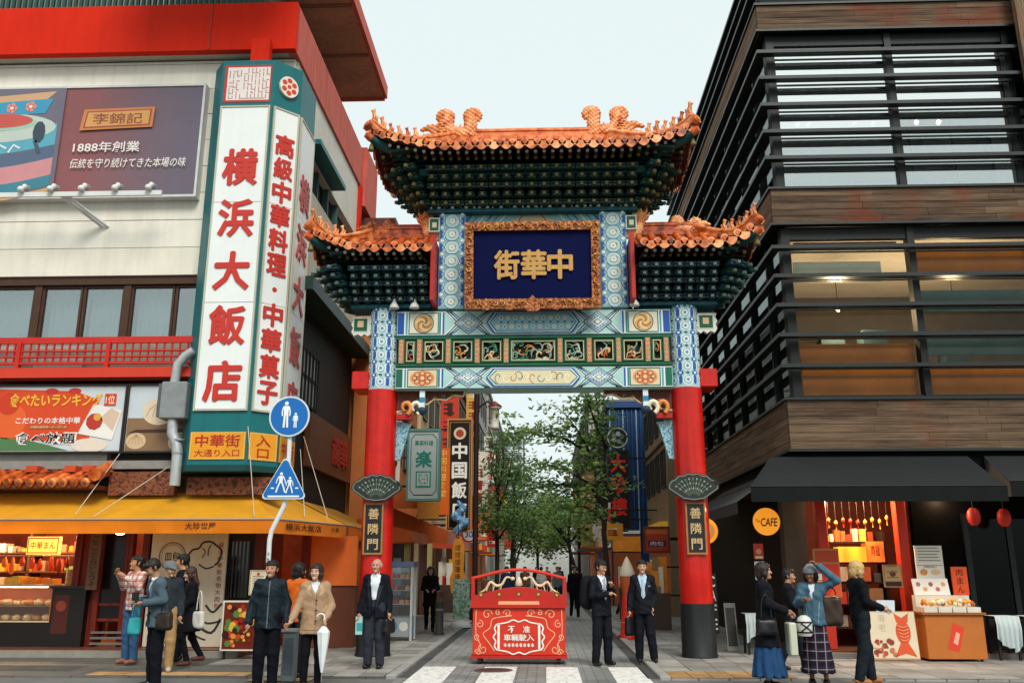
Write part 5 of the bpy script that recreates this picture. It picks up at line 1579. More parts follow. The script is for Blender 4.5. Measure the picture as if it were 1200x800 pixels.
# timber posts and panelled bay between the counter and the banner
for x in (-9.05, -8.62, -8.05, -7.72): boxobj('post', x - 0.07, x + 0.07, YW, YW + 0.16, 0.16, 2.35, dred, LS, 0.01)
boxobj('door_leaf', -8.98, -8.69, YW + 0.06, YW + 0.1, 0.16, 2.35, dred, LS)
boxobj('door_leaf', -8.55, -8.12, YW + 0.06, YW + 0.1, 0.6, 2.35, mat('1c1614', 0.2, 0.1), LS)
for zz in (0.62, 0.9): boxobj('door_rail', -8.55, -8.12, YW + 0.03, YW + 0.06, zz, zz + 0.05, dred, LS)
for zz in (0.2, 0.3, 0.4): boxobj('step_grille', -8.6, -7.8, YW - 0.05, YW - 0.02, zz, zz + 0.04, mat('6a6862', 0.5), LS)
boxobj('inner_wall', -7.65, -5.62, YW + 0.12, YW + 0.3, 0.16, 2.35, mat('231d1b', 0.6, 0.2), LS)
boxobj('dark_window', -6.05, -5.7, YW + 0.06, YW + 0.11, 1.05, 2.1, mat('14181a', 0.1, 0.1, spec=0.6), LS)
for k in range(5): boxobj('window_bar', -6.02 + k * 0.075, -5.995 + k * 0.075, YW + 0.04, YW + 0.058, 1.05, 2.1, mat('35302c'), LS)
boxobj('orange_wall', -5.0, -4.86, 18.6, 20.4, 0.03, 2.3, mat('e8702c', 0.6, 0.12, 1.5), LS)
boxobj('side_wall', -5.62, -5.45, YW + 0.1, 18.6, 0.03, 2.4, mat('5a2018', 0.6, 0.2, 2), LS)
boxobj('corner_post', -5.0, -4.86, 18.4, 18.598, 0.03, 2.5, dred, LS)
boxobj('orange_panel', -4.98, -3.9, 18.66, 18.74, 1.25, 2.25, mat('e8702c', 0.6, 0.12, 1.5), LS)
boxobj('cabinet', -4.98, -3.92, 18.7, 19.1, 0.03, 1.24, mat('6a3a26', 0.6, 0.2, 3), LS)
LSH = [mat(c, 0.5, 0.15, 6) for c in ('c8442a', 'd98a2a', 'e0b060', 'b02a20', '7a2a1c', 'd9a070')]
# counter with lit glass case
CN = thing('food_display_counter', 'lit glass case of buns on a dark counter at the left edge', 'counter', (-10.6, 17.6, 0.16))
boxobj('cabinet', -13, -9.42, 17.15, 17.9, 0.16, 0.60, mat('1a1412', 0.4, 0.2, 3), CN)
boxobj('case_back', -13, -9.46, 17.85, 17.9, 0.602, 1.26, mat('d9702a', 0.5), CN)
boxobj('case_floor', -13, -9.42, 17.15, 17.84, 0.602, 0.62, mat('e0c8a0', 0.5), CN)
boxobj('case_shelf', -13, -9.45, 17.3, 17.84, 0.88, 0.89, mat('b9905c', 0.3), CN)
boxobj('case_end', -9.45, -9.42, 17.16, 17.84, 0.625, 1.25, mat('d8742c', 0.4), CN)
boxobj('case_top', -13, -9.42, 17.18, 17.9, 1.262, 1.29, mat('b0a890', 0.3), CN)
MB().box(-13, -9.455, 17.15, 17.158, 0.622, 1.258, glass_mat('case_glass', (0.96, 0.96, 0.96), 0.06)).build('case_glass', CN)
strip_m = mat('ffd9a0', 0.5, 0, emit=9.0)
boxobj('lamp_strip', -12.9, -9.6, 17.24, 17.28, 1.235, 1.255, strip_m, CN)
bun = MB(); bun.ball((0, 0, 0.05), (0.075, 0.075, 0.055), mat('e8c690', 0.6, 0.15, 12), 10, 6); bunm = bun.mesh('bun')
bun = MB(); bun.ball((0, 0, 0.05), (0.08, 0.07, 0.05), mat('d98a3c', 0.5, 0.2, 12), 10, 6); bunm2 = bun.mesh('bun')
for zz in (0.62, 0.89):
 for yy in (17.38, 17.58, 17.74):
  x = -11.6
  while x < -9.55:
   o = link(bpy.data.objects.new('bun', rnd.choice((bunm, bunm, bunm2))), CN, (x + rnd.uniform(-.02, .02), yy, zz)); f = rnd.uniform(0.9, 1.25); o.scale = (f, f, f); x += 0.2
boxobj('side_counter', -9.40, -8.75, 17.1, 17.9, 0.16, 1.22, mat('1c1614', 0.4, 0.2, 3), CN)
boxobj('side_counter_top', -9.44, -8.72, 17.06, 17.92, 1.222, 1.27, mat('2a211d', 0.3), CN)
p = Print(front(-9.2, 17.1, 0.4), 0.003); p.rect(-0.15, 0, 0.15, 0.7, '4a1c14', 0); p.disc(0, 0.5, 0.1, '8a3a2a', 1); p.build('counter_panel', CN)
# goods on shelves at the back of the shop
SHF = thing('goods_shelves', 'shelves crowded with orange and red packages behind the bun case', 'shelf', (-10.6, 19.5, 0.16))
for zz in (1.1, 1.5, 1.9): boxobj('shelf_board', -13, -9.3, 19.2, 19.7, zz, zz + 0.03, mat('4a2a1a'), SHF)
for x in (-13, -11.2, -9.32): boxobj('upright', x, x + 0.05, 19.2, 19.7, 0.16, 2.4, mat('4a2a1a'), SHF)
r5 = random.Random(9)
for zz in (1.13, 1.53, 1.93):
 x = -12.9
 while x < -9.5:
  w = r5.uniform(0.1, 0.26); h = r5.uniform(0.12, 0.3)
  w *= .7; h *= r5.uniform(.5, 1); boxobj('package', x, x + w, 19.22 + r5.uniform(0, .2), 19.6, zz, zz + h, r5.choice(LSH + [mat('8a6a4a'), mat('5a7a4a'), mat('d8d0c0')]), SHF, r5.choice((0, .02))); x += w + r5.uniform(0, .06)
# roast meats and price cards over the case, stacked steamers beside it
RM = thing('hanging_roast_meats', 'row of red roast meats hanging above the lit bun case', 'food', (-10.5, 17.95, 1.6))
for k in range(13):
 x = -11.9 + k * .19 + r5.uniform(-.03, .03); zt = 1.82 + r5.uniform(-.04, .04); ln = r5.uniform(.2, .34)
 MB().lathe([(.012, 0), (.03, -.05), (.055, -ln * .6), (.045, -ln * .9), (.01, -ln)], r5.choice([mat('a8401c', .3, .3, 9), mat('c8642a', .3, .3, 9), mat('7a2a16', .3, .3, 9)]), (x, 17.95, zt), 9).build('roast', RM)
MB().tube([(-12.4, 17.95, 1.84), (-9.5, 17.95, 1.84)], .012, steel, 6).build('rail', RM)
PC = thing('price_cards', 'yellow and white price cards along the top of the bun case', 'price cards', (-10.5, 17.3, 1.29))
for k in range(11): boxobj('card', -11.9 + k * .22, -11.78 + k * .22 + r5.uniform(0, .05), 17.3 + r5.uniform(0, .3), 17.36 + r5.uniform(.3, .32), 1.2905, 1.36 + r5.uniform(0, .12), mat(r5.choice(('d8b03a', 'e0d8c8', 'd8842a', 'c8402a')), .5), PC)
for k, x in enumerate((-9.25, -8.95)):
 t = thing('bamboo_steamer_stack', ('stack of round bamboo steamers on the dark side counter', 'second smaller stack of bamboo steamers on the side counter')[k], 'steamer', (x, 17.5, 1.271))
 for j in range(3 - k): MB().lathe([(.13, .002), (.13, .09), (.12, .1)], mat('b08a54', .7, .3, 9), (x, 17.5, 1.271 + j * .1), 18).build('steamer_ring', t)
# glowing paper lantern sign, banner and the lamps that light the shop
def lamp_point(parent, loc, e, col=(1, 0.62, 0.3), r=0.12):
 d = bpy.data.lights.new('shop_lamp_light', 'POINT'); d.energy = e; d.color = col; d.shadow_soft_size = r
 o = bpy.data.objects.new('shop_lamp_light', d); link(o, parent, loc); return o
LN = thing('lit_box_sign', 'glowing orange box sign hanging at the left edge of the shop', 'sign', (-10.3, 17.6, 2))
boxobj('light_box', -10.25, -9.62, 17.5, 17.62, 1.86, 2.2, mat('f0a040', 0.5, 0.05, emit=1.6), LN)
p = Print(front(-9.93, 17.5, 1.88), 0.003); p.text('中華まん', 0, 0.15, 0.5, 0.14, '7a3010', 0.01, 0); p.frame(-0.31, 0.0, 0.31, 0.3, 0.02, '8a3a14', 0); p.build('lettering', LN)
for (x, y, e) in ((-10.4, 18.3, 110), (-8.9, 18.6, 70), (-12, 18.3, 110)):
 t = thing('ceiling_lamp', {-10.4: 'warm ceiling lamp above the bun case', -8.9: 'warm ceiling lamp behind the shop door', -12: 'warm ceiling lamp beyond the left picture edge'}[x], 'lamp', (x, y, 2.5), 'warm lamps inside the bun shop')
 MB().lathe([(0.02, 0.28), (0.03, 0.12), (0.13, 0.05), (0.14, 0.0)], mat('3a2a20'), (x, y, 2.5), 12).build('shade', t)
 MB().ball((x, y, 2.5), 0.06, mat('ffd090', 0.5, 0, emit=12)).build('bulb', t)
 lamp_point(t, (x, y, 2.36), e)
AL = thing('awning_lamp', 'small lit lamp under the awning beside the plaid shirt man', 'lamp', (-8.02, 16.9, 2.25))
MB().ball((-8.02, 16.7, 2.24), (0.1, 0.06, 0.04), mat('ffe6c0', 0.5, 0, emit=5)).build('lens', AL)
MB().box(-8.1, -7.94, 16.68, 17.17, 2.28, 2.31, dk).build('bracket', AL)
VB = thing('vertical_banner', 'narrow dark vertical wooden sign board beside the bun shop door', 'sign', (-8.6, 17.0, 1))
boxobj('board', -8.72, -8.50, 16.98, 17.02, 1.2, 2.25, mat('6a4a34', 0.6, 0.2, 4), VB)
p = Print(front(-8.61, 16.98, 1.2), 0.003); p.column('ここからどうぞ', 0, 1.0, 0.12, 0.14, '1c1512', 0.006, 0); p.build('lettering', VB)
# white bun banner
WB = thing('bun_banner', 'white wall banner with a drawing of a steamed bun and round logo', 'banner', (-6.85, 17.1, 0.16))
boxobj('board', -7.60, -6.12, YW - 0.02, YW + 0.03, 0.17, 2.26, mat('c6bda8', 0.6, 0.08, 1.5, streak=0.08), WB)
p = Print(front(-7.6, YW - 0.02, 0.17), 0.003)
p.ring(0.42, 1.65, 0.255, 0.022, '6a5242', 0); p.ring(0.42, 1.65, 0.215, 0.010, '6a5242', 0); p.text('皿包', 0.42, 1.65, 0.3, 0.17, '5a4030', 0.012, 1)
bunline = [(0.78, 1.42), (0.72, 1.60), (0.80, 1.76), (0.93, 1.80), (1.0, 1.90), (1.15, 1.92), (1.28, 1.84), (1.38, 1.74), (1.33, 1.55), (1.26, 1.48)]
def smooth2(pts, k=4):
 out = []
 P_ = [pts[0]] + list(pts) + [pts[-1]]
 for i in range(1, len(P_) - 2):
  for j in range(k):
   t = j / k; a, b, c, d = P_[i-1], P_[i], P_[i+1], P_[i+2]
   out.append(tuple(0.5 * ((2*b[n]) + (-a[n]+c[n])*t + (2*a[n]-5*b[n]+4*c[n]-d[n])*t*t + (-a[n]+3*b[n]-3*c[n]+d[n])*t**3) for n in range(2)))
 return out + [pts[-1]]
p.strip(smooth2(bunline), 0.035, '2a2422', 1); p.strip(smooth2([(1.0, 1.62), (1.06, 1.72), (1.0, 1.80)]), 0.02, '2a2422', 1); p.strip(smooth2([(1.12, 1.65), (1.12, 1.78), (1.17, 1.86)]), 0.02, '2a2422', 1)
p.strip(smooth2([(0.95, 1.5), (1.1, 1.42), (1.25, 1.46)]), 0.028, '2a2422', 1)
for (pts, w) in (([(0.75, 0.18), (1.0, 0.35), (1.3, 0.25), (1.46, 0.5)], 0.045), ([(1.15, 0.75), (1.3, 0.62), (1.46, 0.78)], 0.04), ([(1.0, 0.55), (1.2, 0.42), (1.46, 0.46)], 0.035), ([(0.8, 0.4), (1.0, 0.2), (1.2, 0.12)], 0.03)): p.strip(smooth2(pts), w, '2e3234', 1)
p.column('横浜中華街名物大肉包', 1.36, 1.92, 0.10, 0.125, '9a4a34', 0.01, 1)
p.build('print', WB)
# menu board on a stand
def menu_board(name, label, x0, x1, z0, z1, y, cols, seed):
 t = thing(name, label, 'menu board', ((x0 + x1) / 2, y, 0))
 boxobj('board', x0, x1, y, y + 0.05, z0, z1, mat('d8d2c2', 0.4), t)
 p = Print(front(x0, y, z0), 0.003, 0.35, step=0.0006); w, h = x1 - x0, z1 - z0
 p.rect(0.03, 0.03, w - 0.03, h - 0.03, '6a2414', 0)
 r = random.Random(seed)
 for k in range(46): p.disc(r.uniform(0.08, w - 0.1), r.uniform(0.08, h - 0.1), r.uniform(0.025, 0.07), r.choice(cols), 1 + k, 8)
 p.rect(w - 0.14, h * 0.5, w - 0.07, h - 0.06, 'e0b040', 50); p.column('四川料理', w - 0.105, h - 0.07, 0.06, 0.085, '5a1a10', 0.0, 54)
 p.build('print', t)
 for x in (x0 + 0.06, x1 - 0.06): boxobj('leg', x - 0.02, x + 0.02, y + 0.055, y + 0.09, 0.02, z1 - 0.1, dk, t)
 return t
menu_board('menu_board', 'framed menu picture of red food standing by the dark shop window', -5.82, -5.12, 0.17, 1.03, 16.35, ('c8402a', 'e08a3a', '8a2a18', 'd9b04a', '5a7a3a', 'a03020', '3a1a12'), 4)
CT = thing('notice_sheet', 'pale framed notice standing above the food menu picture', 'notice', (-5.4, 16.5, 1))
boxobj('sheet', -5.42, -5.10, 16.5, 16.53, 1.12, 1.56, mat('d8cdb0', 0.5), CT)
boxobj('stand', -5.28, -5.24, 16.54, 16.57, 0.02, 1.5, dk, CT)
p = Print(front(-5.42, 16.5, 1.12), 0.003); p.frame(0.01, 0.01, 0.31, 0.43, 0.012, 'a88a54', 0)
for k in range(7): p.rect(0.06, 0.08 + k * 0.04, 0.26 - 0.03 * (k % 3), 0.095 + k * 0.04, '8a7a60', 0)
p.disc(0.16, 0.37, 0.03, 'b04a30', 0, 8); p.build('print', CT)

# ================================================================== cafe building on the right corner
RB = thing('cafe_building', 'dark steel and weathered timber building with louvres on the right corner', 'building', (9.5, 22, 0))
XC, YC = 4.72, 17.0
XE, YE = 14.5, 30.5
steel_d = mat('0d1413', 0.5, 0.2, 3, spec=0.3)
steel_e = mat('141f1e', 0.45, 0.2, 3, spec=0.4)
woodX = wood_mat('weathered_timber_front', '38291f', '7d6650', 1.0, 'X', 0.8, '6e3420')
woodY = wood_mat('weathered_timber_side', '443528', '92795f', 1.0, 'Y', 0.8, '6e4a34')
woodZ = wood_mat('weathered_timber_post', '4a3a2c', 'a08a70', 1.0, 'Z', 0.8, '80583a')
def wood_band(z0, z1, n):
 h = (z1 - z0) / n
 for i in range(n):
  a, b = z0 + i * h + 0.004, z0 + (i + 1) * h - 0.004
  x = XC
  cuts = sorted([XC + rnd.uniform(1.6, 3.2), XC + rnd.uniform(3.6, 5.0)])
  for c in cuts + [XE]:
   boxobj('plank', x + 0.003, c - 0.003, YC - rnd.uniform(0, 0.008), YC + 0.06, a, b, woodX, RB); x = c
  y = YC + 0.065
  for c in [YC + rnd.uniform(2.5, 4.5), YC + rnd.uniform(6, 9), YE]:
   boxobj('plank', XC - rnd.uniform(0, 0.008), XC + 0.06, y + 0.003, c - 0.003, a, b, woodY, RB); y = c
 boxobj('band_core', XC + 0.062, XE, YC + 0.062, YE, z0, z1, steel_d, RB)
 for zz in (z0 - 0.05, z1 + 0.0):
  boxobj('band_angle', XC - 0.05, XE, YC - 0.05, YC + 0.02, zz + 0.001, zz + 0.049, steel_e, RB)
  boxobj('band_angle', XC - 0.05, XC + 0.02, YC + 0.021, YE, zz + 0.001, zz + 0.049, steel_e, RB)
wood_band(12.90, 13.50, 4)
wood_band(8.42, 9.16, 5)
wood_band(3.80, 4.75, 6)
# parapet louvres above the top band
for zz in (13.8, 14.2, 14.6):
 boxobj('louvre', XC - 0.12, XC + 0.06, YC - 0.1, YE, zz, zz + 0.07, steel_e, RB)
 boxobj('louvre', XC + 0.06, XE, YC - 0.12, YC + 0.05, zz, zz + 0.07, steel_e, RB)
boxobj('parapet', XC + 0.2, XE, YC + 0.3, YE, 13.55, 15.2, mat('20302f', 0.5), RB)
gl_top = glass_mat('upper_glass', (0.42, 0.48, 0.48), 0.85, 0.02); gl_low = glass_mat('upper_glass_low', (0.8, 0.85, 0.85), 0.4, 0.02)
gl_mid = glass_mat('middle_glass', (0.9, 0.92, 0.9), 0.0, 0.02, 0.35)
gl_side = glass_mat('side_glass', (0.25, 0.3, 0.3), 0.12, 0.03, 0.7)
mull_x = [5.05, 7.5, 10.0, 12.4]
louv = {0: (9.78, 10.38, 11.0, 11.63, 12.25), 1: (5.37, 5.99, 6.60, 7.21, 7.82)}
for fl, (z0, z1) in {0: (9.22, 12.84), 1: (4.81, 8.36)}.items():
 boxobj('corner_mullion', XC + 0.18, 5.07, YC + 0.13, YC + 0.4, z0, z1, steel_d, RB)
 for i, x in enumerate(mull_x[1:]): boxobj('mullion', x - 0.07, x + 0.07, YC + 0.1, YC + 0.32, z0, z1, steel_d, RB)
 for i in range(3):
  w = part_empty('window', RB, ((mull_x[i] + mull_x[i + 1]) / 2, YC + 0.2, z0))
  x0, x1 = mull_x[i] + (0.02 if i == 0 else 0.07), mull_x[i + 1] - 0.07
  for (c, d) in ((z0, z0 + 0.06), (z1 - 0.25, z1)): boxobj('frame_rail', x0, x1, YC + 0.14, YC + 0.26, c, d, steel_d, w)
  zs = [z0 + 0.06] + [z + 0.035 for z in louv[fl]] + [z1 - 0.25]
  for k in range(len(zs) - 1):
   if zs[k + 1] - zs[k] < 0.1: continue
   MB().box(x0, x1, YC + 0.195 + rnd.uniform(0, .004), YC + 0.203 + rnd.uniform(0, .003), zs[k] + 0.012, zs[k + 1] - 0.012, (gl_low if k < 2 or (k == 2 and i) else gl_top) if fl == 0 else gl_mid).build('pane', w)
   if k: boxobj('transom', x0, x1, YC + 0.17, YC + 0.23, zs[k] - 0.011, zs[k] + 0.011, steel_d, w)
 # louvre blades round the corner
 for z in louv[fl]:
  boxobj('louvre', XC - 0.10, XE, YC - 0.16, YC + 0.02, z, z + 0.075, steel_e, RB)
  boxobj('louvre', XC - 0.10, XC + 0.08, YC + 0.021, YE, z, z + 0.075, steel_e, RB)
 for y in (18.2, 19.8, 21.4, 23.0, 24.6, 26.2, 27.8, 29.4):
  boxobj('side_mullion', XC + 0.12, XC + 0.3, y, y + 0.1, z0, z1, steel_d, RB)
 for k, y in enumerate((17.4, 18.3, 19.9, 21.5, 23.1, 24.7, 26.3, 27.9)):
  MB().box(XC + 0.2, XC + 0.21, y, y + (0.78 if k == 0 else 1.48), z0 + 0.02, z1 - 0.02, gl_side).build('side_pane', RB)
# rooms behind the glass
def room(z0, z1, wall, floor_c):
 boxobj('room_back', 4.95, XE, YC + 4.5, YC + 4.6, z0, z1, wall, RB)
 boxobj('room_floor', 4.95, XE, YC + 0.42, YC + 4.5, z0 - 0.1, z0, floor_c, RB)
 boxobj('room_ceiling', 4.95, XE, YC + 0.42, YC + 4.5, z1, z1 + 0.05, mat('c9c6bc', 0.7, 0.1), RB)
 boxobj('room_side', 5.0, 5.06, YC + 0.42, YC + 4.5, z0, z1, wall, RB)
room(9.25, 12.6, mat('a8aeac', 0.7), mat('6a6a66'))
for x, w, h in ((5.6, .5, 1.1), (6.8, .9, .7), (8.0, .35, 1.5), (8.9, .6, 1.0), (9.5, .3, 1.6)): boxobj('office_cabinet', x, x + w, YC + .9, YC + 1.3, 9.25, 9.25 + h, mat('8a9494', .6), RB)
for x in (7.9, 8.8, 9.6): boxobj('office_frame', x - .02, x + .02, YC + .5, YC + .54, 9.25, 10.9, steel_d, RB)
room(4.85, 8.2, mat('4a443a', 0.7, 0.2), mat('6a4a30'))
orange_b = mat('bd6a22', 0.7, 0.3, 0.9); green_b = mat('4c625f', 0.6, 0.3, 1.2)
for (x0, x1, z0, z1, c) in ((5.15, 7.4, 4.86, 5.95, orange_b), (7.6, 9.9, 4.86, 5.55, orange_b), (10.1, 12.3, 4.86, 5.6, orange_b), (5.2, 7.3, 7.95, 8.12, orange_b), (7.6, 9.9, 7.3, 7.95, orange_b), (10.1, 12.3, 7.3, 8.0, orange_b), (7.6, 9.9, 6.6, 7.05, green_b), (7.6, 9.9, 5.7, 6.2, green_b)):
 boxobj('blind', x0, x1, YC + 0.34, YC + 0.37, z0, z1, c, RB)
boxobj('paper_blind', 5.2, 7.0, YC + 0.5, YC + 0.53, 7.3, 7.75, mat('b9b9a8', 0.7), RB)
for x in (6.0, 6.9, 8.6): boxobj('shelf_unit', x, x + 0.5, YC + 1.6, YC + 2.0, 4.85, 6.4 + 0.2 * (x % 1), mat('3f5a60'), RB)
def pendant(x, y, z, e, label, grp):
 t = thing('pendant_lamp', label, 'lamp', (x, y, z), grp)
 MB().tube([(x, y, z + 0.05), (x, y, z + 0.9)], 0.008, steel_d, 5).build('cord', t)
 MB().lathe([(0.02, 0.16), (0.05, 0.12), (0.1, 0.0)], mat('c8502a', 0.4), (x, y, z), 12).build('shade', t)
 MB().ball((x, y, z - 0.01), 0.045, mat('ffd9a0', 0.5, 0, emit=14)).build('bulb', t)
 lamp_point(t, (x, y, z - 0.12), e, (1, 0.7, 0.4))
pendant(6.35, YC + 1.4, 7.0, 110, 'orange pendant lamp behind the middle floor window of the timber building', 'pendant lamps on the middle floor')
pendant(8.9, YC + 1.6, 7.2, 110, 'pendant lamp right of the middle floor mullion in the timber building', 'pendant lamps on the middle floor')
for k, x in enumerate((5.9, 6.15, 7.2, 7.62, 8.6, 9.1)):
 MB().ball((x, YC + 1.6, 11.48), 0.05, mat('fff0d0', 0.5, 0, emit=10)).build('ceiling_spot', RB)
boxobj('spot_track', 5.2, 12, YC + 1.57, YC + 1.63, 11.54, 11.6, steel_d, RB)
# timber pier at the right edge
q = part_empty('timber_pier', RB, (11, 16.9, 9.3))
for i in range(4): boxobj('pier_board', 10.08 + i * 0.42, 10.49 + i * 0.42, YC - 0.32 - rnd.uniform(0, .01), YC - 0.2, 9.25, 15, woodZ, q)
# ---- ground floor
dkw = mat('0d0f0f', 0.8, 0.2, 2, spec=0.05)
boxobj('ground_ceiling', 4.4, XE, YC - 0.0, 24, 3.2, 3.32, mat('5a2a1c', 0.7, 0.2, 2), RB)
boxobj('head_wall', 4.72, XE, YC + 0.1, YC + 0.3, 3.325, 3.79, dkw, RB)
boxobj('shop_floor', 4.75, XE, 17.15, 23, 0.02, 0.14, mat('5a3a2c', 0.5, 0.2, 2), RB)
boxobj('shop_step', 4.9, XE, 16.95, 17.148, 0.02, 0.11, mat('6f6a62', 0.6, 0.2, 3), RB)
boxobj('shop_back', 4.9, XE, 20.4, 20.6, 0.14, 3.2, mat('6a2a1a', 0.7, 0.4, 2), RB)
boxobj('side_ground_wall', 4.9, 5.05, 17.9, YE, 0.02, 3.8, mat('1c1816', 0.6, 0.2, 2, spec=0.2), RB)
boxobj('tan_wall', 4.62, 5.05, 17.55, 17.88, 0.02, 3.2, mat('544a3e', 0.7, 0.15, 2), RB)
red_l = mat('b8301c', 0.4, 0.1, 3)
for x in (5.28, 6.78): boxobj('red_pillar', x - 0.1, x + 0.1, 17.3, 17.5, 0.14, 3.2, red_l, RB, 0.015)
boxobj('dark_wall', 7.0, XE, 17.35, 17.5, 0.14, 3.2, mat('0a0909', 0.8, 0.2, 2, spec=0.04), RB)
for x in (7.95, 8.75, 9.55, 10.3): boxobj('door_stile', x - 0.05, x + 0.05, 17.28, 17.345, 0.14, 2.6, mat('0e1111', 0.4), RB)
for x in (8.35, 9.15): 
 w = part_empty('glass_door', RB, (x, 17.3, 0.14)); boxobj('pane', x - 0.34, x + 0.34, 17.31, 17.32, 0.75, 2.5, mat('060808', 0.15, 0.1, spec=0.12), w); boxobj('kick_panel', x - 0.34, x + 0.34, 17.3, 17.34, 0.145, 0.74, mat('171412'), w)
# awnings
awk = cloth_mat('black_canvas', '0a100f', 0.85, trans=0.02)
def dark_awning(x0, x1, yb, yf, zb, zv, slant):
 a = part_empty('awning', RB, ((x0 + x1) / 2, yf, zv))
 vs = []; n, m = 16, 5
 for i in range(n + 1):
  for j in range(m + 1):
   u, v = i / n, j / m
   xb0, xf0 = x0 + slant, x0
   x = (xb0 + (x1 - xb0) * u) * (1 - v) + (xf0 + (x1 - xf0) * u) * v
   vs.append((x, yb + (yf - yb) * v, zb + (zv + 0.28 - zb) * v - 0.03 * math.sin(math.pi * v)))
 MB().add(vs, [(i * (m + 1) + j, i * (m + 1) + j + 1, (i + 1) * (m + 1) + j + 1, (i + 1) * (m + 1) + j) for i in range(n) for j in range(m)], awk, True).build('canvas', a)
 vs = []
 for i in range(41):
  x = x0 + (x1 - x0) * i / 40; vs += [(x, yf + 0.012 * math.sin(i * 1.3), zv), (x, yf, zv + 0.278)]
 MB().add(vs, [(2 * i, 2 * i + 2, 2 * i + 3, 2 * i + 1) for i in range(40)], awk, True).build('valance', a)
 MB().add([(x0, yf, zv + 0.27), (x0 + slant, yb, zb - 0.02), (x0 + slant, yb, zv + 0.1), (x0, yf, zv)], [(0, 1, 2, 3)], awk).build('end_flap', a)
 MB().tube([(x0, yf + 0.01, zv + 0.27), (x1, yf + 0.01, zv + 0.27)], 0.02, steel_d, 6).build('front_bar', a)
 return a
dark_awning(3.62, 8.05, 17.05, 15.75, 3.66, 2.72, 0.7)
dark_awning(8.1, 13.5, 17.05, 15.75, 3.66, 2.80, 0.25)
# side awning along the street
vs = [(4.85, 17.5, 3.6), (4.85, 24, 3.6), (3.75, 24, 2.85), (3.75, 17.5, 2.85)]
MB().add(vs, [(0, 1, 2, 3)], awk).build('side_awning', RB)
MB().add([(3.75, 17.5, 2.62), (3.75, 24, 2.62), (3.75, 24, 2.85), (3.75, 17.5, 2.85)], [(0, 1, 2, 3)], awk).build('side_valance', RB)

# ---- cafe things
def round_sign(name, label, x, y, z, r, fill, side=None):
 t = thing(name, label, 'sign', (x, y, z - r))
 MB().prism(front(x, y, z), [(r * math.cos(a), r * math.sin(a)) for a in np.linspace(0, 2 * math.pi, 33)[:-1]], -0.09, 0, mat('e08a1e', 0.4, 0.05, emit=0.45), dk).build('sign_disc', t)
 fill(Print(front(x, y, z), 0.003)).build('lettering', t)
 MB().box(x - 0.02, x + 0.02, y + 0.0905, y + 0.6, z + r - 0.1, z + r - 0.06, dk).build('arm', t)
round_sign('cafe_sign', 'round orange sign lettered The CAFE under the black awning', 4.1, 16.75, 2.43, 0.25, lambda p: p.text('CAFE', 0.045, -0.01, 0.30, 0.15, '2a1a10', 0.02, 0, skew=0.1).text('The', -0.16, 0.015, 0.09, 0.06, '2a1a10', 0.0, 0))
round_sign('round_shop_sign', 'small round orange sign half hidden behind the right red column', 3.36, 19.0, 2.35, 0.27, lambda p: p.disc(0, 0, 0.2, 'e6a050', 0).text('家', 0, 0, 0.2, 0.2, '6a3010', 0.01, 1))
# stall counter with packets
SC = thing('snack_stall', 'orange brown snack counter with trays of packets outside the cafe', 'stall', (7.1, 16.7, 0.02))
tan_c = mat('b86a2c', 0.55, 0.12, 2)
boxobj('counter', 6.66, 7.68, 16.45, 16.98, 0.06, 0.80, tan_c, SC, 0.01)
boxobj('counter_top', 6.62, 7.72, 16.41, 17.02, 0.802, 0.84, mat('9a5a28', 0.4), SC)
p = Print(front(7.17, 16.45, 0.42), 0.004); c, s_ = math.cos(-0.3), math.sin(-0.3)
rot = lambda x, y: (c * x - s_ * y, s_ * x + c * y)
p.poly([rot(-0.1, -0.22), rot(0.1, -0.22), rot(0.1, 0.22), rot(-0.1, 0.22)], 'd8402a', 0); p.poly([rot(-0.03, -0.1), rot(0.05, -0.12), rot(0.05, 0.08), rot(-0.02, 0.1)], 'e8a88c', 1); p.build('label', SC)
boxobj('back_tray', 6.7, 7.66, 16.85, 17.0, 0.842, 1.12, mat('d6cfc0', 0.5), SC)
for i in range(4):
 x = 6.68 + i * 0.25
 boxobj('tray', x, x + 0.23, 16.46, 16.8, 0.842, 0.93, mat('d8d2c4', 0.5), SC)
 pk = MB()
 for k in range(9): pk.ball((x + 0.115 + rnd.uniform(-.09, .09), 16.62 + rnd.uniform(-.1, .1), 0.97 + rnd.uniform(0, .07)), rnd.uniform(0.035, 0.05), rnd.choice([mat('d8842c', 0.4), mat('e0a04a', 0.4), mat('b85a20', 0.4), mat('e8d8b8', 0.4)]), 8, 5)
 pk.build('snack_pile', SC)
wheel = MB(); wheel.lathe([(0.03, -0.012), (0.03, 0.012)], dk, (0, 0, 0.03), 10, axis='X'); wm = wheel.mesh('castor')
for x in (6.75, 7.6):
 for y in (16.52, 16.9): link(bpy.data.objects.new('castor', wm), SC, (x, y, 0.0205))
def board(name, label, x0, x1, z0, z1, y, base, fill, tilt=0.0, cat='sign', leg=False):
 t = thing(name, label, cat, ((x0 + x1) / 2, y, 0 if leg else z0))
 fr = Frame(((x0 + x1) / 2, y, z0), (1, 0, 0), (0, math.sin(tilt), math.cos(tilt)))
 w = (x1 - x0) / 2; h = z1 - z0
 MB().obox(fr, -w, w, 0, h, -0.03, 0, mat(base, 0.45, 0.06)).build('board', t)
 p = Print(fr, 0.003, 0.4, step=0.0008); fill(p, w, h); p.build('print', t)
 if leg:
  for sx in (-1, 1): MB().tube([fr.p(sx * (w - 0.04), 0.0, -0.04), fr.p(sx * (w - 0.04), 0, -0.04) + Vector((0, 0, -z0))], 0.015, dk, 6).build('leg', t)
 return t
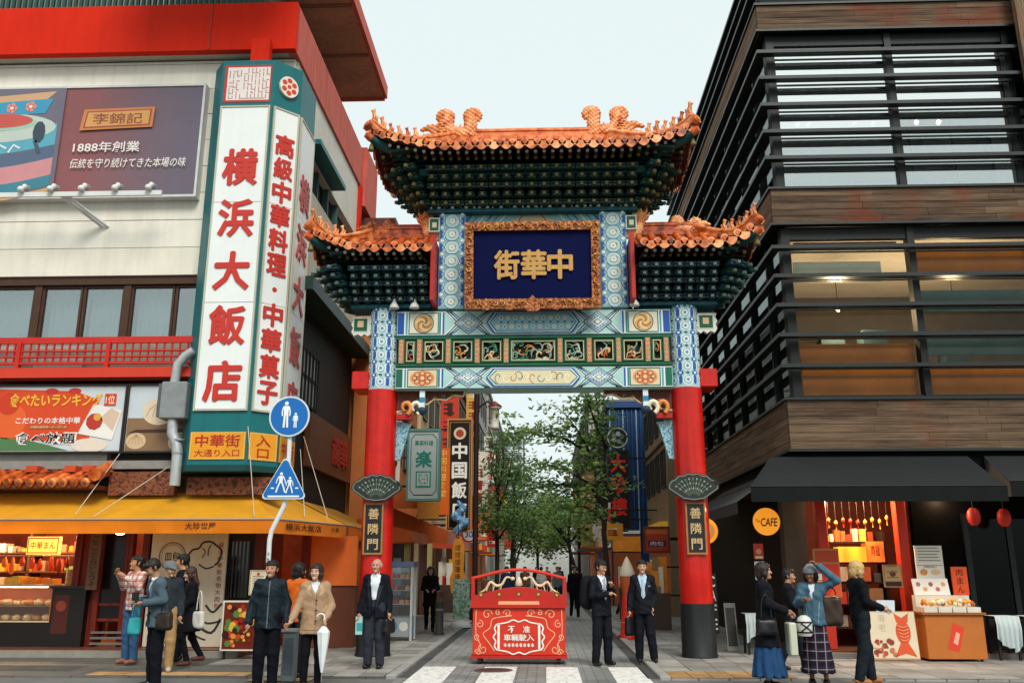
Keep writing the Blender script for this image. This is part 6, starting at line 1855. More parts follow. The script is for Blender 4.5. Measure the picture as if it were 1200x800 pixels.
def lines(p, w, h, n, col, y0=0.15, y1=0.85, lay=3):
 for k in range(n):
  y = h * (y0 + (y1 - y0) * k / max(1, n - 1)); p.rect(-w * 0.8, y, w * (0.8 - 0.3 * ((k * 7) % 3) / 3), y + h * 0.35 * (y1 - y0) / n, col, lay)
def f_menu(p, w, h):
 p.rect(-w * .95, h * .02, w * .95, h * .15, 'b8342a', 1); lines(p, w, h, 5, '8a7a6a', 0.62, 0.93); p.disc(-w * .5, h * .34, w * .28, 'c88a4a', 2, 14, ry=h * .08); p.disc(w * .35, h * .34, w * .36, 'd2b48a', 2, 14, ry=h * .07)
 p.rect(-w * .95, h * .5, w * .95, h * .515, '8a8278', 2); p.text('MENU', 0, h * 0.47, w * 0.9, h * 0.05, '6a3a2a', 0, 3)
board('cafe_menu_board', 'white menu board with red foot band above the snack counter', 6.86, 7.36, 1.28, 2.0, 17.05, 'e2ded2', f_menu)
board('price_board', 'white tilted price board with pictures behind the snack trays', 6.72, 7.36, 1.125, 1.42, 16.9, 'e6dfd4', lambda p, w, h: [p.disc(-w * .7 + k * w * .35, h * (.35 if k % 2 else .65), w * .13, ('b8605a', 'd09a6a', '9a4a4a')[k % 3], 1, 10) for k in range(5)], 0.25)
board('red_lantern_sign', 'small glowing orange box sign right of the snack trays', 7.42, 7.70, 1.125, 1.62, 16.9, 'd8501e', lambda p, w, h: p.column('肉まん', 0, h * .95, h * .24, h * .3, '5a1a10', 0.004, 1))
def f_shrimp(p, w, h):
 p.rect(-w * .98, 0.02, w * .98, h * .98, 'd9c9ac', 0); r = random.Random(8)
 pts = smooth2([(w * .2, h * .97), (w * .55, h * .86), (w * .25, h * .72), (w * .5, h * .5), (w * .2, h * .3), (w * .55, h * .08)])
 cx = w * .42; p.poly([(cx - .13, h * .96), (cx, h * .86), (cx + .13, h * .96), (cx + .1, h * .76), (cx - .1, h * .76)], 'd4542a', 1); p.disc(cx, h * .56, .13, 'd4542a', 2, 18, ry=.2); p.poly([(cx - .06, h * .36), (cx + .06, h * .36), (cx + .19, h * .05), (cx, h * .12), (cx - .19, h * .05)], 'd4542a', 3)
 for k in range(5): p.strip(smooth2([(cx - .1 + .008 * k, h * (.7 - .07 * k)), (cx, h * (.66 - .07 * k)), (cx + .1 - .008 * k, h * (.7 - .07 * k))]), .012, 'e89a6a', 33)
 for k in range(26): p.disc(r.uniform(-w * .9, w * .05), r.uniform(0.05, h * .4), r.uniform(.015, .05), r.choice(('b84a34', '8a3a2a', 'd8c0a0', 'c86a4a')), 3 + k, 8)
 p.column('海老', -w * .45, h * .95, .13, .16, 'b8a890', 0.0, 3)
board('shrimp_poster_board', 'standing poster board with a large red fish shape beside the snack counter', 5.72, 6.54, 0.05, 0.86, 16.5, 'c08a5a', f_shrimp, 0.1, 'poster', False)
# goods in the shop
GS = thing('gift_shelves', 'dark shelves with yellow and orange gift boxes with a painted glow inside the cafe shop', 'shelf', (6, 18, 0.14))
for zz in (0.9, 1.30, 1.68): boxobj('shelf_board', 5.45, 6.65, 17.9, 18.3, zz, zz + 0.03, mat('2a1812'), GS)
for x in (5.45, 6.6): boxobj('upright', x, x + 0.05, 17.9, 18.3, 0.14, 2.3, mat('2a1812'), GS)
yl = mat('f0a028', 0.5, 0.08, 3, emit=0.6); orr = mat('e8742a', 0.5, 0.08, 3, emit=0.35)  # emission put into the box colours in place of warm light on them
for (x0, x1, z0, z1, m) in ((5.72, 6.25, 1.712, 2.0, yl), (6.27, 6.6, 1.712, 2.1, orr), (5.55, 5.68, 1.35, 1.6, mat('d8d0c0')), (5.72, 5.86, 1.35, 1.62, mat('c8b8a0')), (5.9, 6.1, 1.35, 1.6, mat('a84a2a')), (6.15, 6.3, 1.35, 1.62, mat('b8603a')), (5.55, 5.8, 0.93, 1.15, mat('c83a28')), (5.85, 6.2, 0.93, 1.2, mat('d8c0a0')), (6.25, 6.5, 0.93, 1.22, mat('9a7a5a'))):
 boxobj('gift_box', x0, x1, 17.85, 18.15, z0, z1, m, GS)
r8 = random.Random(12)
for zz in (.5, .93, 1.33, 1.712, 2.1):
 if zz in (.5, 2.1): boxobj('shelf_board', 5.45, 6.65, 17.9, 18.3, zz - .03, zz, mat('2a1812'), GS)
 x = 5.5
 while x < 6.5:
  w, h = r8.uniform(.06, .16), r8.uniform(.1, .26); boxobj('gift_box', x, x + w, 18.16, 18.28, zz, zz + h, mat(r8.choice(('d8842a', 'c83a24', 'd8b04a', '8a3a20', 'd8c8a8', 'b85a2a')), .5, .3, 9), GS); x += w + r8.uniform(.01, .04)
HB_ = thing('hanging_red_charms', 'row of small red charms hanging in the cafe shop doorway', 'charms', (6, 17.5, 2.2))
for k in range(9):
 x = 5.5 + k * .14; z = 2.62 - r8.uniform(0, .12); MB().lathe([(.0, 0), (.035, -.04), (.03, -.09), (.008, -.1), (.012, -.2)], r8.choice([mat('c8301e', .5), mat('d8a03a', .5)]), (x, 17.6, z), 8).build('charm', HB_); MB().tube([(x, 17.6, z), (x, 17.6, 3.19)], .004, dk, 4).build('string', HB_)
p = Print(front(6.43, 17.85, 1.75), 0.003); p.text('龍', 0, .18, .18, .2, 'a8401a', 0.01, 0); p.build('box_print', GS)
board('framed_picture', 'brown framed poster with dark foot band on the red shop pillar', 6.32, 6.66, 1.25, 1.66, 17.25, 'a8825a', lambda p, w, h: (p.rect(-w * .85, h * .05, w * .85, h * .25, '2e241c', 1), p.rect(-w * .85, h * .3, w * .85, h * .95, 'c09a6a', 1), p.disc(0, h * .6, .06, '5a3a28', 2, 8), lines(p, w * .8, h, 3, '8a6a4a', .4, .9)), cat='poster')
board('red_shop_poster', 'large red poster with dark figure on a tan mount at the shop entrance', 5.0, 5.48, 1.08, 1.95, 17.1, 'b07a4a', lambda p, w, h: (p.rect(-w * .9, 0.02, w * .9, h * .68, 'd8361e', 1), p.rect(-w * .85, h * .72, w * .9, h * .96, 'b8401e', 1), p.disc(w * .1, h * .45, w * .3, '3a1410', 2, 9), p.text('福', w * .1, h * .45, .14, .14, 'e88a4a', 0.01, 3), p.poly([(0, 0.02), (w * .9, .02), (w * .9, h * .4)], 'e8562a', 2)), cat='poster')
board('red_notice_stack', 'red and white notices hung on the red shop pillar', 4.92, 5.12, 1.0, 1.62, 17.02, 'c8382a', lambda p, w, h: (p.rect(-w * .9, h * .62, w * .9, h * .8, 'd8d0c0', 1), p.rect(-w * .9, h * .42, w * .9, h * .6, 'd09a6a', 1), p.disc(0, h * .22, w * .6, '8a1c14', 1, 10)), cat='notice')
board('white_shop_notice', 'white paper notice with small print beside the cafe entrance', 3.98, 4.16, 1.38, 1.72, 17.4, 'd2d8d8', lambda p, w, h: lines(p, w, h, 8, '8a9aa0'), cat='notice')
board('red_shop_notice', 'red picture notice above the white paper beside the cafe entrance', 3.98, 4.16, 1.76, 2.05, 17.4, 'a83a28', lambda p, w, h: (p.disc(0, h * .5, w * .6, 'd08a5a', 1, 9), p.rect(-w * .8, h * .05, w * .8, h * .2, 'd8c0a0', 1)), cat='notice')
board('white_letter_banner', 'narrow black banner with white letters behind the right red column', 3.24, 3.40, 0.35, 1.5, 18.2, '1a1a1a', lambda p, w, h: p.column('CAFE', 0, h * .98, .2, .27, 'e8e8e4', 0.02, 1, 0, .1), 0.08, 'banner')
board('leaning_board', 'white edged board leaning by the cafe wall', 3.5, 3.72, 0.05, 0.95, 18.0, '8f8c84', lambda p, w, h: p.rect(-w * .8, h * .1, w * .8, h * .9, '3a3632', 1), 0.2)
for k, (x, z) in enumerate(((8.5, 2.5), (7.95, 2.52))):
 t = thing('paper_lantern', ('right of the two red paper lanterns under the right awning', 'left of the two red paper lanterns beside the white menu board')[k], 'lantern', (x, 16.9, z), 'red lanterns under the right awning')
 MB().lathe([(0.05, -0.16), (0.1, -0.1), (0.12, 0), (0.1, 0.1), (0.05, 0.16)], mat('b02a20', 0.5, 0.1, emit=0.06 if k == 0 else 0.02), (x, 16.9, z), 14).build('paper_body', t)
 MB().tube([(x, 16.9, z + 0.16), (x, 16.9, z + 0.5)], 0.008, dk, 5).build('cord', t)
for k, (x, y) in enumerate(((4.75, 17.8), (5.5, 17.45), (6.2, 17.45), (7.5, 17.2))):
 t = thing('spot_light', ('small ceiling spotlight by the cafe corner', 'small ceiling spotlight above the red poster', 'small ceiling spotlight above the yellow gift boxes', 'small ceiling spotlight above the snack counter')[k], 'lamp', (x, y, 3.0), 'spotlights in the cafe shop ceiling')
 MB().lathe([(0.05, 0), (0.05, 0.2)], steel_d, (x, y, 2.98), 10).build('can', t)
 MB().ball((x, y, 2.97), 0.035, mat('fff0d8', 0.5, 0, emit=14)).build('bulb', t)
 lamp_point(t, (x, y, 2.85), 75 if 0 < k < 3 else 18, (1, 0.66, 0.36), 0.05)
# dining chairs under white covers behind the glass
for k, x in enumerate((8.2, 8.72, 3.95)):
 y = 16.9 if k < 2 else 17.6
 t = thing('covered_table', ('small dark table under a white cloth left of the other by the dark doors', 'small dark table under a white cloth at the right picture edge', 'small table under a pale cloth behind the woman in the blue skirt')[k], 'table', (x, y, 0.02))
 boxobj('table_top', x - 0.2, x + 0.2, y - 0.2, y + 0.2, 0.72, 0.76, dk, t)
 for sx in (-1, 1):
  for sy in (-1, 1): boxobj('leg', x + sx * 0.17 - 0.02, x + sx * 0.17 + 0.02, y + sy * 0.17 - 0.02, y + sy * 0.17 + 0.02, 0.0215, 0.72, dk, t)
 vs = []; n = 24
 for i in range(n + 1):
  u = i / n; xx = x - 0.215 + 0.43 * u
  dy = 0.022 * math.sin(i * 1.3); drop = 0.22 + 0.16 * abs(math.sin(u * 3.3 + k)) + (0.12 if u > .6 else 0)
  vs += [(xx, y + 0.2, 0.768), (xx, y - 0.215, 0.768), (xx + 0.01, y - 0.235 + dy, 0.74 - drop * .5), (xx + 0.02 * math.sin(i), y - 0.24 + dy * 1.6, 0.76 - drop - 0.15)]
 MB().add(vs, [(4 * i + j, 4 * i + 4 + j, 4 * i + 5 + j, 4 * i + 1 + j) for i in range(n) for j in range(3)], mat('b9c4c4', 0.8, 0.08, 4), True).build('cloth', t)

# ================================================================== the street behind the gate
def street_building(name, label, x0, x1, y0, y1, h, wall, roofc, win_c, side, rows, cols, z0=3.4, fcols=0, ww=0.9, wh=1.2):
 """plain street house; side = +1 when its street face looks to +X"""
 t = thing(name, label, 'building', ((x0 + x1) / 2, (y0 + y1) / 2, 0))
 boxobj('wall', x0, x1, y0, y1, 0.0, h, wall, t)
 boxobj('roof', x0 - 0.15, x1 + 0.15, y0 - 0.15, y1 + 0.15, h + 0.001, h + 0.3, roofc, t)
 fm = mat('3a3834', 0.5); pm = mat(win_c, 0.12, 0.15, 2, spec=0.6)
 def wmesh(fr):
  w = MB(); w.obox(fr, -ww / 2, ww / 2, -wh / 2, wh / 2, -0.05, 0.02, pm)
  for (a, b, c, d) in ((-ww/2-.06, ww/2+.06, wh/2, wh/2+.06), (-ww/2-.06, ww/2+.06, -wh/2-.08, -wh/2), (-ww/2-.06, -ww/2, -wh/2, wh/2), (ww/2, ww/2+.06, -wh/2, wh/2), (-.02, .02, -wh/2, wh/2)): w.obox(fr, a, b, c, d, -0.02, 0.06, fm)
  return w.mesh('window')
 fs = wmesh(Frame((0, 0, 0), (0, 1 if side > 0 else -1, 0), (0, 0, 1))); ff = wmesh(front(0, 0, 0))
 xs = x1 if side > 0 else x0
 for r in range(rows):
  z = z0 + (h - z0 - 0.4) * (r + 0.5) / rows
  for c in range(cols): link(bpy.data.objects.new('window', fs), t, (xs + side * 0.001, y0 + (y1 - y0) * (c + 0.5) / cols, z))
  for c in range(fcols): link(bpy.data.objects.new('window', ff), t, (x0 + (x1 - x0) * (c + 0.5) / fcols, y0 - 0.001, z))
  boxobj('string_course', xs - 0.02 if side > 0 else xs - 0.08, xs + 0.08 if side > 0 else xs + 0.02, y0, y1, z + wh * .5 + 0.3, z + wh * .5 + 0.38, roofc, t)
 return t
wl = lambda c, s=0.15: mat(c, 0.75, 0.14, 0.8, streak=s)
L2 = street_building('orange_shop_house', 'tall orange rendered shop house next to the left red column', -12, -4.55, 24.7, 31.2, 11.5, wl('b8703a'), mat('5a3020'), '9fb4b8', 1, 3, 4, 4.2)
street_building('red_banded_house', 'cream shop house with red trim further up the left side', -12, -4.45, 31.4, 40.5, 14, wl('c9b08a'), mat('8a2a1c'), '7f9498', 1, 4, 5, 4)
street_building('brown_brick_house', 'brown shop house half hidden by the street trees on the left', -12, -4.6, 40.8, 52, 11, wl('7a5038'), mat('4a3026'), '6f8084', 1, 3, 6, 4)
street_building('grey_office_house', 'grey office house beyond the brown one on the left', -12, -4.5, 52.3, 68, 17, wl('9a9a94'), mat('6a6a66'), '5f7074', 1, 5, 7, 4)
street_building('far_left_house', 'pale far house at the end of the left row', -13, -4.4, 68.4, 100, 15, wl('b0aba0'), mat('7a7670'), '5f7074', 1, 5, 10, 4)
street_building('apartment_tower', 'white apartment tower rising above the trees at the far left end', -13, -3.6, 150, 160, 23.5, wl('cfd2d0'), mat('a8aaa8'), '6f8084', 1, 8, 3, 6, 5, 1.2, 1.4)
street_building('tan_tiled_house', 'tan tiled narrow house behind the right red column', 4.25, 12, 30.8, 37.2, 10.5, wl('9a8468'), mat('5a4a3c'), '5a6a70', -1, 3, 4, 4, 5)
R3 = street_building('blue_clad_house', 'bright blue clad building behind the black and red sign', 2.95, 12, 40.0, 50.0, 8.7, wl('24497c', 0.1), mat('2a4a7a'), '2a5aa0', -1, 2, 5, 4.5)
for i in range(9): boxobj('cladding_rib', 2.98 + i * 0.2, 3.03 + i * 0.2, 39.93, 39.998, 3.2, 8.6, mat('2c568e', 0.5) if i % 3 else mat('9fb6c8', 0.5), R3)
street_building('teal_shop_house', 'teal shop house further up the right side', 3.0, 12, 50.4, 62, 8.5, wl('3f7478'), mat('2f5458'), '8fa8a8', -1, 2, 6, 4, 4)
street_building('far_right_house', 'pale grey far house at the end of the right row', 3.2, 12, 62.5, 100, 13, wl('a8a49a'), mat('7a7670'), '5f7074', -1, 4, 12, 4, 3)

street_building('end_house', 'pale low house closing the far end of the street', -5, 5, 112, 120, 9, wl('c4c6c0'), mat('8a8a84'), '8a9a9c', 1, 2, 1, 3.5, 6, 1.0, 1.4)
# shop fronts with boards and openings painted with a warm glow along both rows
r6 = random.Random(17)
for nm, xs, sd, y0, y1 in (('red_banded_house', -4.45, 1, 31.6, 40.4), ('brown_brick_house', -4.6, 1, 41, 51.8), ('grey_office_house', -4.5, 1, 52.6, 67.6), ('tan_tiled_house', 4.25, -1, 31, 37), ('blue_clad_house', 2.95, -1, 40.2, 49.8), ('teal_shop_house', 3.0, -1, 50.6, 61.8)):
 t = bpy.data.objects[nm]; y = y0
 while y + 2.4 < y1:
  c = r6.choice(('d8702a', 'c8382a', 'd8a83a', 'd8d0c0', '4a8a7a', 'e08a3a', 'b84a2a'))
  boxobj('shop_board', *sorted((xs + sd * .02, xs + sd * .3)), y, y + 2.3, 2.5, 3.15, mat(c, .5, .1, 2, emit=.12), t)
  boxobj('shop_opening', *sorted((xs - sd * .1, xs + sd * .01)), y + .1, y + 2.2, .03, 2.4, mat(r6.choice(('8a4a26', '6a3a24', 'a8602c', '4a3026')), .6, .4, 1.5, emit=.12), t)  # solid panel; the lit interior is put into its colour and emission
  boxobj('goods_table', *sorted((xs + sd * .05, xs + sd * .75)), y + .2, y + 1.9, .04, .8, mat(r6.choice(('8a5a3a', 'b8a890', '6a4a3a', 'b04a30')), .6, .3, 4), t)
  if r6.random() < .6: boxobj('hood', *sorted((xs + sd * .3, xs + sd * 1.3)), y, y + 2.3, 2.42, 2.5, mat(r6.choice(('c8502a', 'd8902a', 'a8302a', '3a6a5a')), .6), t)
  y += 2.5
# face of the blue house towards the gate: fascia boards over its shop
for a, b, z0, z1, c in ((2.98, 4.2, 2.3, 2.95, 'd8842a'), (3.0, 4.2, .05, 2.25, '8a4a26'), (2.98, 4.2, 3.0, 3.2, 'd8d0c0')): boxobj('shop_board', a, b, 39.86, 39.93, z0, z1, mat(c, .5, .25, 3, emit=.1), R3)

# ---- shop fronts under the left house
boxobj('shop_opening', -4.75, -4.56 + 0.03, 24.9, 31, 0.02, 2.6, mat('2a1a14', 0.6), L2)
boxobj('orange_fascia', -4.56, -4.40, 24.8, 31, 2.7, 3.6, mat('d0702a', 0.5, 0.1, 2), L2)
boxobj('cream_post', -3.98, -3.82, 25.4, 25.56, 0.02, 2.7, mat('d8c488', 0.6, 0.1), L2)
boxobj('cream_post', -3.98, -3.82, 30.4, 30.56, 0.02, 2.7, mat('d8c488', 0.6, 0.1), L2)
boxobj('bay_window', -4.54, -4.3, 25.2, 26.0, 5.2, 6.4, mat('d9dad4', 0.5), L2)
boxobj('wall_pipe', -4.54, -4.42, 26.8, 26.95, 3.6, 9, mat('d8d4c8', 0.5), L2)
boxobj('side_return', -5.4, -4.6, 24.45, 24.695, 2.4, 9, mat('b86a34', 0.7, 0.15, 1), L2)
def lean_awning(name, label, x_wall, x_out, y0, y1, zb, zf, col, valc, drop=0.3):
 t = thing(name, label, 'awning', ((x_wall + x_out) / 2, (y0 + y1) / 2, zf - drop))
 n = 10; vs = []
 for i in range(n + 1):
  y = y0 + (y1 - y0) * i / n
  vs += [(x_wall, y, zb), ((x_wall + x_out) / 2, y, (zb + zf) / 2 - 0.03), (x_out, y, zf)]
 m = cloth_mat(name + col, col, trans=0.15); m2 = cloth_mat(name + valc, valc, trans=0.15)
 MB().add(vs, [(3 * i + j, 3 * i + j + 1, 3 * i + j + 4, 3 * i + j + 3) for i in range(n) for j in (0, 1)], m, True).build('canvas', t)
 MB().add([(x_out, y0, zf), (x_out, y1, zf), (x_out, y1, zf - drop), (x_out, y0, zf - drop)], [(0, 1, 2, 3)], m2).build('valance', t)
 MB().add([(x_wall, y0, zb), (x_out, y0, zf), (x_out, y0, zf - drop), (x_wall, y0, zf - drop)], [(0, 1, 2, 3)], m2).build('end_panel', t)
 return t
lean_awning('tan_awning', 'tan sloping awning with orange end panel over the left pavement', -4.55, -2.75, 25.3, 28.2, 3.35, 2.62, 'a8885a', 'c8602a', 0.35)
lean_awning('orange_awning', 'small orange awning just right of the left red column', -4.5, -3.15, 21.3, 24.2, 2.75, 2.45, 'd8862a', 'd8662a', 0.25)
lean_awning('brown_awning', 'dark orange checked awning above the tan one', -4.55, -3.3, 24.75, 25.2, 4.1, 3.4, 'b8642a', 'b05a26', 0.2)
lean_awning('far_red_awning', 'red awning deep in the street on the left', -4.45, -3.0, 33, 38, 3.2, 2.6, 'b03a24', 'c8482c', 0.3)

# ---- signs that stand out over the pavement
def marks(p, x0, x1, y0, y1, n, cols, seed, lay=2):
 """illegible far lettering: short strokes"""
 r = random.Random(seed); h = (y1 - y0) / n; w = x1 - x0
 for k in range(n):
  c = r.choice(cols); y = y0 + h * k
  for j in range(3): p.rect(x0 + w * 0.1, y + h * (0.2 + 0.25 * j), x1 - w * r.uniform(0.1, 0.4), y + h * (0.3 + 0.25 * j), c, lay)
  p.rect(x0 + w * r.uniform(.3, .6), y + h * 0.1, x0 + w * r.uniform(.65, .75), y + h * 0.85, c, lay + 1)
def blade(name, label, x0, x1, z0, z1, y, base, fill, frame=None, arm=None, thick=0.22):
 t = thing(name, label, 'sign', ((x0 + x1) / 2, y, z0))
 boxobj('sign_box', x0, x1, y, y + thick, z0, z1, base if not isinstance(base, str) else mat(base, 0.45, 0.08, 1.5), t)
 if frame:
  for (a, b, c, d) in ((x0 - .05, x1 + .05, z1, z1 + .06), (x0 - .05, x1 + .05, z0 - .06, z0), (x0 - .05, x0, z0, z1), (x1, x1 + .05, z0, z1)):
   boxobj('sign_frame', a, b, y - .03, y + thick + .03, c, d, mat(frame, 0.5, 0.1), t)
 p = Print(front((x0 + x1) / 2, y, z0), 0.004); fill(p, (x1 - x0) / 2, z1 - z0); p.build('lettering', t)
 if arm is not None:
  for zz in (z0 + 0.3, z1 - 0.3): boxobj('arm', *sorted((arm, x0 if arm < x0 else x1)), y + .08, y + .13, zz, zz + .05, dk, t)
 return t
def f_raku(p, w, h):
 def octo(k): return [(-w + .1 + k, 0.04 + k), (w - .1 - k, .04 + k), (w - k, .16 + k), (w - k, h - .16 - k), (w - .1 - k, h - .04 - k), (-w + .1 + k, h - .04 - k), (-w + k, h - .16 - k), (-w + k, .16 + k)]
 p.strip(octo(0.05), 0.025, '2f8f82', 0, True)
 p.text('萬菜料理', 0, h * .82, w * 1.25, .13, '2f9a84', .01, 1); p.text('楽', 0, h * .58, .42, .42, '1f9a86', .03, 1)
 p.rect(-.2, h * .16, .2, h * .4, '27a08c', 1); p.text('園', 0, h * .28, .32, .34, 'd5e4de', .02, 2)
blade('white_green_sign', 'white octagonal sign with green characters hanging right of the left column', -3.55, -2.77, 3.34, 5.1, 23, 'ccdad8', f_raku, '6fa89c', -4.5)
boxobj('orange_backing', -3.5, -2.9, 24.4, 24.5, 2.9, 4.6, mat('d08a3a', 0.6, 0.1), L2)
def f_or(p, w, h):
 p.column('中国料理食堂', 0, h * .98, .2, .235, 'f0c060', .01, 1); None
blade('orange_blade_sign', 'narrow orange vertical sign between the white green and the black sign', -3.18, -2.8, 3.1, 5.05, 26, 'd8641e', f_or, None, -4.5)
def f_chu(p, w, h):
 p.frame(-w + .03, .05, w - .03, h - .05, .02, 'b88a4a', 1); p.disc(0, h - .42, .2, 'd8c8a8', 1, 14); p.disc(0, h - .42, .13, 'a8402a', 2, 9)
 for k, ch in enumerate('中国飯店'): p.text(ch, 0, h - .98 - k * .62, .46, .5, 'eceae2', .035, 1)
blade('black_white_sign', 'tall black sign with large white characters on the left side of the street', -3.06, -2.34, 2.75, 6.2, 28, '16120f', f_chu, 'b8814a', -4.5)
DS = thing('blue_dragon_ornament', 'blue and white carved ornament over the foot of the black sign', 'ornament', (-2.65, 27.9, 2.7))
s = SDF((-3.1, 27.6, 2.5), (-2.2, 28.0, 3.9), 0.03); s.path([(-2.75, 27.85, 2.7), (-2.5, 27.8, 2.95), (-2.8, 27.8, 3.15), (-2.55, 27.82, 3.4), (-2.7, 27.85, 3.6)], [.12, .13, .12, .1, .06], .05); s.path([(-2.6, 27.8, 2.95), (-2.35, 27.8, 3.1)], [.08, .03], .03); V, F = s.mesh()
nets_obj('carved_body', V, F, [mixed_mat('blue_white_glaze', ['d8e0e4', '5a90b8', '2a6090', 'c8d8e0'], 7, 0.4)], None, DS, (0, 0, 0))
# yellow gourd banner
YG = thing('yellow_hanging_sign', 'yellow wooden hanging sign with scalloped foot beside the 30 sign', 'sign', (-2.6, 27, 0.9))
yf = front(-2.6, 27, 0.9)
MB().prism(yf, [(-.2, 0), (-.1, -.06), (0, 0), (.1, -.06), (.2, 0), (.25, .4), (.16, .62), (.19, 1.3), (.1, 1.55), (-.1, 1.55), (-.19, 1.3), (-.16, .62), (-.25, .4)], -.08, 0, mat('c8862a', .5, .15, 4)).build('board', YG, fix=True)
p = Print(yf, .004); marks(p, -.12, .12, .35, 1.4, 5, ('7a3a14', '8a4a1c'), 3); p.build('lettering', YG)
MB().tube([(-2.6, 27.04, 2.45), (-2.6, 27.04, 3.0)], .012, dk, 5).build('chain', YG)
# speed limit sign
SP = thing('speed_limit_sign', 'round red rimmed speed limit 30 sign on the dark lamp post', 'road sign', (-2.53, 29.9, 2.4))
MB().prism(front(-2.53, 29.9, 2.68), [(.27 * math.cos(a), .27 * math.sin(a)) for a in np.linspace(0, 2 * math.pi, 29)[:-1]], -.02, 0, mat('dcdcd8', .4)).build('plate', SP)
p = Print(front(-2.53, 29.9, 2.68), .003); p.ring(0, 0, .235, .06, 'b83028', 0); p.text('30', 0, 0, .26, .2, '2a5a9a', .025, 0); p.build('lettering', SP)
MB().box(-2.53, -2.2, 29.93, 29.96, 2.6, 2.66, dk).build('bracket', SP)
# street lamp posts with hanging lanterns
def lamp_post(label, x, y, h, s):
 t = thing('street_lamp', label, 'street lamp', (x, y, 0), 'ornate street lamps along the street')
 pm_ = mat('2e1a14', .5, .15, 4)
 MB().lathe([(.16, .02), (.16, .35), (.1, .45), (.085, 1.0), (.085, h)], pm_, (x, y, 0), 14).build('post', t)
 MB().tube([(x, y, h - .6), (x + s * .35, y, h - .35), (x + s * .6, y, h - .45)], .035, pm_, 8).build('arm', t)
 MB().lathe([(.02, .12), (.2, .02), (.22, -.02), (.14, -.06), (.13, -.62), (.17, -.68), (.05, -.74)], mat('d8d4c8', .5, .08), (x + s * .6, y, h - .55), 12).build('lantern', t)
 MB().lathe([(.0, .2), (.24, .02), (.23, 0)], mat('7a2a20', .5), (x + s * .6, y, h - .53), 12).build('lantern_roof', t)
lamp_post('brown lamp post with white lantern beside the black sign', -2.19, 28.2, 7.2, 1)
lamp_post('brown lamp post deeper in the street on the left', -2.3, 43, 7.2, 1)
lamp_post('brown lamp post far up the street on the right', 1.95, 52, 7.2, -1)
# right side signs
def f_dai(p, w, h):
 for k, ch in enumerate('大珍樓'): p.text(ch, 0, h - .5 - k * .86, .62, .68, 'd8281e', .04, 1)
blade('black_red_sign', 'tall black sign with large red characters in front of the blue building', 2.6, 3.4, 3.15, 6.2, 36, '120e0e', f_dai, '2a2a2a', 4.3)
RE = thing('round_emblem_sign', 'round dark emblem with pale dragon above the black and red sign', 'sign', (3.0, 35.9, 6.3))
MB().prism(front(3.0, 35.9, 6.75), [(.46 * math.cos(a), .46 * math.sin(a)) for a in np.linspace(0, 2 * math.pi, 29)[:-1]], -.2, 0, mat('1c2a26', .5)).build('disc', RE)
p = Print(front(3.0, 35.9, 6.75), .004); p.ring(0, 0, .4, .05, 'b8c4b8', 0); [p.disc(.17 * math.cos(t), .16 * math.sin(t), .1, 'a8b8ac' if i % 2 else '6a8a7c', 1 + i, 8) for i, t in enumerate((.3, 1.4, 2.6, 3.7, 5.0))]; p.build('emblem_print', RE)
blade('cream_blade_sign', 'tall cream sign with orange characters deep in the street on the right', 1.9, 2.55, 3.6, 6.1, 45, 'd8b078', lambda p, w, h: (p.rect(-w * .7, .1, w * .7, h - .1, 'd88a3a', 0), marks(p, -w * .6, w * .6, .2, h - .2, 4, ('e8d8b8', 'a8481e'), 6)), None, 3.0)
blade('red_green_pole_sign', 'narrow red yellow and green striped sign beside the black sign', 2.28, 2.5, 2.5, 4.0, 34, 'c8d0d0', lambda p, w, h: (p.rect(-w, h * .55, w, h * .85, 'c8281e', 0), p.rect(-w, h * .1, w, h * .5, 'c8a02a', 0), p.rect(-w * .4, h * .1, w, h * .3, '3a7a4a', 1)), None, 4.25)
blade('red_lantern_box', 'dark red lantern shaped shop sign with white letters by the right column', 2.95, 3.6, 2.08, 2.72, 26.5, 'a83a24', lambda p, w, h: (p.rect(-w * .8, h * .2, w * .8, h * .45, '4a1a2a', 0), p.text('肉包', 0, h * .33, w * 1.2, h * .2, 'd8d0e0', .01, 1), p.rect(-w, h * .75, w, h, 'c8642a', 0)), '6a2a1c', 4.8)
blade('white_menu_banner', 'white hanging paper strip with brown marks beside the right column', 3.18, 3.4, .5, 1.9, 26.8, 'c8bca8', lambda p, w, h: marks(p, -w * .8, w * .8, .1, h - .1, 7, ('7a5a44', '5a4a40'), 9), None, 4.8)
r7 = random.Random(21)
far = [(-3.9, -3.2, 4.2, 6.2, 34, 'd8a02a'), (-3.6, -3.0, 3.0, 4.6, 38, 'c8402a'), (-3.4, -2.7, 4.4, 7.0, 42, 'd8d0c0'), (-3.5, -2.9, 3.0, 4.4, 47, 'd86a2a'), (-3.4, -2.6, 3.6, 6.4, 54, 'b8302a'), (-3.4, -2.6, 4.4, 6.8, 62, 'd8b04a'), (2.2, 2.9, 2.8, 4.2, 41.5, 'd8d4cc'), (2.0, 2.8, 3.0, 5.0, 50, '3a8a8a'), (1.9, 2.7, 4.0, 6.6, 57, 'c85a3a'), (2.0, 2.9, 3.0, 5.4, 66, 'd8d8d0'), (-3.2, -2.5, 3.0, 4.4, 70, 'a83a2a'), (2.2, 2.9, 2.6, 3.2, 33.5, 'd8902a'), (-3.7, -3.05, 5.4, 8.2, 31, 'c8402a'), (-2.95, -2.5, 6.4, 8.4, 33, 'd8a84a'), (-3.3, -2.7, 2.7, 3.6, 30.4, 'e08a3a'), (-3.3, -2.6, 6.0, 8.6, 48, 'd8d4c8'), (2.5, 3.1, 4.9, 7.2, 53, 'd86a3a'), (1.9, 2.5, 2.6, 3.8, 47, 'd8c050'), (-2.9, -2.3, 2.6, 3.6, 45, 'c83a2a')]
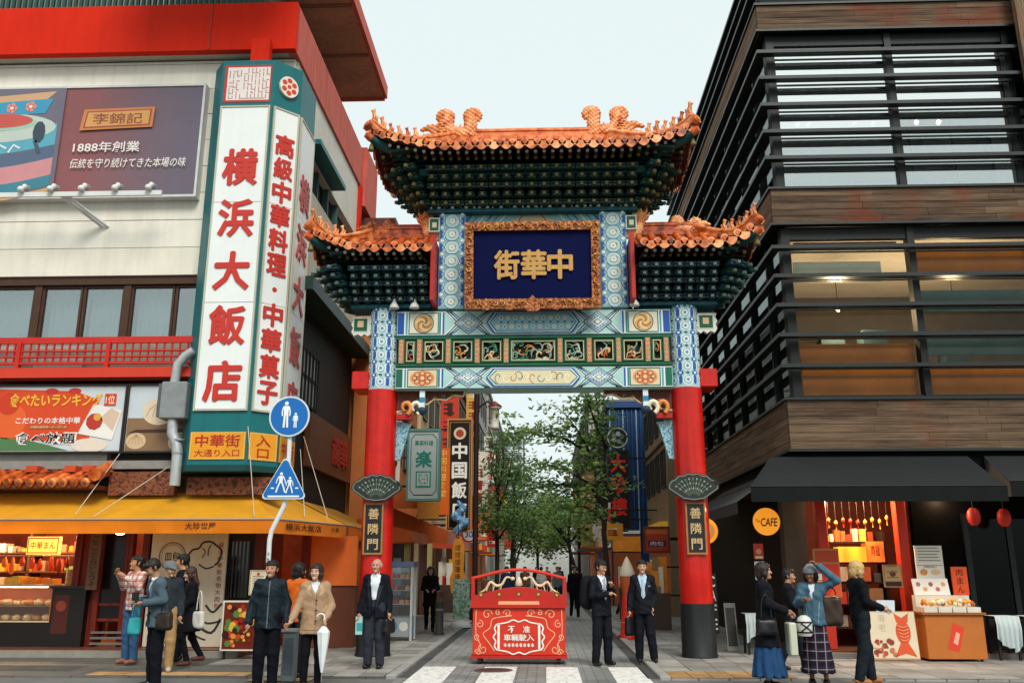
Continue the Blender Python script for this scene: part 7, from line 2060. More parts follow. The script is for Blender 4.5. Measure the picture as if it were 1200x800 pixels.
far_n = ['golden', 'red lower', 'pale tall', 'orange', 'dark red', 'sand yellow', 'white', 'teal green', 'coral', 'pale grey', 'brick red', 'amber', 'tall vermilion', 'high ochre', 'low tangerine', 'high off white', 'rust', 'small yellow', 'small scarlet']
for k, (a, b, c, d, y, col_) in enumerate(far):
 blade('blade_sign', '%s projecting shop sign deep in the street on the %s' % (far_n[k], 'left' if a < 0 else 'right'), a, b, c, d, y, col_,
   lambda p, w, h: marks(p, -w * .8, w * .8, .15, h - .15, 4, ('3a2018', 'e8e0d0', '8a2018'), int(y)), None, -4.5 if a < 0 else 3.1)
# stalls and goods along the shop fronts
def goods(label, x, y, w, h, cols, n, seed, cat='stall'):
 t = thing('goods_stand', label, cat, (x, y, .02)); r = random.Random(seed)
 boxobj('stand', x - w, x + w, y - .3, y + .3, .0225, h * .5, mat('4a3a30', .6), t)
 for k in range(n):
  bx_, bz = x - w + 2 * w * r.random(), h * .5 + .001
  hh = r.uniform(.12, h * .5); ww_ = r.uniform(.06, .14)
  boxobj('packet', bx_ - ww_, bx_ + ww_, y - .28 + .5 * k / n, y - .24 + .5 * k / n, bz, bz + hh, mat(r.choice(cols), .5), t)
goods('crowded goods stand with orange and green packets under the orange awning', -4.0, 22.4, .35, 1.9, ('d8702a', '5a8a3a', 'd8a03a', 'c8402a', '8aa0b8'), 14, 1)
goods('goods stand with blue and red packets before the tan awning', -4.1, 24.4, .4, 1.7, ('4a6aa0', 'c8402a', 'd8b04a', 'b86a3a'), 12, 2)
goods('goods stand with white and orange packets behind the two suited men', 2.9, 24.6, .4, 1.9, ('d8d0c0', 'd8842a', 'c84a2a', '8a6a4a'), 14, 3)
goods('goods stand in orange and cream deep on the right pavement', 2.8, 29.0, .45, 2.0, ('d8842a', 'd8d0c0', 'c84a2a', '4a8a9a'), 14, 4)
goods('goods stand with red packets deep on the left pavement', -3.6, 33.5, .4, 2.0, ('c8302a', 'd8a03a', 'e0d8c8'), 12, 5)
SCs = thing('glass_showcase', 'white framed glass food showcase on the left pavement', 'showcase', (-3.3, 20.6, .04))
for (a, b) in ((-3.62, 20.4), (-3.0, 20.4), (-3.62, 20.95), (-3.0, 20.95)): boxobj('post', a - .025, a + .025, b - .025, b + .025, .04, 1.62, mat('b8c0c4', .4), SCs)
boxobj('base', -3.62, -3.0, 20.43, 20.93, .12, .55, mat('9aa4a8', .4), SCs)
boxobj('top', -3.66, -2.96, 20.36, 20.98, 1.622, 1.74, mat('6a7a9a', .4), SCs)
for zz in (.8, 1.1, 1.36):
 boxobj('shelf', -3.58, -3.04, 20.45, 20.9, zz, zz + .02, mat('a8b0b4', .3), SCs)
 for k in range(4): boxobj('dish', -3.55 + k * .13, -3.45 + k * .13, 20.5, 20.7, zz + .021, zz + .1, rnd.choice(LSH), SCs)
MB().box(-3.6, -3.02, 20.385, 20.39, .56, 1.61, glass_mat('case_glass')).build('glass_pane', SCs)
p = Print(front(-3.31, 20.43, .14), .003); p.disc(-.12, .2, .12, '3a8ab0', 0); p.disc(.14, .2, .1, 'd8d8d0', 0); p.build('base_print', SCs)
IC = thing('ice_cream_model', 'giant ice cream cone model standing between the suited men', 'model', (2.15, 24, .02))
MB().lathe([(.1, 0.0), (.14, .9), (.2, 1.3), (.18, 1.36)], mat('c8622a', .5, .1), (2.15, 24, .03), 14).build('cone', IC)
MB().lathe([(.2, 0), (.21, .08), (.16, .2), (.1, .34), (.05, .44), (.0, .52)], mat('f2e6cc', .4, .06), (2.15, 24, 1.39), 14).build('cream_top', IC)
RBs = thing('red_bollard_stand', 'red plastic barrier stand behind the suited men', 'barrier', (1.88, 21.4, .03))
MB().lathe([(.22, 0), (.22, .07), (.16, .09), (.1, .95), (.05, 1.0)], mat('c0281e', .45, .1), (1.88, 21.4, .03), 16).build('cone_body', RBs)
MB().lathe([(.142, 0), (.125, .2)], mat('d8d0c8', .5), (1.88, 21.4, .38), 16).build('pale_band', RBs)
PL = thing('planter_banner_stand', 'green and white banner on a white round base by the left kerb', 'banner', (-2.33, 25.2, .03))
MB().lathe([(.3, 0), (.3, .06), (.2, .14), (.05, .18)], mat('d0d4d4', .4), (-2.33, 25.2, .03), 18).build('base', PL)
boxobj('cloth', -2.55, -2.1, 25.18, 25.22, .25, 1.3, mixed_mat('green_white_print', ['d0d8d0', '3a7a54', 'b8c8bc', '2a6a48'], 9, .6), PL)
BO = thing('street_bollard', 'grey stone bollard on the left pavement before the walking person', 'bollard', (-2.62, 22.6, .03))
MB().lathe([(.13, 0), (.13, .04), (.1, .06), (.1, .72), (.11, .74), (.09, .8), (.0, .82)], mat('4a4c4a', .5, .2, 6), (-2.62, 22.6, .03), 16).build('shaft', BO)
MB().lathe([(.104, 0), (.104, .05)], mat('8a8c88', .4), (-2.62, 22.6, .58), 16).build('band', BO)
# overhead cables
for k, (z, y) in enumerate(((5.3, 38), (6.1, 31), (4.9, 48))):
 t = thing('overhead_cable', ('lowest cable across the street above the trees', 'upper cable across the street behind the gate', 'distant cable across the street')[k], 'cable', (0, y, z), 'cables across the street')
 MB().tube([(-4.5 + 7.5 * i / 8, y, z - .25 * math.sin(math.pi * i / 8)) for i in range(9)], .014, mat('3a4440', .6), 5).build('wire', t)

# ---- trees
def leaf_mat(name, c1, c2):
 m = bpy.data.materials.new(name); m.use_nodes = True
 nt = m.node_tree; N = nt.nodes; L = nt.links
 b = N['Principled BSDF']; b.inputs['Roughness'].default_value = .55; b.inputs['Specular IOR Level'].default_value = .25
 geo = N.new('ShaderNodeNewGeometry'); n1 = N.new('ShaderNodeTexNoise'); n1.inputs['Scale'].default_value = 2.6; n1.inputs['Detail'].default_value = 4
 L.new(geo.outputs['Position'], n1.inputs['Vector'])
 ad = N.new('ShaderNodeMath'); ad.operation = 'MULTIPLY_ADD'; ad.inputs[1].default_value = .3
 L.new(geo.outputs['Random Per Island'], ad.inputs[0]); L.new(n1.outputs[0], ad.inputs[2])
 cr = N.new('ShaderNodeValToRGB'); cr.color_ramp.elements[0].position = .4; cr.color_ramp.elements[0].color = (*lin(c1), 1); cr.color_ramp.elements[1].position = .85; cr.color_ramp.elements[1].color = (*lin(c2), 1)
 L.new(ad.outputs[0], cr.inputs[0]); L.new(cr.outputs[0], b.inputs['Base Color'])
 tr = N.new('ShaderNodeBsdfTranslucent'); L.new(cr.outputs[0], tr.inputs[0])
 mx = N.new('ShaderNodeMixShader'); mx.inputs[0].default_value = .42
 L.new(b.outputs[0], mx.inputs[1]); L.new(tr.outputs[0], mx.inputs[2]); L.new(mx.outputs[0], N['Material Output'].inputs[0])
 return m
lf1 = leaf_mat('leaf_green', '44703a', '94b064'); lf2 = leaf_mat('leaf_dark', '34582f', '6c8c4e'); lf3 = leaf_mat('leaf_olive', '48603a', '8a9a5c')
bark = mat('2c241e', .85, .3, 8, bump=.5, bscale=30)
def tree(label, x, y, trunk, limbs, lm_, seed, nleaf=110, spread=(.55, .55, .16), ls=.075, prune=None):
 """trunk: list of (dx, dy, z, r); limbs: list of point lists; leaves gather in flat sprays along limb ends"""
 r = random.Random(seed)
 t = thing('street_tree', label, 'tree', (x, y, 0), 'trees along the street')
 MB().tube([(x + a, y + b, z) for a, b, z, _ in trunk], [q[3] for q in trunk], bark, 9).build('trunk', t)
 lim = MB(); lv = MB(); tips = []
 for pts in limbs:
  P = [Vector((x + a, y + b, c)) for a, b, c in pts]; n = len(P)
  lim.tube(P, [.055 * (1 - .75 * i / (n - 1)) for i in range(n)], bark, 6)
  for i in range(1, n):
   for k in range(3):
    q = P[i - 1] + (P[i] - P[i - 1]) * r.uniform(.3, 1); d = Vector((r.uniform(-1, 1), r.uniform(-1, 1), r.uniform(-.1, .5))).normalized()
    e = q + d * r.uniform(.35, .9)
    lim.tube([q, q + (e - q) * .5 + Vector((0, 0, .06)), e], [.018, .012, .005], bark, 4, cap=False)
    tips += [(e, 1), (q + (e - q) * .55, .6)]
  tips.append((P[-1], 1))
 vs = []; fs = []
 for c, wgt in tips:
  if prune and prune(c): continue
  for k in range(int(nleaf * wgt)):
   p = c + Vector((r.gauss(0, spread[0]), r.gauss(0, spread[1]), r.gauss(0, spread[2]) - .05))
   u = Vector((r.uniform(-1, 1), r.uniform(-1, 1), r.uniform(-.5, .3))).normalized(); v = u.orthogonal().normalized(); v.rotate(Quaternion(u, r.uniform(-.9, .9)))
   s = ls * r.uniform(.6, 1.3); b = len(vs)
   vs += [p - u * s, p + v * s * .45, p + u * s, p - v * s * .45]; fs.append((b, b + 1, b + 2, b + 3))
 lim.build('limb', t, kind='stuff')
 lv.add(vs, fs, lm_); o = lv.build('crown', t, kind='stuff')
 return t
tree('slender tree with airy crown spreading from the right kerb over the street', 1.75, 26,
  [(0, 0, .02, .1), (.02, 0, 1.4, .085), (-.05, 0, 2.6, .075), (.05, 0, 3.6, .07), (0, 0, 4.3, .06)],
  [[(0, 0, 3.3), (-.5, -.2, 4.0), (-1.0, -.1, 4.3), (-1.7, .2, 4.6)], [(0, 0, 4.1), (-.4, .1, 4.9), (-.75, -.2, 5.5), (-1.1, -.2, 6.0)], [(0, 0, 4.2), (.05, 0, 5.0), (-.1, .2, 5.9), (-.2, 0, 6.6)],
  [(0, 0, 3.6), (.4, .3, 3.9), (.75, .2, 4.0)], [(0, 0, 2.9), (-.5, .3, 3.3), (-1.1, .2, 3.5)], [(-.4, .1, 4.9), (-1.2, .4, 5.4), (-2.0, .2, 5.55), (-2.7, .2, 5.5)], [(.1, 0, 5.0), (-.3, -.3, 5.9), (-.5, -.2, 6.6)], [(0, 0, 3.9), (-1.2, .3, 4.0), (-2.2, .5, 3.9)]],
  lf1, 31, 34, (.28, .28, .10), .09, lambda c: c.x > 1.78 and 2.4 < c.z < 5.9 and c.z * 7 % 1 > .12)
tree('dense dark tree on the left kerb behind the red barrier', -1.95, 36, [(0, 0, .02, .1), (.05, 0, 2.0, .085), (0, 0, 3.6, .07), (.1, 0, 5.0, .05)],
  [[(0, 0, 2.6), (.5, 0, 3.3), (.9, .2, 3.9)], [(0, 0, 2.8), (-.5, .2, 3.6), (-.7, 0, 4.4)], [(.05, 0, 3.8), (.4, .3, 4.8), (.6, 0, 5.7)], [(.1, 0, 4.4), (-.2, -.2, 5.6), (0, 0, 6.7)], [(.1, 0, 4.8), (.3, 0, 5.8), (.2, 0, 6.9)], [(0, 0, 3.2), (.2, -.6, 3.6), (.7, -.8, 3.4)]],
  lf2, 33, 42, (.30, .30, .20), .09)
tree('second dark tree on the left kerb with two thin trunks', -1.5, 41, [(0, 0, .02, .1), (0, 0, 2.0, .09), (.1, 0, 4.0, .06), (.1, 0, 5.4, .04)],
  [[(0, 0, 1.2), (.4, 0, 2.6), (.6, 0, 4.2)], [(0, 0, 3), (-.6, 0, 4), (-.9, 0, 4.8)], [(.1, 0, 4), (.5, .2, 5), (.7, 0, 5.8)], [(.1, 0, 5), (-.1, 0, 6), (.1, 0, 7.2)]], lf2, 35, 44, (.36, .36, .22), .1)
tree('leaning tree with curved trunk on the right kerb deep in the street', 1.35, 40, [(0, 0, .02, .09), (-.05, 0, 1.6, .08), (-.35, 0, 2.7, .07), (-.9, 0, 3.4, .05)],
  [[(-.35, 0, 2.7), (-.2, 0, 3.8), (-.1, .2, 4.6)], [(-.9, 0, 3.4), (-1.4, 0, 3.9), (-1.9, .2, 4.0)], [(-.6, 0, 3.1), (-.9, .4, 4.2), (-1.2, 0, 5.0)], [(-.3, 0, 2.6), (.4, 0, 3.4), (.8, 0, 3.8)]], lf1, 37, 50, (.36, .36, .16), .09)
tree('mid green tree in the middle distance on the left', -1.7, 50, [(0, 0, .02, .1), (0, 0, 2.4, .09), (.1, 0, 5, .05)], [[(0, 0, 2.4), (.8, 0, 3.6), (1.3, 0, 4.2)], [(0, 0, 3), (-.7, 0, 4.2), (-.9, 0, 5)], [(.1, 0, 4.2), (.6, 0, 5.4), (.8, 0, 6.4)], [(.1, 0, 5), (0, 0, 6.3), (.1, 0, 7)]], lf3, 39, 36, (.45, .45, .3), .12)
tree('mid green tree in the middle distance on the right', 1.5, 54, [(0, 0, .02, .1), (0, 0, 2.4, .09), (-.1, 0, 4.5, .05)], [[(0, 0, 2.4), (-.9, 0, 3.4), (-1.6, 0, 3.8)], [(0, 0, 3), (.7, 0, 4.2), (.9, 0, 4.6)], [(-.1, 0, 4), (-.6, 0, 4.8), (-.9, 0, 5.4)]], lf1, 41, 46, (.5, .5, .3), .12)
tree('farthest tree closing the street view', -0.6, 72, [(0, 0, .02, .14), (0, 0, 3, .1), (0, 0, 5, .05)], [[(0, 0, 2.6), (1.2, 0, 4), (1.8, 0, 4.6)], [(0, 0, 3), (-1.2, 0, 4.2), (-1.6, 0, 5)], [(0, 0, 4.5), (.4, 0, 5.6), (.5, 0, 6.4)]], lf3, 43, 130, (.8, .8, .5), .19)

# ================================================================== street furniture in front of the gate
BR = thing('red_street_barrier', 'red wheeled street barrier with white lettered panel in the middle of the road', 'barrier', (-0.465, 16.0, 0))
bx, by = -0.465, 15.93
bred = mat('cf3622', 0.5, 0.12, 3, streak=0.08, spec=0.25)
bred2 = mat('b8241a', 0.5, 0.1, 3)
boxobj('body', bx - .80, bx + .80, by, by + .55, .15, .93, bred, BR, 0.01)
boxobj('base_rail', bx - .83, bx + .83, by - .02, by + .57, .10, .148, bred2, BR)
def arch(h0, h1, w): return [(w * (i / 12 * 2 - 1), h0 + (h1 - h0) * math.cos((i / 12 * 2 - 1) * math.pi / 2) ** 1.2) for i in range(13)]
bf = front(bx, by - .03, 0)
MB().prism(bf, [(.83, .95), (.83, 1.12)] + arch(1.12, 1.27, .83)[::-1][1:-1] + [(-.83, 1.12), (-.83, .95)], -.6, 0, bred2).build('cap_board', BR, fix=True)
boxobj('ledge', bx - .84, bx + .84, by - .05, by - .031, .93, .985, bred2, BR)
p = Print(bf, .004)
p.poly([(-.36, .985), (.36, .985), (.35, 1.04), (-.35, 1.04)], 'e3a678', 0)
for x in (-.66, -.34, 0, .34, .66): p.disc(x, 1.10 + .06 * math.cos(x), .05, '7a3a1c', 0, 8); p.disc(x, 1.10 + .06 * math.cos(x), .025, 'c89a3a', 1, 6)
p.build('cap_paint', BR)
p = Print(front(bx, by, 0), .004)
sc_c = 'e8b48c'
def spiral(cx, cy, r, t0, turns, sg, n=16): return [(cx + r * (1 - i / (n * 1.15)) * math.cos(t0 + sg * turns * 2 * math.pi * i / n), cy + r * (1 - i / (n * 1.15)) * math.sin(t0 + sg * turns * 2 * math.pi * i / n)) for i in range(n)]
for sx in (-1, 1):
 for (cx, cy, r, t0, sg) in ((.55, .82, .09, 3.1, -1), (.2, .84, .07, 0, 1), (.68, .66, .07, 1.5, 1), (.62, .25, .09, 1.2, -1), (.72, .45, .06, 4, 1), (.36, .85, .05, 2, -1), (.7, .2, .06, 0, 1)):
  p.strip([(sx * x, y) for x, y in spiral(cx, cy, r, t0, 1.3, sg)], .013, sc_c, 0)
 p.strip([(sx * x, y) for x, y in smooth2([(.12, .80), (.3, .78), (.46, .74), (.5, .60), (.62, .5), (.52, .36), (.42, .22)])], .014, sc_c, 1)
 p.strip([(sx * x, y) for x, y in smooth2([(.74, .9), (.74, .5), (.66, .3), (.74, .18)])], .012, sc_c, 2)
Wc = 'ece4da'
fr_ = smooth2([(-.38, .66), (-.2, .69), (-.1, .73), (0, .70), (.1, .73), (.2, .69), (.38, .66)])
fb_ = smooth2([(-.38, .24), (-.2, .21), (-.1, .17), (0, .20), (.1, .17), (.2, .21), (.38, .24)])
p.strip(fr_, .022, Wc, 3); p.strip(fb_, .022, Wc, 3)
for sx in (-1, 1):
 p.rect(min(sx * .33, sx * .37), .24, max(sx * .33, sx * .37), .66, Wc, 3); p.strip([(sx * x, y) for x, y in smooth2([(.38, .66), (.42, .6), (.40, .52), (.44, .45), (.40, .38), (.42, .3), (.38, .24)])], .025, Wc, 4)
p.text('不', -.13, .575, .12, .11, Wc, .02, 3); p.text('准', .13, .575, .12, .11, Wc, .02, 3)
p.text('車輛駛入', 0, .44, .52, .11, Wc, .02, 3)
for k in range(8): p.rect(-.26 + k * .067, .30, -.21 + k * .067, .315, Wc, 3); p.rect(-.26 + k * .067, .325, -.215 + k * .067, .337, Wc, 3); p.rect(-.24 + k * .067, .285, -.228 + k * .067, .35, Wc, 4)
p.build('panel_paint', BR)
for x in (-.8, .8): boxobj('end_post', bx + x - .03, bx + x + .03, by - .02, by + .04, 1.115, 1.43, bred2, BR)
MB().tube([(bx + x, by + .01, z) for x, z in arch(1.42, 1.57, .83)], .028, bred, 8).build('arch_rail', BR)
dr_m = mat('e0c7a0', .5, .15, 9)
for sx in (-1, 1):
 q = MB(); pts = [(bx + sx * x, by + .05, z) for x, z in smooth2([(.7, 1.17), (.58, 1.24), (.5, 1.36), (.4, 1.30), (.3, 1.32), (.22, 1.44), (.12, 1.42)])]
 q.tube(pts, [.012 + .014 * math.sin(math.pi * i / (len(pts) - 1)) for i in range(len(pts))], dr_m, 7); q.ball((bx + sx * .11, by + .04, 1.42), (.04, .028, .032), dr_m)
 for k in range(3): q.tube([pts[6 + 5 * k], (pts[6 + 5 * k][0] + sx * .03, by + .05, pts[6 + 5 * k][2] - .1)], [.016, .01], dr_m, 5)
 q.build('carved_dragon', BR)
MB().lathe([(.0, 0), (.07, .04), (.05, .12), (.02, .18)], mat('d8c8b0', .5), (bx, by + .05, 1.27), 10).build('flame_pearl', BR)
for x in (-.68, .68):
 for y in (by + .06, by + .48):
  MB().lathe([(.058, -.03), (.062, 0), (.058, .03)], mat('2c1c12', .6), (bx + x, y, .062), 14, axis='X').build('wheel', BR)
  boxobj('wheel_fork', bx + x - .04, bx + x + .04, y - .02, y + .02, .065, .099, mat('3a3a38', .5), BR)

# pedestrian signs on a bent white pole
PS = thing('pedestrian_sign_pole', 'bent white pole with round and triangular blue pedestrian signs', 'road sign', (-4.1, 13.3, 0))
wp = mat('d8dcdc', .4, .08, 3)
PYy = 13.34
MB().tube([(-4.10, PYy, 0), (-4.11, PYy, 1.0), (-4.12, PYy, 2.0), (-4.10, PYy, 2.14), (-4.0, PYy, 2.36), (-3.93, PYy, 2.52), (-3.90, PYy, 2.7), (-3.92, PYy, 4.12)], .036, wp, 12).build('pole', PS)
ci = part_empty('round_sign', PS, (-3.92, 13.28, 3.5))
ff = front(-3.92, 13.27, 3.86)
circ = lambda r: [(r * math.cos(a), r * math.sin(a)) for a in np.linspace(0, 2 * math.pi, 41)[:-1]]
MB().prism(ff, circ(.315), -.02, 0, mat('d5dde0', .35)).build('plate', ci)
p = Print(ff, .003, .35); sb = '1668b4'
p.disc(0, 0, .29, sb, 0, 40)
W_ = 'e9eef0'
def figure(p, x, y, s, st=0.0):
 p.disc(x, y + .43 * s, .055 * s, W_, 1, 12)
 p.poly([(x - .075 * s, y + .36 * s), (x + .075 * s, y + .36 * s), (x + .06 * s, y + .1 * s), (x - .06 * s, y + .1 * s)], W_, 1)
 for sx in (-1, 1):
  p.strip([(x + sx * .035 * s, y + .12 * s), (x + sx * (.04 + st) * s, y - .06 * s), (x + sx * (.05 + st * 1.6) * s, y - .24 * s)], .055 * s, W_, 2)
  p.strip([(x + sx * .075 * s, y + .34 * s), (x + sx * (.11 + st * .5) * s, y + .2 * s), (x + sx * (.1 + st) * s, y + .08 * s)], .036 * s, W_, 2)
figure(p, -.05, -.04, .56); figure(p, .1, -.10, .32); p.build('pictogram', ci)
tr = part_empty('triangle_sign', PS, (-3.93, 13.28, 2.6))
tf = front(-3.93, 13.26, 2.60)
def tri(k):
 out = []
 for (cx, cy, a0) in ((.275 - k, .05 + k, -90), (0, .56 - k * 1.3, 20), (-.275 + k, .05 + k, 160)):
  for j in range(4): t = R(a0 + (110 if cx else 140) * j / 3); out.append((cx + .05 * math.cos(t), cy + .05 * math.sin(t)))
 return out
MB().prism(tf, tri(0), -.02, 0, mat('d5dde0', .35)).build('plate', tr, fix=True)
p = Print(tf, .003, .35); p.poly(tri(.018), sb, 0); figure(p, -.05, .2, .42, .07); figure(p, .085, .17, .34, .06)
p.rect(-.24, .03, .24, .055, W_, 1); p.rect(-.2, .155, -.15, .175, W_, 1); p.rect(.17, .155, .22, .175, W_, 1); p.build('pictogram', tr)
boxobj('clamp', -3.97, -3.87, 13.30, 13.38, 3.80, 3.86, steel, PS); boxobj('clamp', -3.95, -3.85, 13.29, 13.375, 2.84, 2.9, steel, PS)
p = Print(front(-4.115, PYy - .037, 1.62), .002); p.column('注意', 0, .22, .05, .08, '4a5054', 0, 0); p.build('sticker', PS)
GP = thing('grey_post', 'short grey metal post box between the dark jacket man and tan coat woman', 'bollard', (-3.72, 13.35, 0))
boxobj('shaft', -3.81, -3.62, 13.26, 13.45, .02, .70, mat('6c7678', .45, .2, 5), GP, .015)
boxobj('cap', -3.83, -3.60, 13.24, 13.47, .702, .74, mat('8a9496', .4), GP)
boxobj('panel', -3.78, -3.65, 13.252, 13.259, .12, .62, mat('59646a', .4), GP)

# ================================================================== people
def fabric(hexc, rough=.85, var=.14, scale=9, bump=.25):
 return mat(hexc, rough, var, scale, bump=.9, bscale=17, spec=.12)
def plaid_mat(name, base, c1, c2, f=9.0):
 m = bpy.data.materials.new(name); m.use_nodes = True
 nt = m.node_tree; N = nt.nodes; L = nt.links; b = N['Principled BSDF']; b.inputs['Roughness'].default_value = .9; b.inputs['Specular IOR Level'].default_value = .1
 tc = N.new('ShaderNodeTexCoord'); prev = None; sep = N.new('ShaderNodeSeparateXYZ'); L.new(tc.outputs['Object'], sep.inputs[0])
 col = None
 for ax, cc, wid in (('X', c1, .42), ('Z', c1, .42), ('X', c2, .1), ('Z', c2, .1)):
  mu = N.new('ShaderNodeMath'); mu.operation = 'MULTIPLY'; mu.inputs[1].default_value = f; L.new(sep.outputs[ax], mu.inputs[0])
  fr = N.new('ShaderNodeMath'); fr.operation = 'FRACT'; L.new(mu.outputs[0], fr.inputs[0])
  lt = N.new('ShaderNodeMath'); lt.operation = 'LESS_THAN'; lt.inputs[1].default_value = wid; L.new(fr.outputs[0], lt.inputs[0])
  sc_ = N.new('ShaderNodeMath'); sc_.operation = 'MULTIPLY'; sc_.inputs[1].default_value = .55; L.new(lt.outputs[0], sc_.inputs[0])
  mx = N.new('ShaderNodeMix'); mx.data_type = 'RGBA'; L.new(sc_.outputs[0], mx.inputs[0])
  if col is None: mx.inputs[6].default_value = (*lin(base), 1)
  else: L.new(col, mx.inputs[6])
  mx.inputs[7].default_value = (*lin(cc), 1); col = mx.outputs[2]
 L.new(col, b.inputs['Base Color']); return m

ARM_DOWN = ((.245, .02, 1.13), (.255, -.05, .89))
def mir(a): return tuple((-p[0], p[1], p[2]) for p in a)
class Person:
 def __init__(s, label, loc, rot, H=1.70, L=ARM_DOWN, Rr=None, legs=None, lean=(0, 0), yaw=0, nod=0, skin='b98c6e', hairc='17120f', girth=1.0, far=False, group=None):
  s.f = H / 1.72; s.h = .028 if far else .0125; s.far = far; s.g = girth
  s.lean = lean; s.pos, s.rot = loc, rot
  J = lambda p: (p[0] + lean[0] * max(0, (p[2] - .95) / .45), p[1] + lean[1] * max(0, (p[2] - .95) / .45), p[2])
  s.shL, s.shR = J((.142 * girth, .01, 1.392)), J((-.142 * girth, .01, 1.392))
  nar = lambda a: tuple((q[0] * (.84 if abs(q[0]) > .18 and q[2] < 1.3 else 1), q[1], q[2]) for q in a); s.aL = nar(L); s.aR = nar(Rr or mir(L))
  lg = legs or (((.095, -.01, .48), (.10, .02, .085)), ((-.095, -.01, .48), (-.10, .02, .085)))
  s.legL, s.legR = lg
  s.neck = J((0, .015, 1.44)); hc = J((0, -.015, 1.605)); s.hc = (hc[0], hc[1] - .05 * math.sin(nod), hc[2] - .02 * (1 - math.cos(nod)))
  cyw, syw, cn, sn = math.cos(yaw), math.sin(yaw), math.cos(nod), math.sin(nod)
  # head-local (x, y, z) -> body: nod about x, then yaw about z
  s.hm = np.array([[cyw, -syw, 0], [syw, cyw, 0], [0, 0, 1]]) @ np.array([[1, 0, 0], [0, cn, -sn], [0, sn, cn]])
  s.tor = [J((0, 0, .98)), J((0, .005, 1.12)), J((0, 0, 1.30))]
  s.skin, s.hairc = skin, hairc
  xs = [s.shL[0], s.shR[0]] + [p[0] for p in s.aL + s.aR] + [q[0] for lgg in lg for q in lgg]
  ys = [s.shL[1], s.hc[1]] + [p[1] for p in s.aL + s.aR] + [q[1] for lgg in lg for q in lgg]
  s.lo = (min(xs) - .26, min(ys) - .3, -.03); s.hi = (max(xs) + .26, max(ys) + .26, max(1.78, max(p[2] for p in s.aL + s.aR) + .2))
  s.body(label, group)
 def H(s, p): return tuple(np.array(s.hc) + s.hm @ np.array(p))
 def shrink(s, V):
  c = np.array(s.H((0, .01, -.09))); t = np.clip(((V - np.array(s.hc)) @ s.hm[:, 2] + .13) / .06, 0, 1)[:, None]
  return c + (V - c) * (1 - .08 * t) if len(V) else V
 def grid(s, z0=None, z1=None, h=None):
  return SDF((s.lo[0], s.lo[1], s.lo[2] if z0 is None else z0), (s.hi[0], s.hi[1], s.hi[2] if z1 is None else z1), h or s.h)
 def torso(s, d, e):
  g = s.g
  d.path(s.tor, [(.112 + e) * g, (.100 + e) * g, (.118 + e) * g], .04, (1.18, .82, 1))
  d.cap(s.shR, s.shL, .048 + e, .048 + e, .04); d.cap(s.tor[2], s.neck, .10 + e * .5, .056, .05, (1.1, .8, 1))
 def arm(s, d, sh, a, e, upto=1.0, k=.03):
  el, wr = np.array(a[0]), np.array(a[1])
  if upto >= .5: e *= .62; d.cap(sh, el, .048 + e, .040 + e, k); w = el + (wr - el) * (upto - .5) * 2; d.cap(el, w, .040 + e, .031 + e + (.005 if e else 0), .02)
  else: d.cap(sh, np.array(sh) + (el - np.array(sh)) * upto * 2, .050 + e, .048 + e, k)
 def legs(s, d, e, k=.03, wide=0):
  d.cap((.06, 0, .95), (-.06, 0, .95), (.104 + e) * s.g, (.104 + e) * s.g, .04, (1, .85, 1))
  for hx, (kn, an) in ((.088, s.legL), (-.088, s.legR)):
   d.cap((hx, 0, .90), kn, .078 + e, .054 + e + wide, k); d.cap(kn, an, .053 + e + wide, .038 + e + wide, k)
 def body(s, label, group):
  fine = None if s.far else [(s.hc[0] - .12, s.hc[0] + .12, .0075), (s.hc[1] - .14, s.hc[1] + .14, .0075), (s.hc[2] - .14, s.hc[2] + .13, .0065)]
  d = SDF(s.lo, s.hi, .03 if s.far else .016, fine)
  s.torso(d, -.012); s.legs(d, -.006)
  for sh, a in ((s.shL, s.aL), (s.shR, s.aR)):
   s.arm(d, sh, a, -.006)
   el, wr = np.array(a[0]), np.array(a[1]); u = (wr - el) / np.linalg.norm(wr - el)
   d.cap(wr, wr + u * .075, .028, .034, .015, (1, 1, 1))
  for (kn, an) in (s.legL, s.legR): d.cap(an, (an[0], an[1] - .08, an[2] - .05), .03, .018, .01)
  h = s.H
  d.cap(s.neck, h((0, .012, -.07)), .055, .05, .02)
  d.cap(h((0, -.012, .03)), h((0, .03, .036)), .081, .083, .02); d.cap(h((0, -.03, -.02)), h((0, -.046, -.082)), .064, .044, .03)
  if not s.far:
   d.cap(h((0, -.094, .004)), h((0, -.112, -.03)), .010, .0155, .012); d.cap(h((-.034, -.078, .028)), h((.034, -.078, .028)), .018, .018, .012)
   for x in (-1, 1):
    d.cap(h((x * .034, -.068, -.024)), h((x * .03, -.06, -.05)), .034, .03, .02); d.cap(h((x * .082, .012, -.028)), h((x * .086, .018, .016)), .012, .018, .008)
   d.cap(h((-.017, -.089, -.056)), h((.017, -.089, -.056)), .0105, .0105, .008); d.cap(h((0, -.08, -.09)), h((0, -.082, -.094)), .024, .024, .012)
  V, F = d.mesh(); V = s.shrink(V)
  C = V[F].mean(1); C = np.array(s.H((0, .01, -.09))) + (C - np.array(s.H((0, .01, -.09)))) / .92; loc = (C - np.array(s.hc)) @ s.hm
  mi = np.zeros(len(F), int)
  if not s.far:
   fy = loc[:, 1] < -.05
   ax = np.abs(loc[:, 0])
   mi[fy & (np.abs(ax - .032) < .014) & (np.abs(loc[:, 2] - .006) < .0075)] = 1
   mi[fy & (ax > .014) & (ax < .05) & (np.abs(loc[:, 2] - .031) < .005)] = 1
   mi[fy & (ax < .023) & (np.abs(loc[:, 2] + .056) < .006)] = 2
  s.o = nets_obj('person', V, F, [mat(s.skin, .5, .06, 12, spec=.3), mat('1c1613', .4, 0), mat('9a5a4c', .5, 0)], mi.tolist())
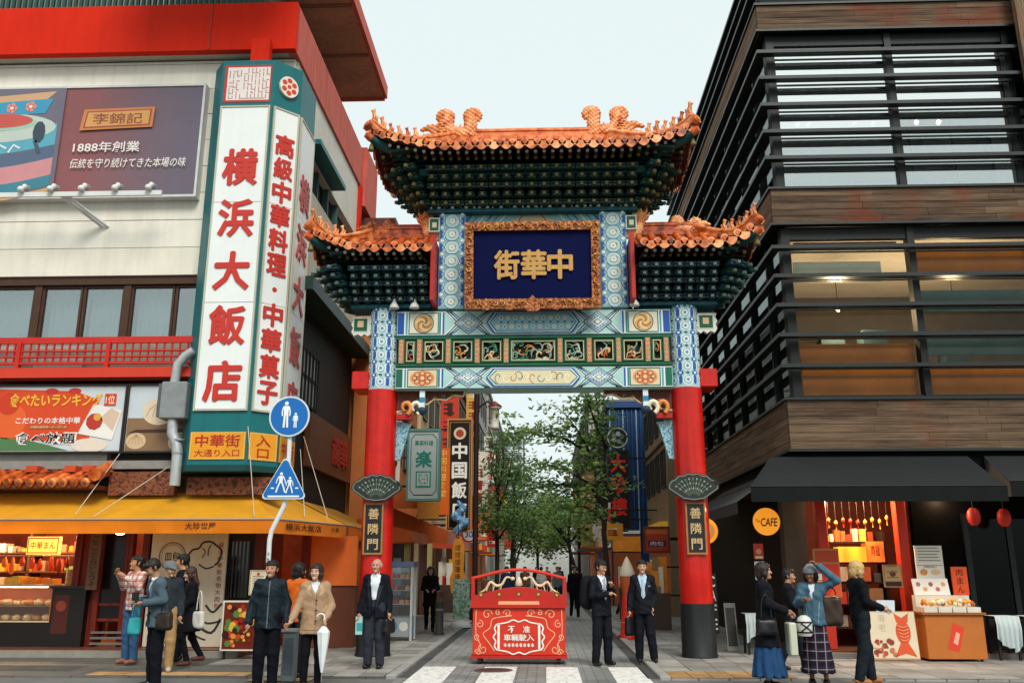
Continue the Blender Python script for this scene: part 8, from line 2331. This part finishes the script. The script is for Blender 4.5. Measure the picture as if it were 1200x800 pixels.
  # fingers: four and a thumb on each palm, gathered into the same mesh
  if not s.far:
   bm = bmesh.new(); bm.from_mesh(s.o.data)
   for a, sg in ((s.aL, 1), (s.aR, -1)):
    el, wr = Vector(a[0]), Vector(a[1]); u = (wr - el).normalized()
    side = Vector((0, -1, 0)); side = (side - u * side.dot(u)).normalized(); nrm = u.cross(side) * sg
    mb = MB()
    for k in range(4):
     b0 = wr + u * .085 + side * (.026 - .0175 * k); ln = (.07, .078, .072, .056)[k]
     mb.tube([b0 - u * .02, b0 + u * ln * .45, b0 + u * ln * .8 + nrm * -.02, b0 + u * ln * .95 + nrm * -.045], [.0095, .009, .008, .006], None, 6)
    b0 = wr + u * .03 + side * .028
    mb.tube([b0 - side * .01, b0 + side * .022 + u * .025, b0 + side * .026 + u * .055 - nrm * .01], [.011, .010, .007], None, 6)
    vv = [bm.verts.new(v) for v in mb.v]
    for f in mb.f:
     try: fc = bm.faces.new([vv[i] for i in f]); fc.smooth = True
     except ValueError: pass
   bm.to_mesh(s.o.data); bm.free()
  tag(s.o, label, 'person', group)
 def piece(s, name, d, m, folds=.0, seed=0):
  if folds and not s.far:
   r = random.Random(seed + 3)
   for k in range(5):
    a, b, c = r.uniform(8, 20), r.uniform(8, 20), r.uniform(14, 34); ph = r.uniform(0, 6)
    d.val += folds * .5 * (np.abs(np.sin(d.X * a + d.Z * c * .6 + ph + 1.5 * np.sin(d.Y * 9 + d.Z * 7 + k))) - .6) * (.5 + .5 * np.sin(d.Y * b + d.Z * c * .5 + ph * 2))
  V, F = d.mesh()
  if not len(F): return None
  if name in ('hair', 'hat'): V = s.shrink(V)
  return nets_obj(name, V, F, [m] if not isinstance(m, list) else m, None, s.o, (0, 0, 0))
 def top(s, name, m, hem=.92, e=.016, sleeve=1.0, vee=None, flare=0.0, collar=0.0, folds=.013, hood=False, split=False):
  z1 = max(1.56, max(p[2] for p in s.aL + s.aR) + .1)
  d = s.grid(min(hem - .05, min(p[2] for p in s.aL + s.aR) - .08), z1)
  s.torso(d, e)
  lw = s.lean
  d.cap((0, 0, 1.08), (0, 0, hem), .102 * s.g + e, .116 * s.g + e + flare, .04, (1.14, .86, 1))
  d.cut(hem - d.Z)
  a = SDF.__new__(SDF); a.ax, a.X, a.Y, a.Z = d.ax, d.X, d.Y, d.Z; a.val = np.full(d.X.shape, 1.0)
  if sleeve > 0:
   s.arm(a, s.shL, s.aL, e, sleeve, .02); s.arm(a, s.shR, s.aR, e, sleeve, .02)
   k = .035; hh = np.clip(.5 + .5 * (d.val - a.val) / k, 0, 1); d.val = d.val + (a.val - d.val) * hh - k * hh * (1 - hh)
  if collar:
   n = np.array(s.neck)
   for t in np.linspace(0, 2 * math.pi, 11)[:-1]:
    d.cap(n + [.068 * math.cos(t), .066 * math.sin(t) - .005, .0], n + [.064 * math.cos(t), .062 * math.sin(t) - .01, collar], .017, .013, .012)
   d.cut(-(np.sqrt((d.X - n[0]) ** 2 + (d.Y - n[1]) ** 2) - .05) - 10 * np.maximum(0, n[2] + .0 - d.Z))
  if hood:
   n = np.array(s.neck)
   for t in np.linspace(.3, 2.84, 7): d.cap(n + [.09 * math.cos(t), .07 * math.sin(t) + .02, -.02], n + [.08 * math.cos(t), .07 * math.sin(t) + .03, .05], .035, .025, .02)
  if vee:
   zb, zt, w = vee       # open front from zb up to the neck; below zb the edges meet or fall open
   cx = s.lean[0] * np.clip((d.Z - .95) / .45, 0, 1)
   wid = np.clip((d.Z - zb) / (zt - zb), 0, 1.2) * w + (.03 + .12 * np.clip((zb - d.Z), 0, 1) if split else 0) * (d.Z < zb + .02)
   front_ = (d.Y - s.lean[1] * np.clip((d.Z - .95) / .45, 0, 1)) < -.01
   d.val = np.where(front_ & (d.Z < 1.55), np.maximum(d.val, wid - np.abs(d.X - cx)), d.val) if split else np.where(front_ & (d.Z > zb) & (d.Z < 1.55), np.maximum(d.val, wid - np.abs(d.X - cx)), d.val)
  return s.piece(name, d, m, folds, len(name))
 def trousers(s, m, e=.014, wide=0.0, hem=.045, folds=.012):
  d = s.grid(hem - .05, 1.12); s.legs(d, e, .025, wide); d.cap((0, 0, .96), (0, 0, 1.05), .115 * s.g + e, .110 * s.g + e, .03, (1.1, .86, 1)); d.cut(hem - d.Z); d.cut(d.Z - 1.07)
  s.piece('trousers', d, m, folds, 5)
 def skirt(s, m, hem, r1, pleats=12, depth=.012, top_=1.04):
  d = s.grid(hem - .05, top_ + .05); d.cap((0, 0, top_), (0, 0, hem), .125, r1, .02, (1.08, .92, 1)); d.cut(hem - d.Z); d.cut(d.Z - top_)
  th_ = np.arctan2(d.Y, d.X); d.val += depth * np.sin(th_ * pleats + 3 * np.sin(d.Z * 4)) * np.clip((top_ - d.Z) / (top_ - hem), 0, 1)
  s.piece('skirt', d, m, .003, 7)
 def shoes(s, m, sole=None):
  for kn, an in (s.legL, s.legR):
   d = SDF((an[0] - .12, an[1] - .25, -.02), (an[0] + .12, an[1] + .15, an[2] + .12), s.h)
   z = an[2] - .085
   d.cap((an[0], an[1] + .03, z + .05), (an[0] * 1.1, an[1] - .13, z + .038), .05, .042, .03, (.95, 1, .85)); d.cap(an, (an[0], an[1], z + .05), .045, .05, .03); d.cut(z + .004 - d.Z)
   s.piece('shoe', d, m)
 def hair(s, style, m=None, cap=None):
  m = m or mat(s.hairc, .5, .25, 30, bump=.5, bscale=90, spec=.35)
  dz = .42 if style == 'long' else .22
  d = SDF((s.hc[0] - .2, s.hc[1] - .2, s.hc[2] - dz), (s.hc[0] + .2, s.hc[1] + .22, s.hc[2] + .18), s.h * .75)
  h = s.H; Q = np.stack([d.X - s.hc[0], d.Y - s.hc[1], d.Z - s.hc[2]], -1) @ s.hm
  x, y, z = Q[..., 0], Q[..., 1], Q[..., 2]
  e = {'fringe': .006, 'beanie': .032, 'cap': .026}.get(style, .017)
  d.cap(h((0, -.010, .036)), h((0, .034, .04)), .081 + e, .086 + e, .02)
  if style in ('bob', 'long'):
   for sx in (-1, 1): d.path([h((sx * .072, .0, .03)), h((sx * .086, -.01, -.05)), h((sx * .075, -.015, -.105))], [.04, .036, .026], .03)
   d.path([h((0, .06, .02)), h((0, .075, -.06)), h((0, .06, -.11))], [.07, .062, .05], .03, (1.2, .8, 1))
  if style == 'long':
   for sx in (-.06, 0, .06): d.path([h((sx, .075, -.05)), h((sx * 1.2, .085, -.2)), h((sx * 1.1, .07, -.33))], [.05, .05, .028], .03)
  if style == 'short': d.path([h((-.04, -.07, .085)), h((.04, -.068, .09))], [.032, .032], .02); d.cap(h((0, .06, .0)), h((0, .055, -.05)), .05, .04, .03, (1.4, 1, 1))
  if style == 'messy': 
   for t in np.linspace(0, 6.28, 9): d.cap(h((.05 * math.cos(t), .02 + .06 * math.sin(t), .09)), h((.08 * math.cos(t + .4), .02 + .085 * math.sin(t + .4), .075)), .038, .026, .02)
   d.cap(h((0, .06, .0)), h((0, .06, -.06)), .055, .04, .03, (1.4, 1, 1))
  if style == 'cap' : d.cap(h((0, -.09, .05)), h((0, -.15, .035)), .045, .03, .02, (1.4, 1, .4))
  bottom = {'short': -.045, 'messy': -.07, 'bob': -.13, 'long': -.38, 'cap': .02, 'beanie': .005, 'fringe': -.03}[style]
  d.cut(bottom - z)
  face = np.maximum(np.maximum(y + .03, z - (.058 if style not in ('cap', 'beanie') else .02)), np.abs(x) - (.066 if style in ('bob', 'long') else .2))
  d.cut(-face)
  if style in ('short', 'messy'): d.cut(-np.maximum(np.maximum(y - .03, z + .0), .07 - np.abs(x)))
  if style == 'fringe': d.cut(z - .045)
  if not s.far: d.val += (.005 if style == 'bob' else .008) * np.sin(x * 140 + 6 * np.sin(z * 30 + y * 20)) * np.cos(y * 120 + 4 * np.sin(z * 40)) 
  s.piece('hair' if style not in ('cap', 'beanie') else 'hat', d, m)
 def tie(s, c, z0=1.06, z1=1.42):
  ly = s.lean[1]; q = MB(); pts = []
  for z, w in ((z1, .018), (z1 - .03, .026), (z1 - .06, .016), ((z0 + z1) / 2, .028), (z0 + .05, .036), (z0, .004)):
   k = max(0, (z - .95) / .45); pts.append((s.lean[0] * k, ly * k - (.125 - .035 * max(0, (z - 1.3) / .14)) * 1.02, z, w))
  vs = []
  for x, y, z, w in pts: vs += [(x - w, y, z), (x, y - .012, z), (x + w, y, z)]
  q.add(vs, [(3 * i + j, 3 * i + j + 1, 3 * i + j + 4, 3 * i + j + 3) for i in range(len(pts) - 1) for j in (0, 1)], mat(c, .5), True)
  o = bpy.data.objects.new('tie', q.mesh('tie')); link(o, s.o, (0, 0, 0))
 def stroke(s, o, pts, w, c, both=False):
  """seam, zip, lapel or flap laid on the front of a garment"""
  if o is None or s.far: return
  from mathutils.bvhtree import BVHTree
  me = o.data; bv = BVHTree.FromPolygons([v.co for v in me.vertices], [tuple(f.vertices) for f in me.polygons])
  for sg in ((1, -1) if both else (1,)):
   P = []
   for i in range(len(pts) - 1):
    for j in range(8): P.append([pts[i][n] + (pts[i + 1][n] - pts[i][n]) * j / 8 for n in (0, 1)] + [w if not hasattr(w, '__len__') else w[i] + (w[i + 1] - w[i]) * j / 8])
   P.append([pts[-1][0], pts[-1][1], w if not hasattr(w, '__len__') else w[-1]]); rows = []
   for i, (x, z, ww) in enumerate(P):
    a, b = P[max(0, i - 1)], P[min(len(P) - 1, i + 1)]; dx, dz = b[0] - a[0], b[1] - a[1]; L = math.hypot(dx, dz) or 1
    row = []
    for k in (-.5, .5):
     h = bv.ray_cast(Vector((sg * (x - dz / L * ww * k), -1, z + dx / L * ww * k)), Vector((0, 1, 0)), 2)[0]
     row.append(h + Vector((0, -.006, 0)) if h else None)
    rows.append(row)
   vs = []; fs = []
   for a, b in zip(rows, rows[1:]):
    if None in a or None in b: continue
    n = len(vs); vs += [a[0], a[1], b[1], b[0]]; fs.append((n, n + 1, n + 2, n + 3))
   if fs: link(bpy.data.objects.new('seam', MB().add(vs, fs, mat(c, .7, .1, 9)).mesh('seam')), s.o, (0, 0, 0))
 def place(s):
  s.o.scale = (s.f,) * 3; s.o.rotation_euler = (0, 0, s.rot); s.o.location = s.pos; return s.o
 def world(s, p):
  c, sn = math.cos(s.rot), math.sin(s.rot); x, y, z = (v * s.f for v in p)
  return Vector((s.pos[0] + c * x - sn * y, s.pos[1] + sn * x + c * y, s.pos[2] + z))

def hand(p, which, k=.1):
 a = p.aL if which == 'L' else p.aR; e, w = Vector(a[0]), Vector(a[1]); return p.world(w + (w - e).normalized() * k)
def soft_bag(name, label, c, size, m, rot=0.0, handle=None, cat='bag', dm=None):
 """soft sided bag hanging from c (top centre)"""
 t = thing(name, label, cat, c); w, dp, h = size
 d = SDF((-w, -dp * 1.4, -h * 1.15), (w, dp * 1.4, .05), max(.012, w / 14))
 d.rbox((0, 0, -h * .58), (w * .5, dp * .45, h * .46), min(dp * .35, .05)); d.val += .16 * (d.Z + h * .58) * np.sign(np.abs(d.X) * .5 + .1) * .3
 d.val += .006 * np.sin(d.X * 30) * np.sin(d.Z * 24 + d.X * 9)
 V, F = d.mesh(); o = nets_obj('bag_body', V, F, [m], None, t); 
 q = MB(); hh = handle or .14
 q.tube([Vector(c) + Vector((w * .25 * math.cos(a), 0, -h * .08 + hh * math.sin(a))) for a in np.linspace(0, math.pi, 9)], .01, dm or m, 6); q.build('handle', t)
 t.rotation_euler = (0, 0, rot); return t
BLK = fabric('14161b'); SUIT = fabric('12151d', .7); GREY = fabric('4a5c66', .8); JEANS = fabric('36587a', .85, .25, 12); WHT = fabric('d5dbe0', .8, .05)
shoe_b = mat('151312', .35, .1, spec=.4); shoe_w = mat('b8b0a4', .6)
G0 = .035
# -- left group
p = Person('man in red plaid shirt and jeans lifting his hands by the shop', (-7.05, 15.45, G0), R(-28), 1.77, ((.25, -.10, 1.2), (.12, -.28, 1.36)), ((-.26, -.06, 1.2), (-.10, -.27, 1.42)), yaw=R(-25), nod=R(-4), skin='b5805f')
p.top('shirt', plaid_mat('red_plaid', 'd8c6bc', 'a8433c', '6a3a3c', 10), .84, .02, 1.0, (1.30, 1.44, .05)); p.trousers(JEANS, .016, .008); p.shoes(mat('8a5a44', .6)); p.hair('messy'); p.place()
p = Person('man in grey blue suit jacket looking down at his phone', (-5.45, 12.75, 0), R(-48), 1.72, ((.27, -.02, 1.16), (.13, -.24, 1.13)), ((-.25, -.07, 1.15), (-.07, -.27, 1.16)), lean=(0, -.07), nod=R(34), skin='a87a5c', girth=1.06)
p.top('shirt', WHT, .95, .006, 0, None, 0, .03); j = p.top('jacket', GREY, .80, .03, 1.0, (1.12, 1.46, .085), .03, split=True); p.stroke(j, [(.085, 1.43), (.095, 1.3), (.05, 1.13)], [.03, .06, .01], '5f717b', True); p.stroke(j, [(.08, .96), (.17, .96)], .03, '3c4c55', True); p.tie('2a3a4a'); p.trousers(fabric('12131a'), .016, .01); p.shoes(shoe_b); p.hair('short'); p.place()
PH = thing('mobile_phone', 'dark mobile phone in the hands of the grey jacket man', 'phone', p.world((.03, -.33, 1.17))); c = p.world((.03, -.34, 1.17)); boxobj('phone_body', c.x - .05, c.x + .03, c.y - .02, c.y + .02, c.z, c.z + .1, dk, PH)
soft_bag('teal_shopping_bag', 'bright teal shopping bag hanging from the grey jacket man', p.world((-.12, -.27, .97)), (.17, .1, .26), mat('2a9a9c', .5, .1, 4), 0.2)
soft_bag('brown_shoulder_bag', 'dark brown shoulder bag at the hip of the grey jacket man', p.world((.26, .0, 1.04)), (.26, .13, .26), mat('2c211b', .5, .15, 5), -.4, .34)
p = Person('man in khaki trousers and cap behind the grey jacket man', (-5.98, 14.3, G0), R(20), 1.66, skin='b98c6e', yaw=R(30), nod=R(10))
p.top('jacket', fabric('2b3238'), .82, .03); p.trousers(fabric('a8875c', .85, .12), .018, .012); p.shoes(shoe_w); p.hair('cap', fabric('6a6f72')); p.place()
p = Person('young man in black T-shirt standing before the white bun banner', (-6.45, 15.95, G0), R(-78), 1.80, ((.25, -.02, 1.13), (.2, -.22, 1.02)), ((-.25, -.04, 1.12), (-.18, -.24, 1.06)), skin='b07e5e', nod=R(6))
p.top('t_shirt', fabric('15161a'), .88, .02, .34); p.trousers(fabric('181a20'), .016, .008); p.shoes(shoe_b); p.hair('messy'); p.place()
p = Person('woman with long brown hair and black coat beside the bun banner', (-5.9, 15.1, G0), R(-62), 1.58, ((.24, -.03, 1.14), (.19, -.2, .98)), ((-.24, .0, 1.13), (-.22, -.14, .95)), (((.10, -.14, .50), (.11, -.02, .10)), ((-.09, .05, .49), (-.10, .24, .16))), skin='c29a80', hairc='3c2318', lean=(0, -.04), nod=R(10))
p.top('coat', fabric('15141a'), .60, .032, 1.0, (1.25, 1.45, .05), .07); p.trousers(fabric('16171c')); p.shoes(mat('5a2a2a', .5)); p.hair('long'); p.place()
soft_bag('white_tote_bag', 'white tote bag on the arm of the long haired woman', p.world((.25, .1, 1.0)), (.24, .1, .3), mat('cfcdc6', .7, .08), -.5, .3)
soft_bag('blue_small_bag', 'small blue bag in front of the long haired woman', p.world((-.12, -.24, .9)), (.15, .09, .18), mat('4a7a9a', .6, .1), .3)
# -- by the sign pole
p = Person('man in dark quilted jacket standing by the white sign pole', (-3.84, 12.62, 0), R(10), 1.70, ((.28, .03, 1.13), (.30, -.06, .90)), ((-.29, .03, 1.13), (-.31, -.05, .89)), yaw=R(-8), skin='b5856a', girth=1.05)
j = p.top('jacket', fabric('1b262e', .6, .3, 14, .6), .80, .03, 1.0, None, .02, .07, .018); p.stroke(j, [(0, 1.44), (0, .82)], .014, '59656a'); p.stroke(j, [(.08, 1.02), (.15, .92)], .016, '0d1216', True); p.stroke(j, [(-.17, 1.24), (.17, 1.24)], .008, '0f161b'); p.stroke(j, [(-.17, .86), (.17, .86)], .01, '0f161b'); p.stroke(j, [(-.14, 1.12), (.14, 1.12)], .008, '0f161b'); p.trousers(fabric('101118'), .02, .012); p.shoes(shoe_b); p.hair('messy'); p.place()
p = Person('person in orange shirt seen from behind the tan coat woman', (-3.80, 13.9, 0), R(155), 1.68, ((.25, -.02, 1.13), (.2, -.18, .98)), None, skin='b98c6e', yaw=R(-20))
p.top('shirt', fabric('d0621e'), .82, .026, .95); p.trousers(fabric('23262c')); p.shoes(shoe_b); p.hair('bob'); p.place()
p = Person('woman in tan coat holding a folded white umbrella', (-3.24, 12.75, 0), R(16), 1.66, ((.29, .0, 1.12), (.17, -.19, .98)), ((-.28, -.05, 1.12), (-.36, -.20, .97)), yaw=R(-22), skin='c89c80', hairc='2c1a14')
p.top('shirt', WHT, 1.0, .006, 0, None, 0, .02); p.top('coat', fabric('a5876a', .85, .12), .74, .028, 1.0, (1.28, 1.45, .06), .045, .045, .016); j = [o for o in p.o.children if o.name.startswith('coat')][-1]; p.stroke(j, [(.02, 1.28), (.02, .76)], .008, '7d6248'); p.stroke(j, [(.07, 1.42), (.11, 1.33), (.05, 1.26)], [.03, .06, .02], 'b89a7a', True); p.stroke(j, [(.08, .96), (.17, .95)], .045, '94765a', True); p.stroke(j, [(-.17, .80), (.17, .80)], .008, '7d6248'); p.trousers(fabric('121216')); p.shoes(shoe_b); p.hair('bob'); p.place()
for k in range(3):
 c = p.world((.02, -.168 - .005 * k, 1.2 - k * .14)); b = MB().ball(tuple(c), (.016, .01, .016), mat('4a3422', .4), 8, 5); b.build('coat_button', p.o)
 bo = [o for o in bpy.data.objects if o.name.startswith('coat_button')][-1]; bo.location = Vector((.02, -.165 - .006 * k, 1.19 - k * .14)); 
UM = thing('white_umbrella', 'folded white umbrella held by the tan coat woman', 'umbrella', hand(p, 'L'))
c = hand(p, 'L'); wm_ = mat('dfe4e4', .5, .06, 5)
MB().tube([c + Vector((.05 * math.cos(a) - .05, 0, .06 + .04 * math.sin(a))) for a in np.linspace(math.pi, 0, 8)] + [c + Vector((0, 0, -.05))], .011, wm_, 8).build('handle', UM)
q = MB(); n = 12
prof = [(.022, -.06), (.075, -.14), (.062, -.30), (.035, -.52), (.014, -.66)]
vs = [(c.x + r * (1 + .18 * (k % 2)) * math.cos(2 * math.pi * k / n), c.y + r * (1 + .18 * (k % 2)) * math.sin(2 * math.pi * k / n), c.z + z) for r, z in prof for k in range(n)]
q.add(vs, [(i * n + k, i * n + (k + 1) % n, (i + 1) * n + (k + 1) % n, (i + 1) * n + k) for i in range(4) for k in range(n)], wm_); q.tube([(c.x, c.y, c.z - .64), (c.x, c.y, c.z - .78)], .007, steel, 6); q.build('folded_canopy', UM)
p = Person('elderly man in dark blazer and white shirt before the left column', (-2.78, 14.9, G0), R(-4), 1.72, ((.26, .02, 1.12), (.285, -.04, .89)), ((-.26, .02, 1.12), (-.285, -.04, .88)), skin='bd8d74', hairc='b9b6b0', girth=1.04)
p.top('shirt', WHT, .96, .008, 0, None, 0, .03); j = p.top('blazer', fabric('14171f'), .78, .028, 1.0, (.86, 1.46, .09), .03, split=True); p.stroke(j, [(.085, 1.42), (.10, 1.25), (.05, .95)], [.03, .055, .01], '20242e', True); p.stroke(j, [(.1, .94), (.17, .94)], .03, '0c0e13', True); p.stroke(j, [(.09, 1.26), (.14, 1.27)], .02, '2a2e38'); p.trousers(fabric('30333c', .85, .1), .02, .012); p.shoes(shoe_b); p.hair('fringe'); p.place()
soft_bag('black_briefcase', 'black soft briefcase held by the elderly man', hand(p, 'L') + Vector((0, 0, .02)), (.28, .12, .26), mat('17171a', .5, .1), 1.2)
c = hand(p, 'R'); fq = MB(); fo = thing('folded_flyer', 'folded teal and white flyer in the elderly man\'s hand', 'flyer', c); fq.box(c.x - .05, c.x + .06, c.y - .02, c.y, c.z - .26, c.z + .02, mat('9fd0cc', .5)); fq.box(c.x - .03, c.x + .06, c.y - .026, c.y - .021, c.z - .2, c.z - .08, mat('3aa0a0', .5)); fq.build('paper', fo)
p = Person('person in black coat walking on the left pavement beyond the gate', (-2.95, 23.3, .035), R(8), 1.60, ((.24, -.06, 1.14), (.12, -.2, 1.1)), None, (((.09, -.1, .49), (.09, -.12, .085)), ((-.09, .05, .48), (-.09, .22, .13))), skin='b98c6e')
p.top('coat', fabric('121216'), .66, .036, 1, None, .03, .05); p.trousers(fabric('15151a')); p.shoes(shoe_b); p.hair('bob'); p.place()
# -- two men in suits
def suit(p, shirt, tiec, vee=(1.10, 1.46, .085)):
 p.top('shirt', fabric(shirt, .8, .04), .98, .006, 0, None, 0, .03); j = p.top('suit_jacket', SUIT, .80, .027, 1.0, vee, .022); p.stroke(j, [(.08, 1.43), (.09, 1.3), (.03, 1.11)], [.03, .055, .01], '20242f', True); p.stroke(j, [(.01, 1.1), (.03, .82)], .007, '07090d'); p.stroke(j, [(.09, .97), (.16, .965)], .028, '0a0c12', True); p.stroke(j, [(.09, 1.27), (.135, 1.28)], .014, '8a94a4'); p.tie(tiec); p.trousers(SUIT, .018, .012); p.shoes(shoe_b)
p = Person('man in black suit with backpack touching his chin', (.95, 15.75, .01), R(34), 1.72, ((.26, -.06, 1.16), (.05, -.24, 1.30)), ((-.27, -.05, 1.13), (-.06, -.25, 1.16)), (((.11, -.02, .48), (.13, .01, .085)), ((-.10, -.01, .48), (-.12, .03, .085))), yaw=R(12), nod=R(12), skin='b5856a')
suit(p, 'd5d8dc', '9aa4b4'); p.hair('messy'); p.place()
bp_ = thing('black_backpack', 'large black backpack on the suited man touching his chin', 'backpack', p.world((-.1, .24, .95)))
d = SDF((-.3, -.25, -.1), (.3, .25, .6), .018); d.cap((0, 0, .1), (0, 0, .38), .16, .14, .03, (1, .75, 1)); d.cap((0, .1, .1), (0, .1, .22), .1, .1, .03, (1, .6, 1)); V, F = d.mesh(); o = nets_obj('pack', V, F, [fabric('14151a', .7)], None, bp_); bp_.rotation_euler = (0, 0, R(34))
p = Person('man in black suit and pale tie facing the camera', (1.70, 16.05, G0), R(-3), 1.70, ((.27, .06, 1.13), (.20, -.02, .93)), ((-.26, .02, 1.12), (-.29, -.06, .88)), (((.11, -.02, .48), (.16, .0, .085)), ((-.09, -.01, .48), (-.09, .02, .085))), skin='bf9276')
suit(p, 'b4cbe0', 'a8bccc'); p.hair('short'); p.place()
soft_bag('black_document_bag', 'black document bag hanging from the second suited man', hand(p, 'R') + Vector((0, 0, .02)), (.26, .12, .34), mat('131316', .5, .1), 1.1)
# -- right group
p = Person('woman in black coat and long blue skirt near the right column', (3.02, 12.75, G0), R(74), 1.64, ((.25, -.05, 1.14), (.12, -.26, 1.04)), ((-.25, -.05, 1.14), (-.1, -.27, 1.05)), yaw=R(6), skin='bd8e74', hairc='2a1c16')
p.skirt(fabric('24466e', .85, .22), .16, .26, 11, .016, .98); j = p.top('coat', fabric('14161c'), .56, .036, 1.0, (1.22, 1.45, .06), .06, .03, .016); p.stroke(j, [(0, 1.2), (0, .58)], .008, '2a2e36'); p.stroke(j, [(.08, .95), (.15, .9)], .03, '22262e', True); p.shoes(shoe_b); p.hair('bob'); p.place()
soft_bag('black_shoulder_bag', 'black shoulder bag at the side of the blue skirt woman', p.world((-.25, -.02, .98)), (.28, .13, .24), mat('101014', .4, .1, spec=.4), 0.1, .3)
tb = thing('cream_flat_bag', 'cream flat paper bag held by the blue skirt woman', 'bag', p.world((-.05, -.33, .62))); c = p.world((-.05, -.33, .62)); boxobj('paper_body', c.x - .05, c.x + .05, c.y - .13, c.y + .13, c.z - .16, c.z + .26, mat('c4c6b0', .7, .1), tb, .015); MB().tube([c + Vector((0, -.06, .26)), c + Vector((0, -.02, .37)), c + Vector((0, .02, .37)), c + Vector((0, .06, .26))], .006, dk, 5).build('handle', tb)
p = Person('person in dark jacket half hidden behind the blue skirt woman', (3.85, 14.6, G0), R(70), 1.55, ((.24, -.06, 1.14), (.14, -.24, 1.1)), None, (((.09, -.12, .49), (.1, -.16, .085)), ((-.09, .06, .48), (-.1, .22, .12))), skin='b5856a')
p.top('jacket', fabric('15171c'), .78, .034); p.trousers(fabric('1a2028')); p.shoes(shoe_b); p.hair('short'); p.place()
p = Person('woman in blue denim jacket and plaid skirt raising her arm to her cap', (3.72, 12.9, G0), R(-22), 1.60, ((.36, -.06, 1.50), (.15, -.14, 1.70)), ((-.26, -.08, 1.16), (-.10, -.27, 1.22)), yaw=R(-12), nod=R(10), skin='8a5c44', hairc='151210')
p.top('shirt', WHT, .9, .008, 0); p.skirt(plaid_mat('dark_plaid', '1c1a26', '33283a', 'a89a9a', 8), .20, .22, 9, .01, 1.0); j = p.top('denim_jacket', fabric('48687a', .8, .3, 9, .4), .86, .032, 1.0, (1.2, 1.45, .05), .03, .03, .016); p.stroke(j, [(0, 1.2), (0, .87)], .022, '3c586a'); p.stroke(j, [(.06, 1.26), (.13, 1.26)], .035, '3c586a', True); p.stroke(j, [(.1, 1.2), (.07, .9)], .006, '9ab0b8', True); p.stroke(j, [(-.15, .9), (.15, .9)], .03, '3f5c6c'); p.shoes(shoe_b); p.hair('bob'); p.hair('beanie', fabric('7a7f84')); p.place()
soft_bag('brown_leather_backpack', 'brown leather backpack slung on the denim jacket woman', p.world((.26, .02, 1.33)), (.27, .16, .42), mat('35231a', .45, .2, 8, spec=.4), -.35, .1)
cb = thing('white_camera_pouch', 'white pouch with black crossed straps hanging from the denim jacket woman', 'pouch', p.world((-.12, -.24, .72))); c = p.world((-.12, -.26, .72))
MB().lathe([(.085, 0), (.10, .03), (.105, .18), (.08, .24), (.03, .27)], mat('d0d2cc', .6, .08), tuple(c), 16).build('pouch', cb)
for z in (.04, .17): MB().lathe([(.107, z), (.109, z + .02)], dk, tuple(c), 16).build('strap', cb)
q = MB(); q.tube([(c.x - .07, c.y - .085, c.z + .06), (c.x, c.y - .115, c.z + .12), (c.x + .07, c.y - .085, c.z + .17)], .009, dk, 5); q.tube([(c.x + .07, c.y - .085, c.z + .06), (c.x, c.y - .118, c.z + .12), (c.x - .07, c.y - .085, c.z + .17)], .009, dk, 5); q.build('cross_strap', cb)
p = Person('blonde woman in black walking right with a white tablet', (4.45, 13.2, G0), R(98), 1.66, ((.23, -.06, 1.15), (.12, -.29, 1.08)), ((-.24, -.02, 1.14), (-.16, -.25, 1.06)), (((.09, -.10, .49), (.10, -.14, .085)), ((-.09, .03, .48), (-.10, .14, .09))), skin='c8a084', hairc='c9a56a', nod=R(12))
p.top('jumper', fabric('131519'), .88, .028, 1.0, None, .01, .03); p.trousers(fabric('1d2328'), .02, .014); p.shoes(mat('a8682a', .5)); p.hair('bob'); p.place()
tb = thing('white_tablet', 'white tablet held out by the blonde woman', 'tablet', p.world((-.02, -.40, 1.06))); tf_ = Frame(p.world((-.02, -.40, 1.07)), (.85, -.5, 0), (.2, .35, .9)); MB().obox(tf_, -.12, .12, -.09, .09, 0, .012, mat('d3dbe0', .3)).build('slab', tb)
# -- walkers deep in the street
fp = [(.95, 30, 'dark suited walker nearest beyond the barrier on the right', '14161c', '16181e', 10), (1.25, 36, 'walker in black coat deep on the right', '101216', '14161a', 170), (.55, 41, 'walker in grey jacket in the far middle of the street', '5a6066', '1c2028', 5), (-.2, 44, 'walker in white shirt in the far middle of the street', 'c8c8c4', '20242c', 180), (-.9, 40, 'walker in brown coat behind the barrier', '5a4434', '18181c', 0), (-1.4, 33, 'walker in navy jacket behind the barrier on the left', '1c2a44', '14161c', 175), (.1, 52, 'distant walker in red top', '8a2a24', '1c1c20', 0), (.9, 56, 'distant walker in dark blue', '22304a', '1c1c20', 180), (-.6, 60, 'distant walker in black', '141416', '141416', 0), (2.6, 31, 'shopper in pale jacket at the right stalls', '9aa4a8', '20242c', 80), (-3.2, 35, 'shopper in dark green at the left shops', '2a3a2e', '1a1a1e', -80)]
for x, y, lab, c1, c2, a in fp:
 p = Person(lab, (x, y, .035 if abs(x) > 1.8 else 0), R(a), 1.66, far=True, legs=(((.09, -.1, .49), (.09, -.12, .085)), ((-.09, .04, .48), (-.09, .2, .11))), group='walkers deep in the street')
 p.top('jacket', fabric(c1), .78, .034); p.trousers(fabric(c2)); p.hair('short'); p.place()
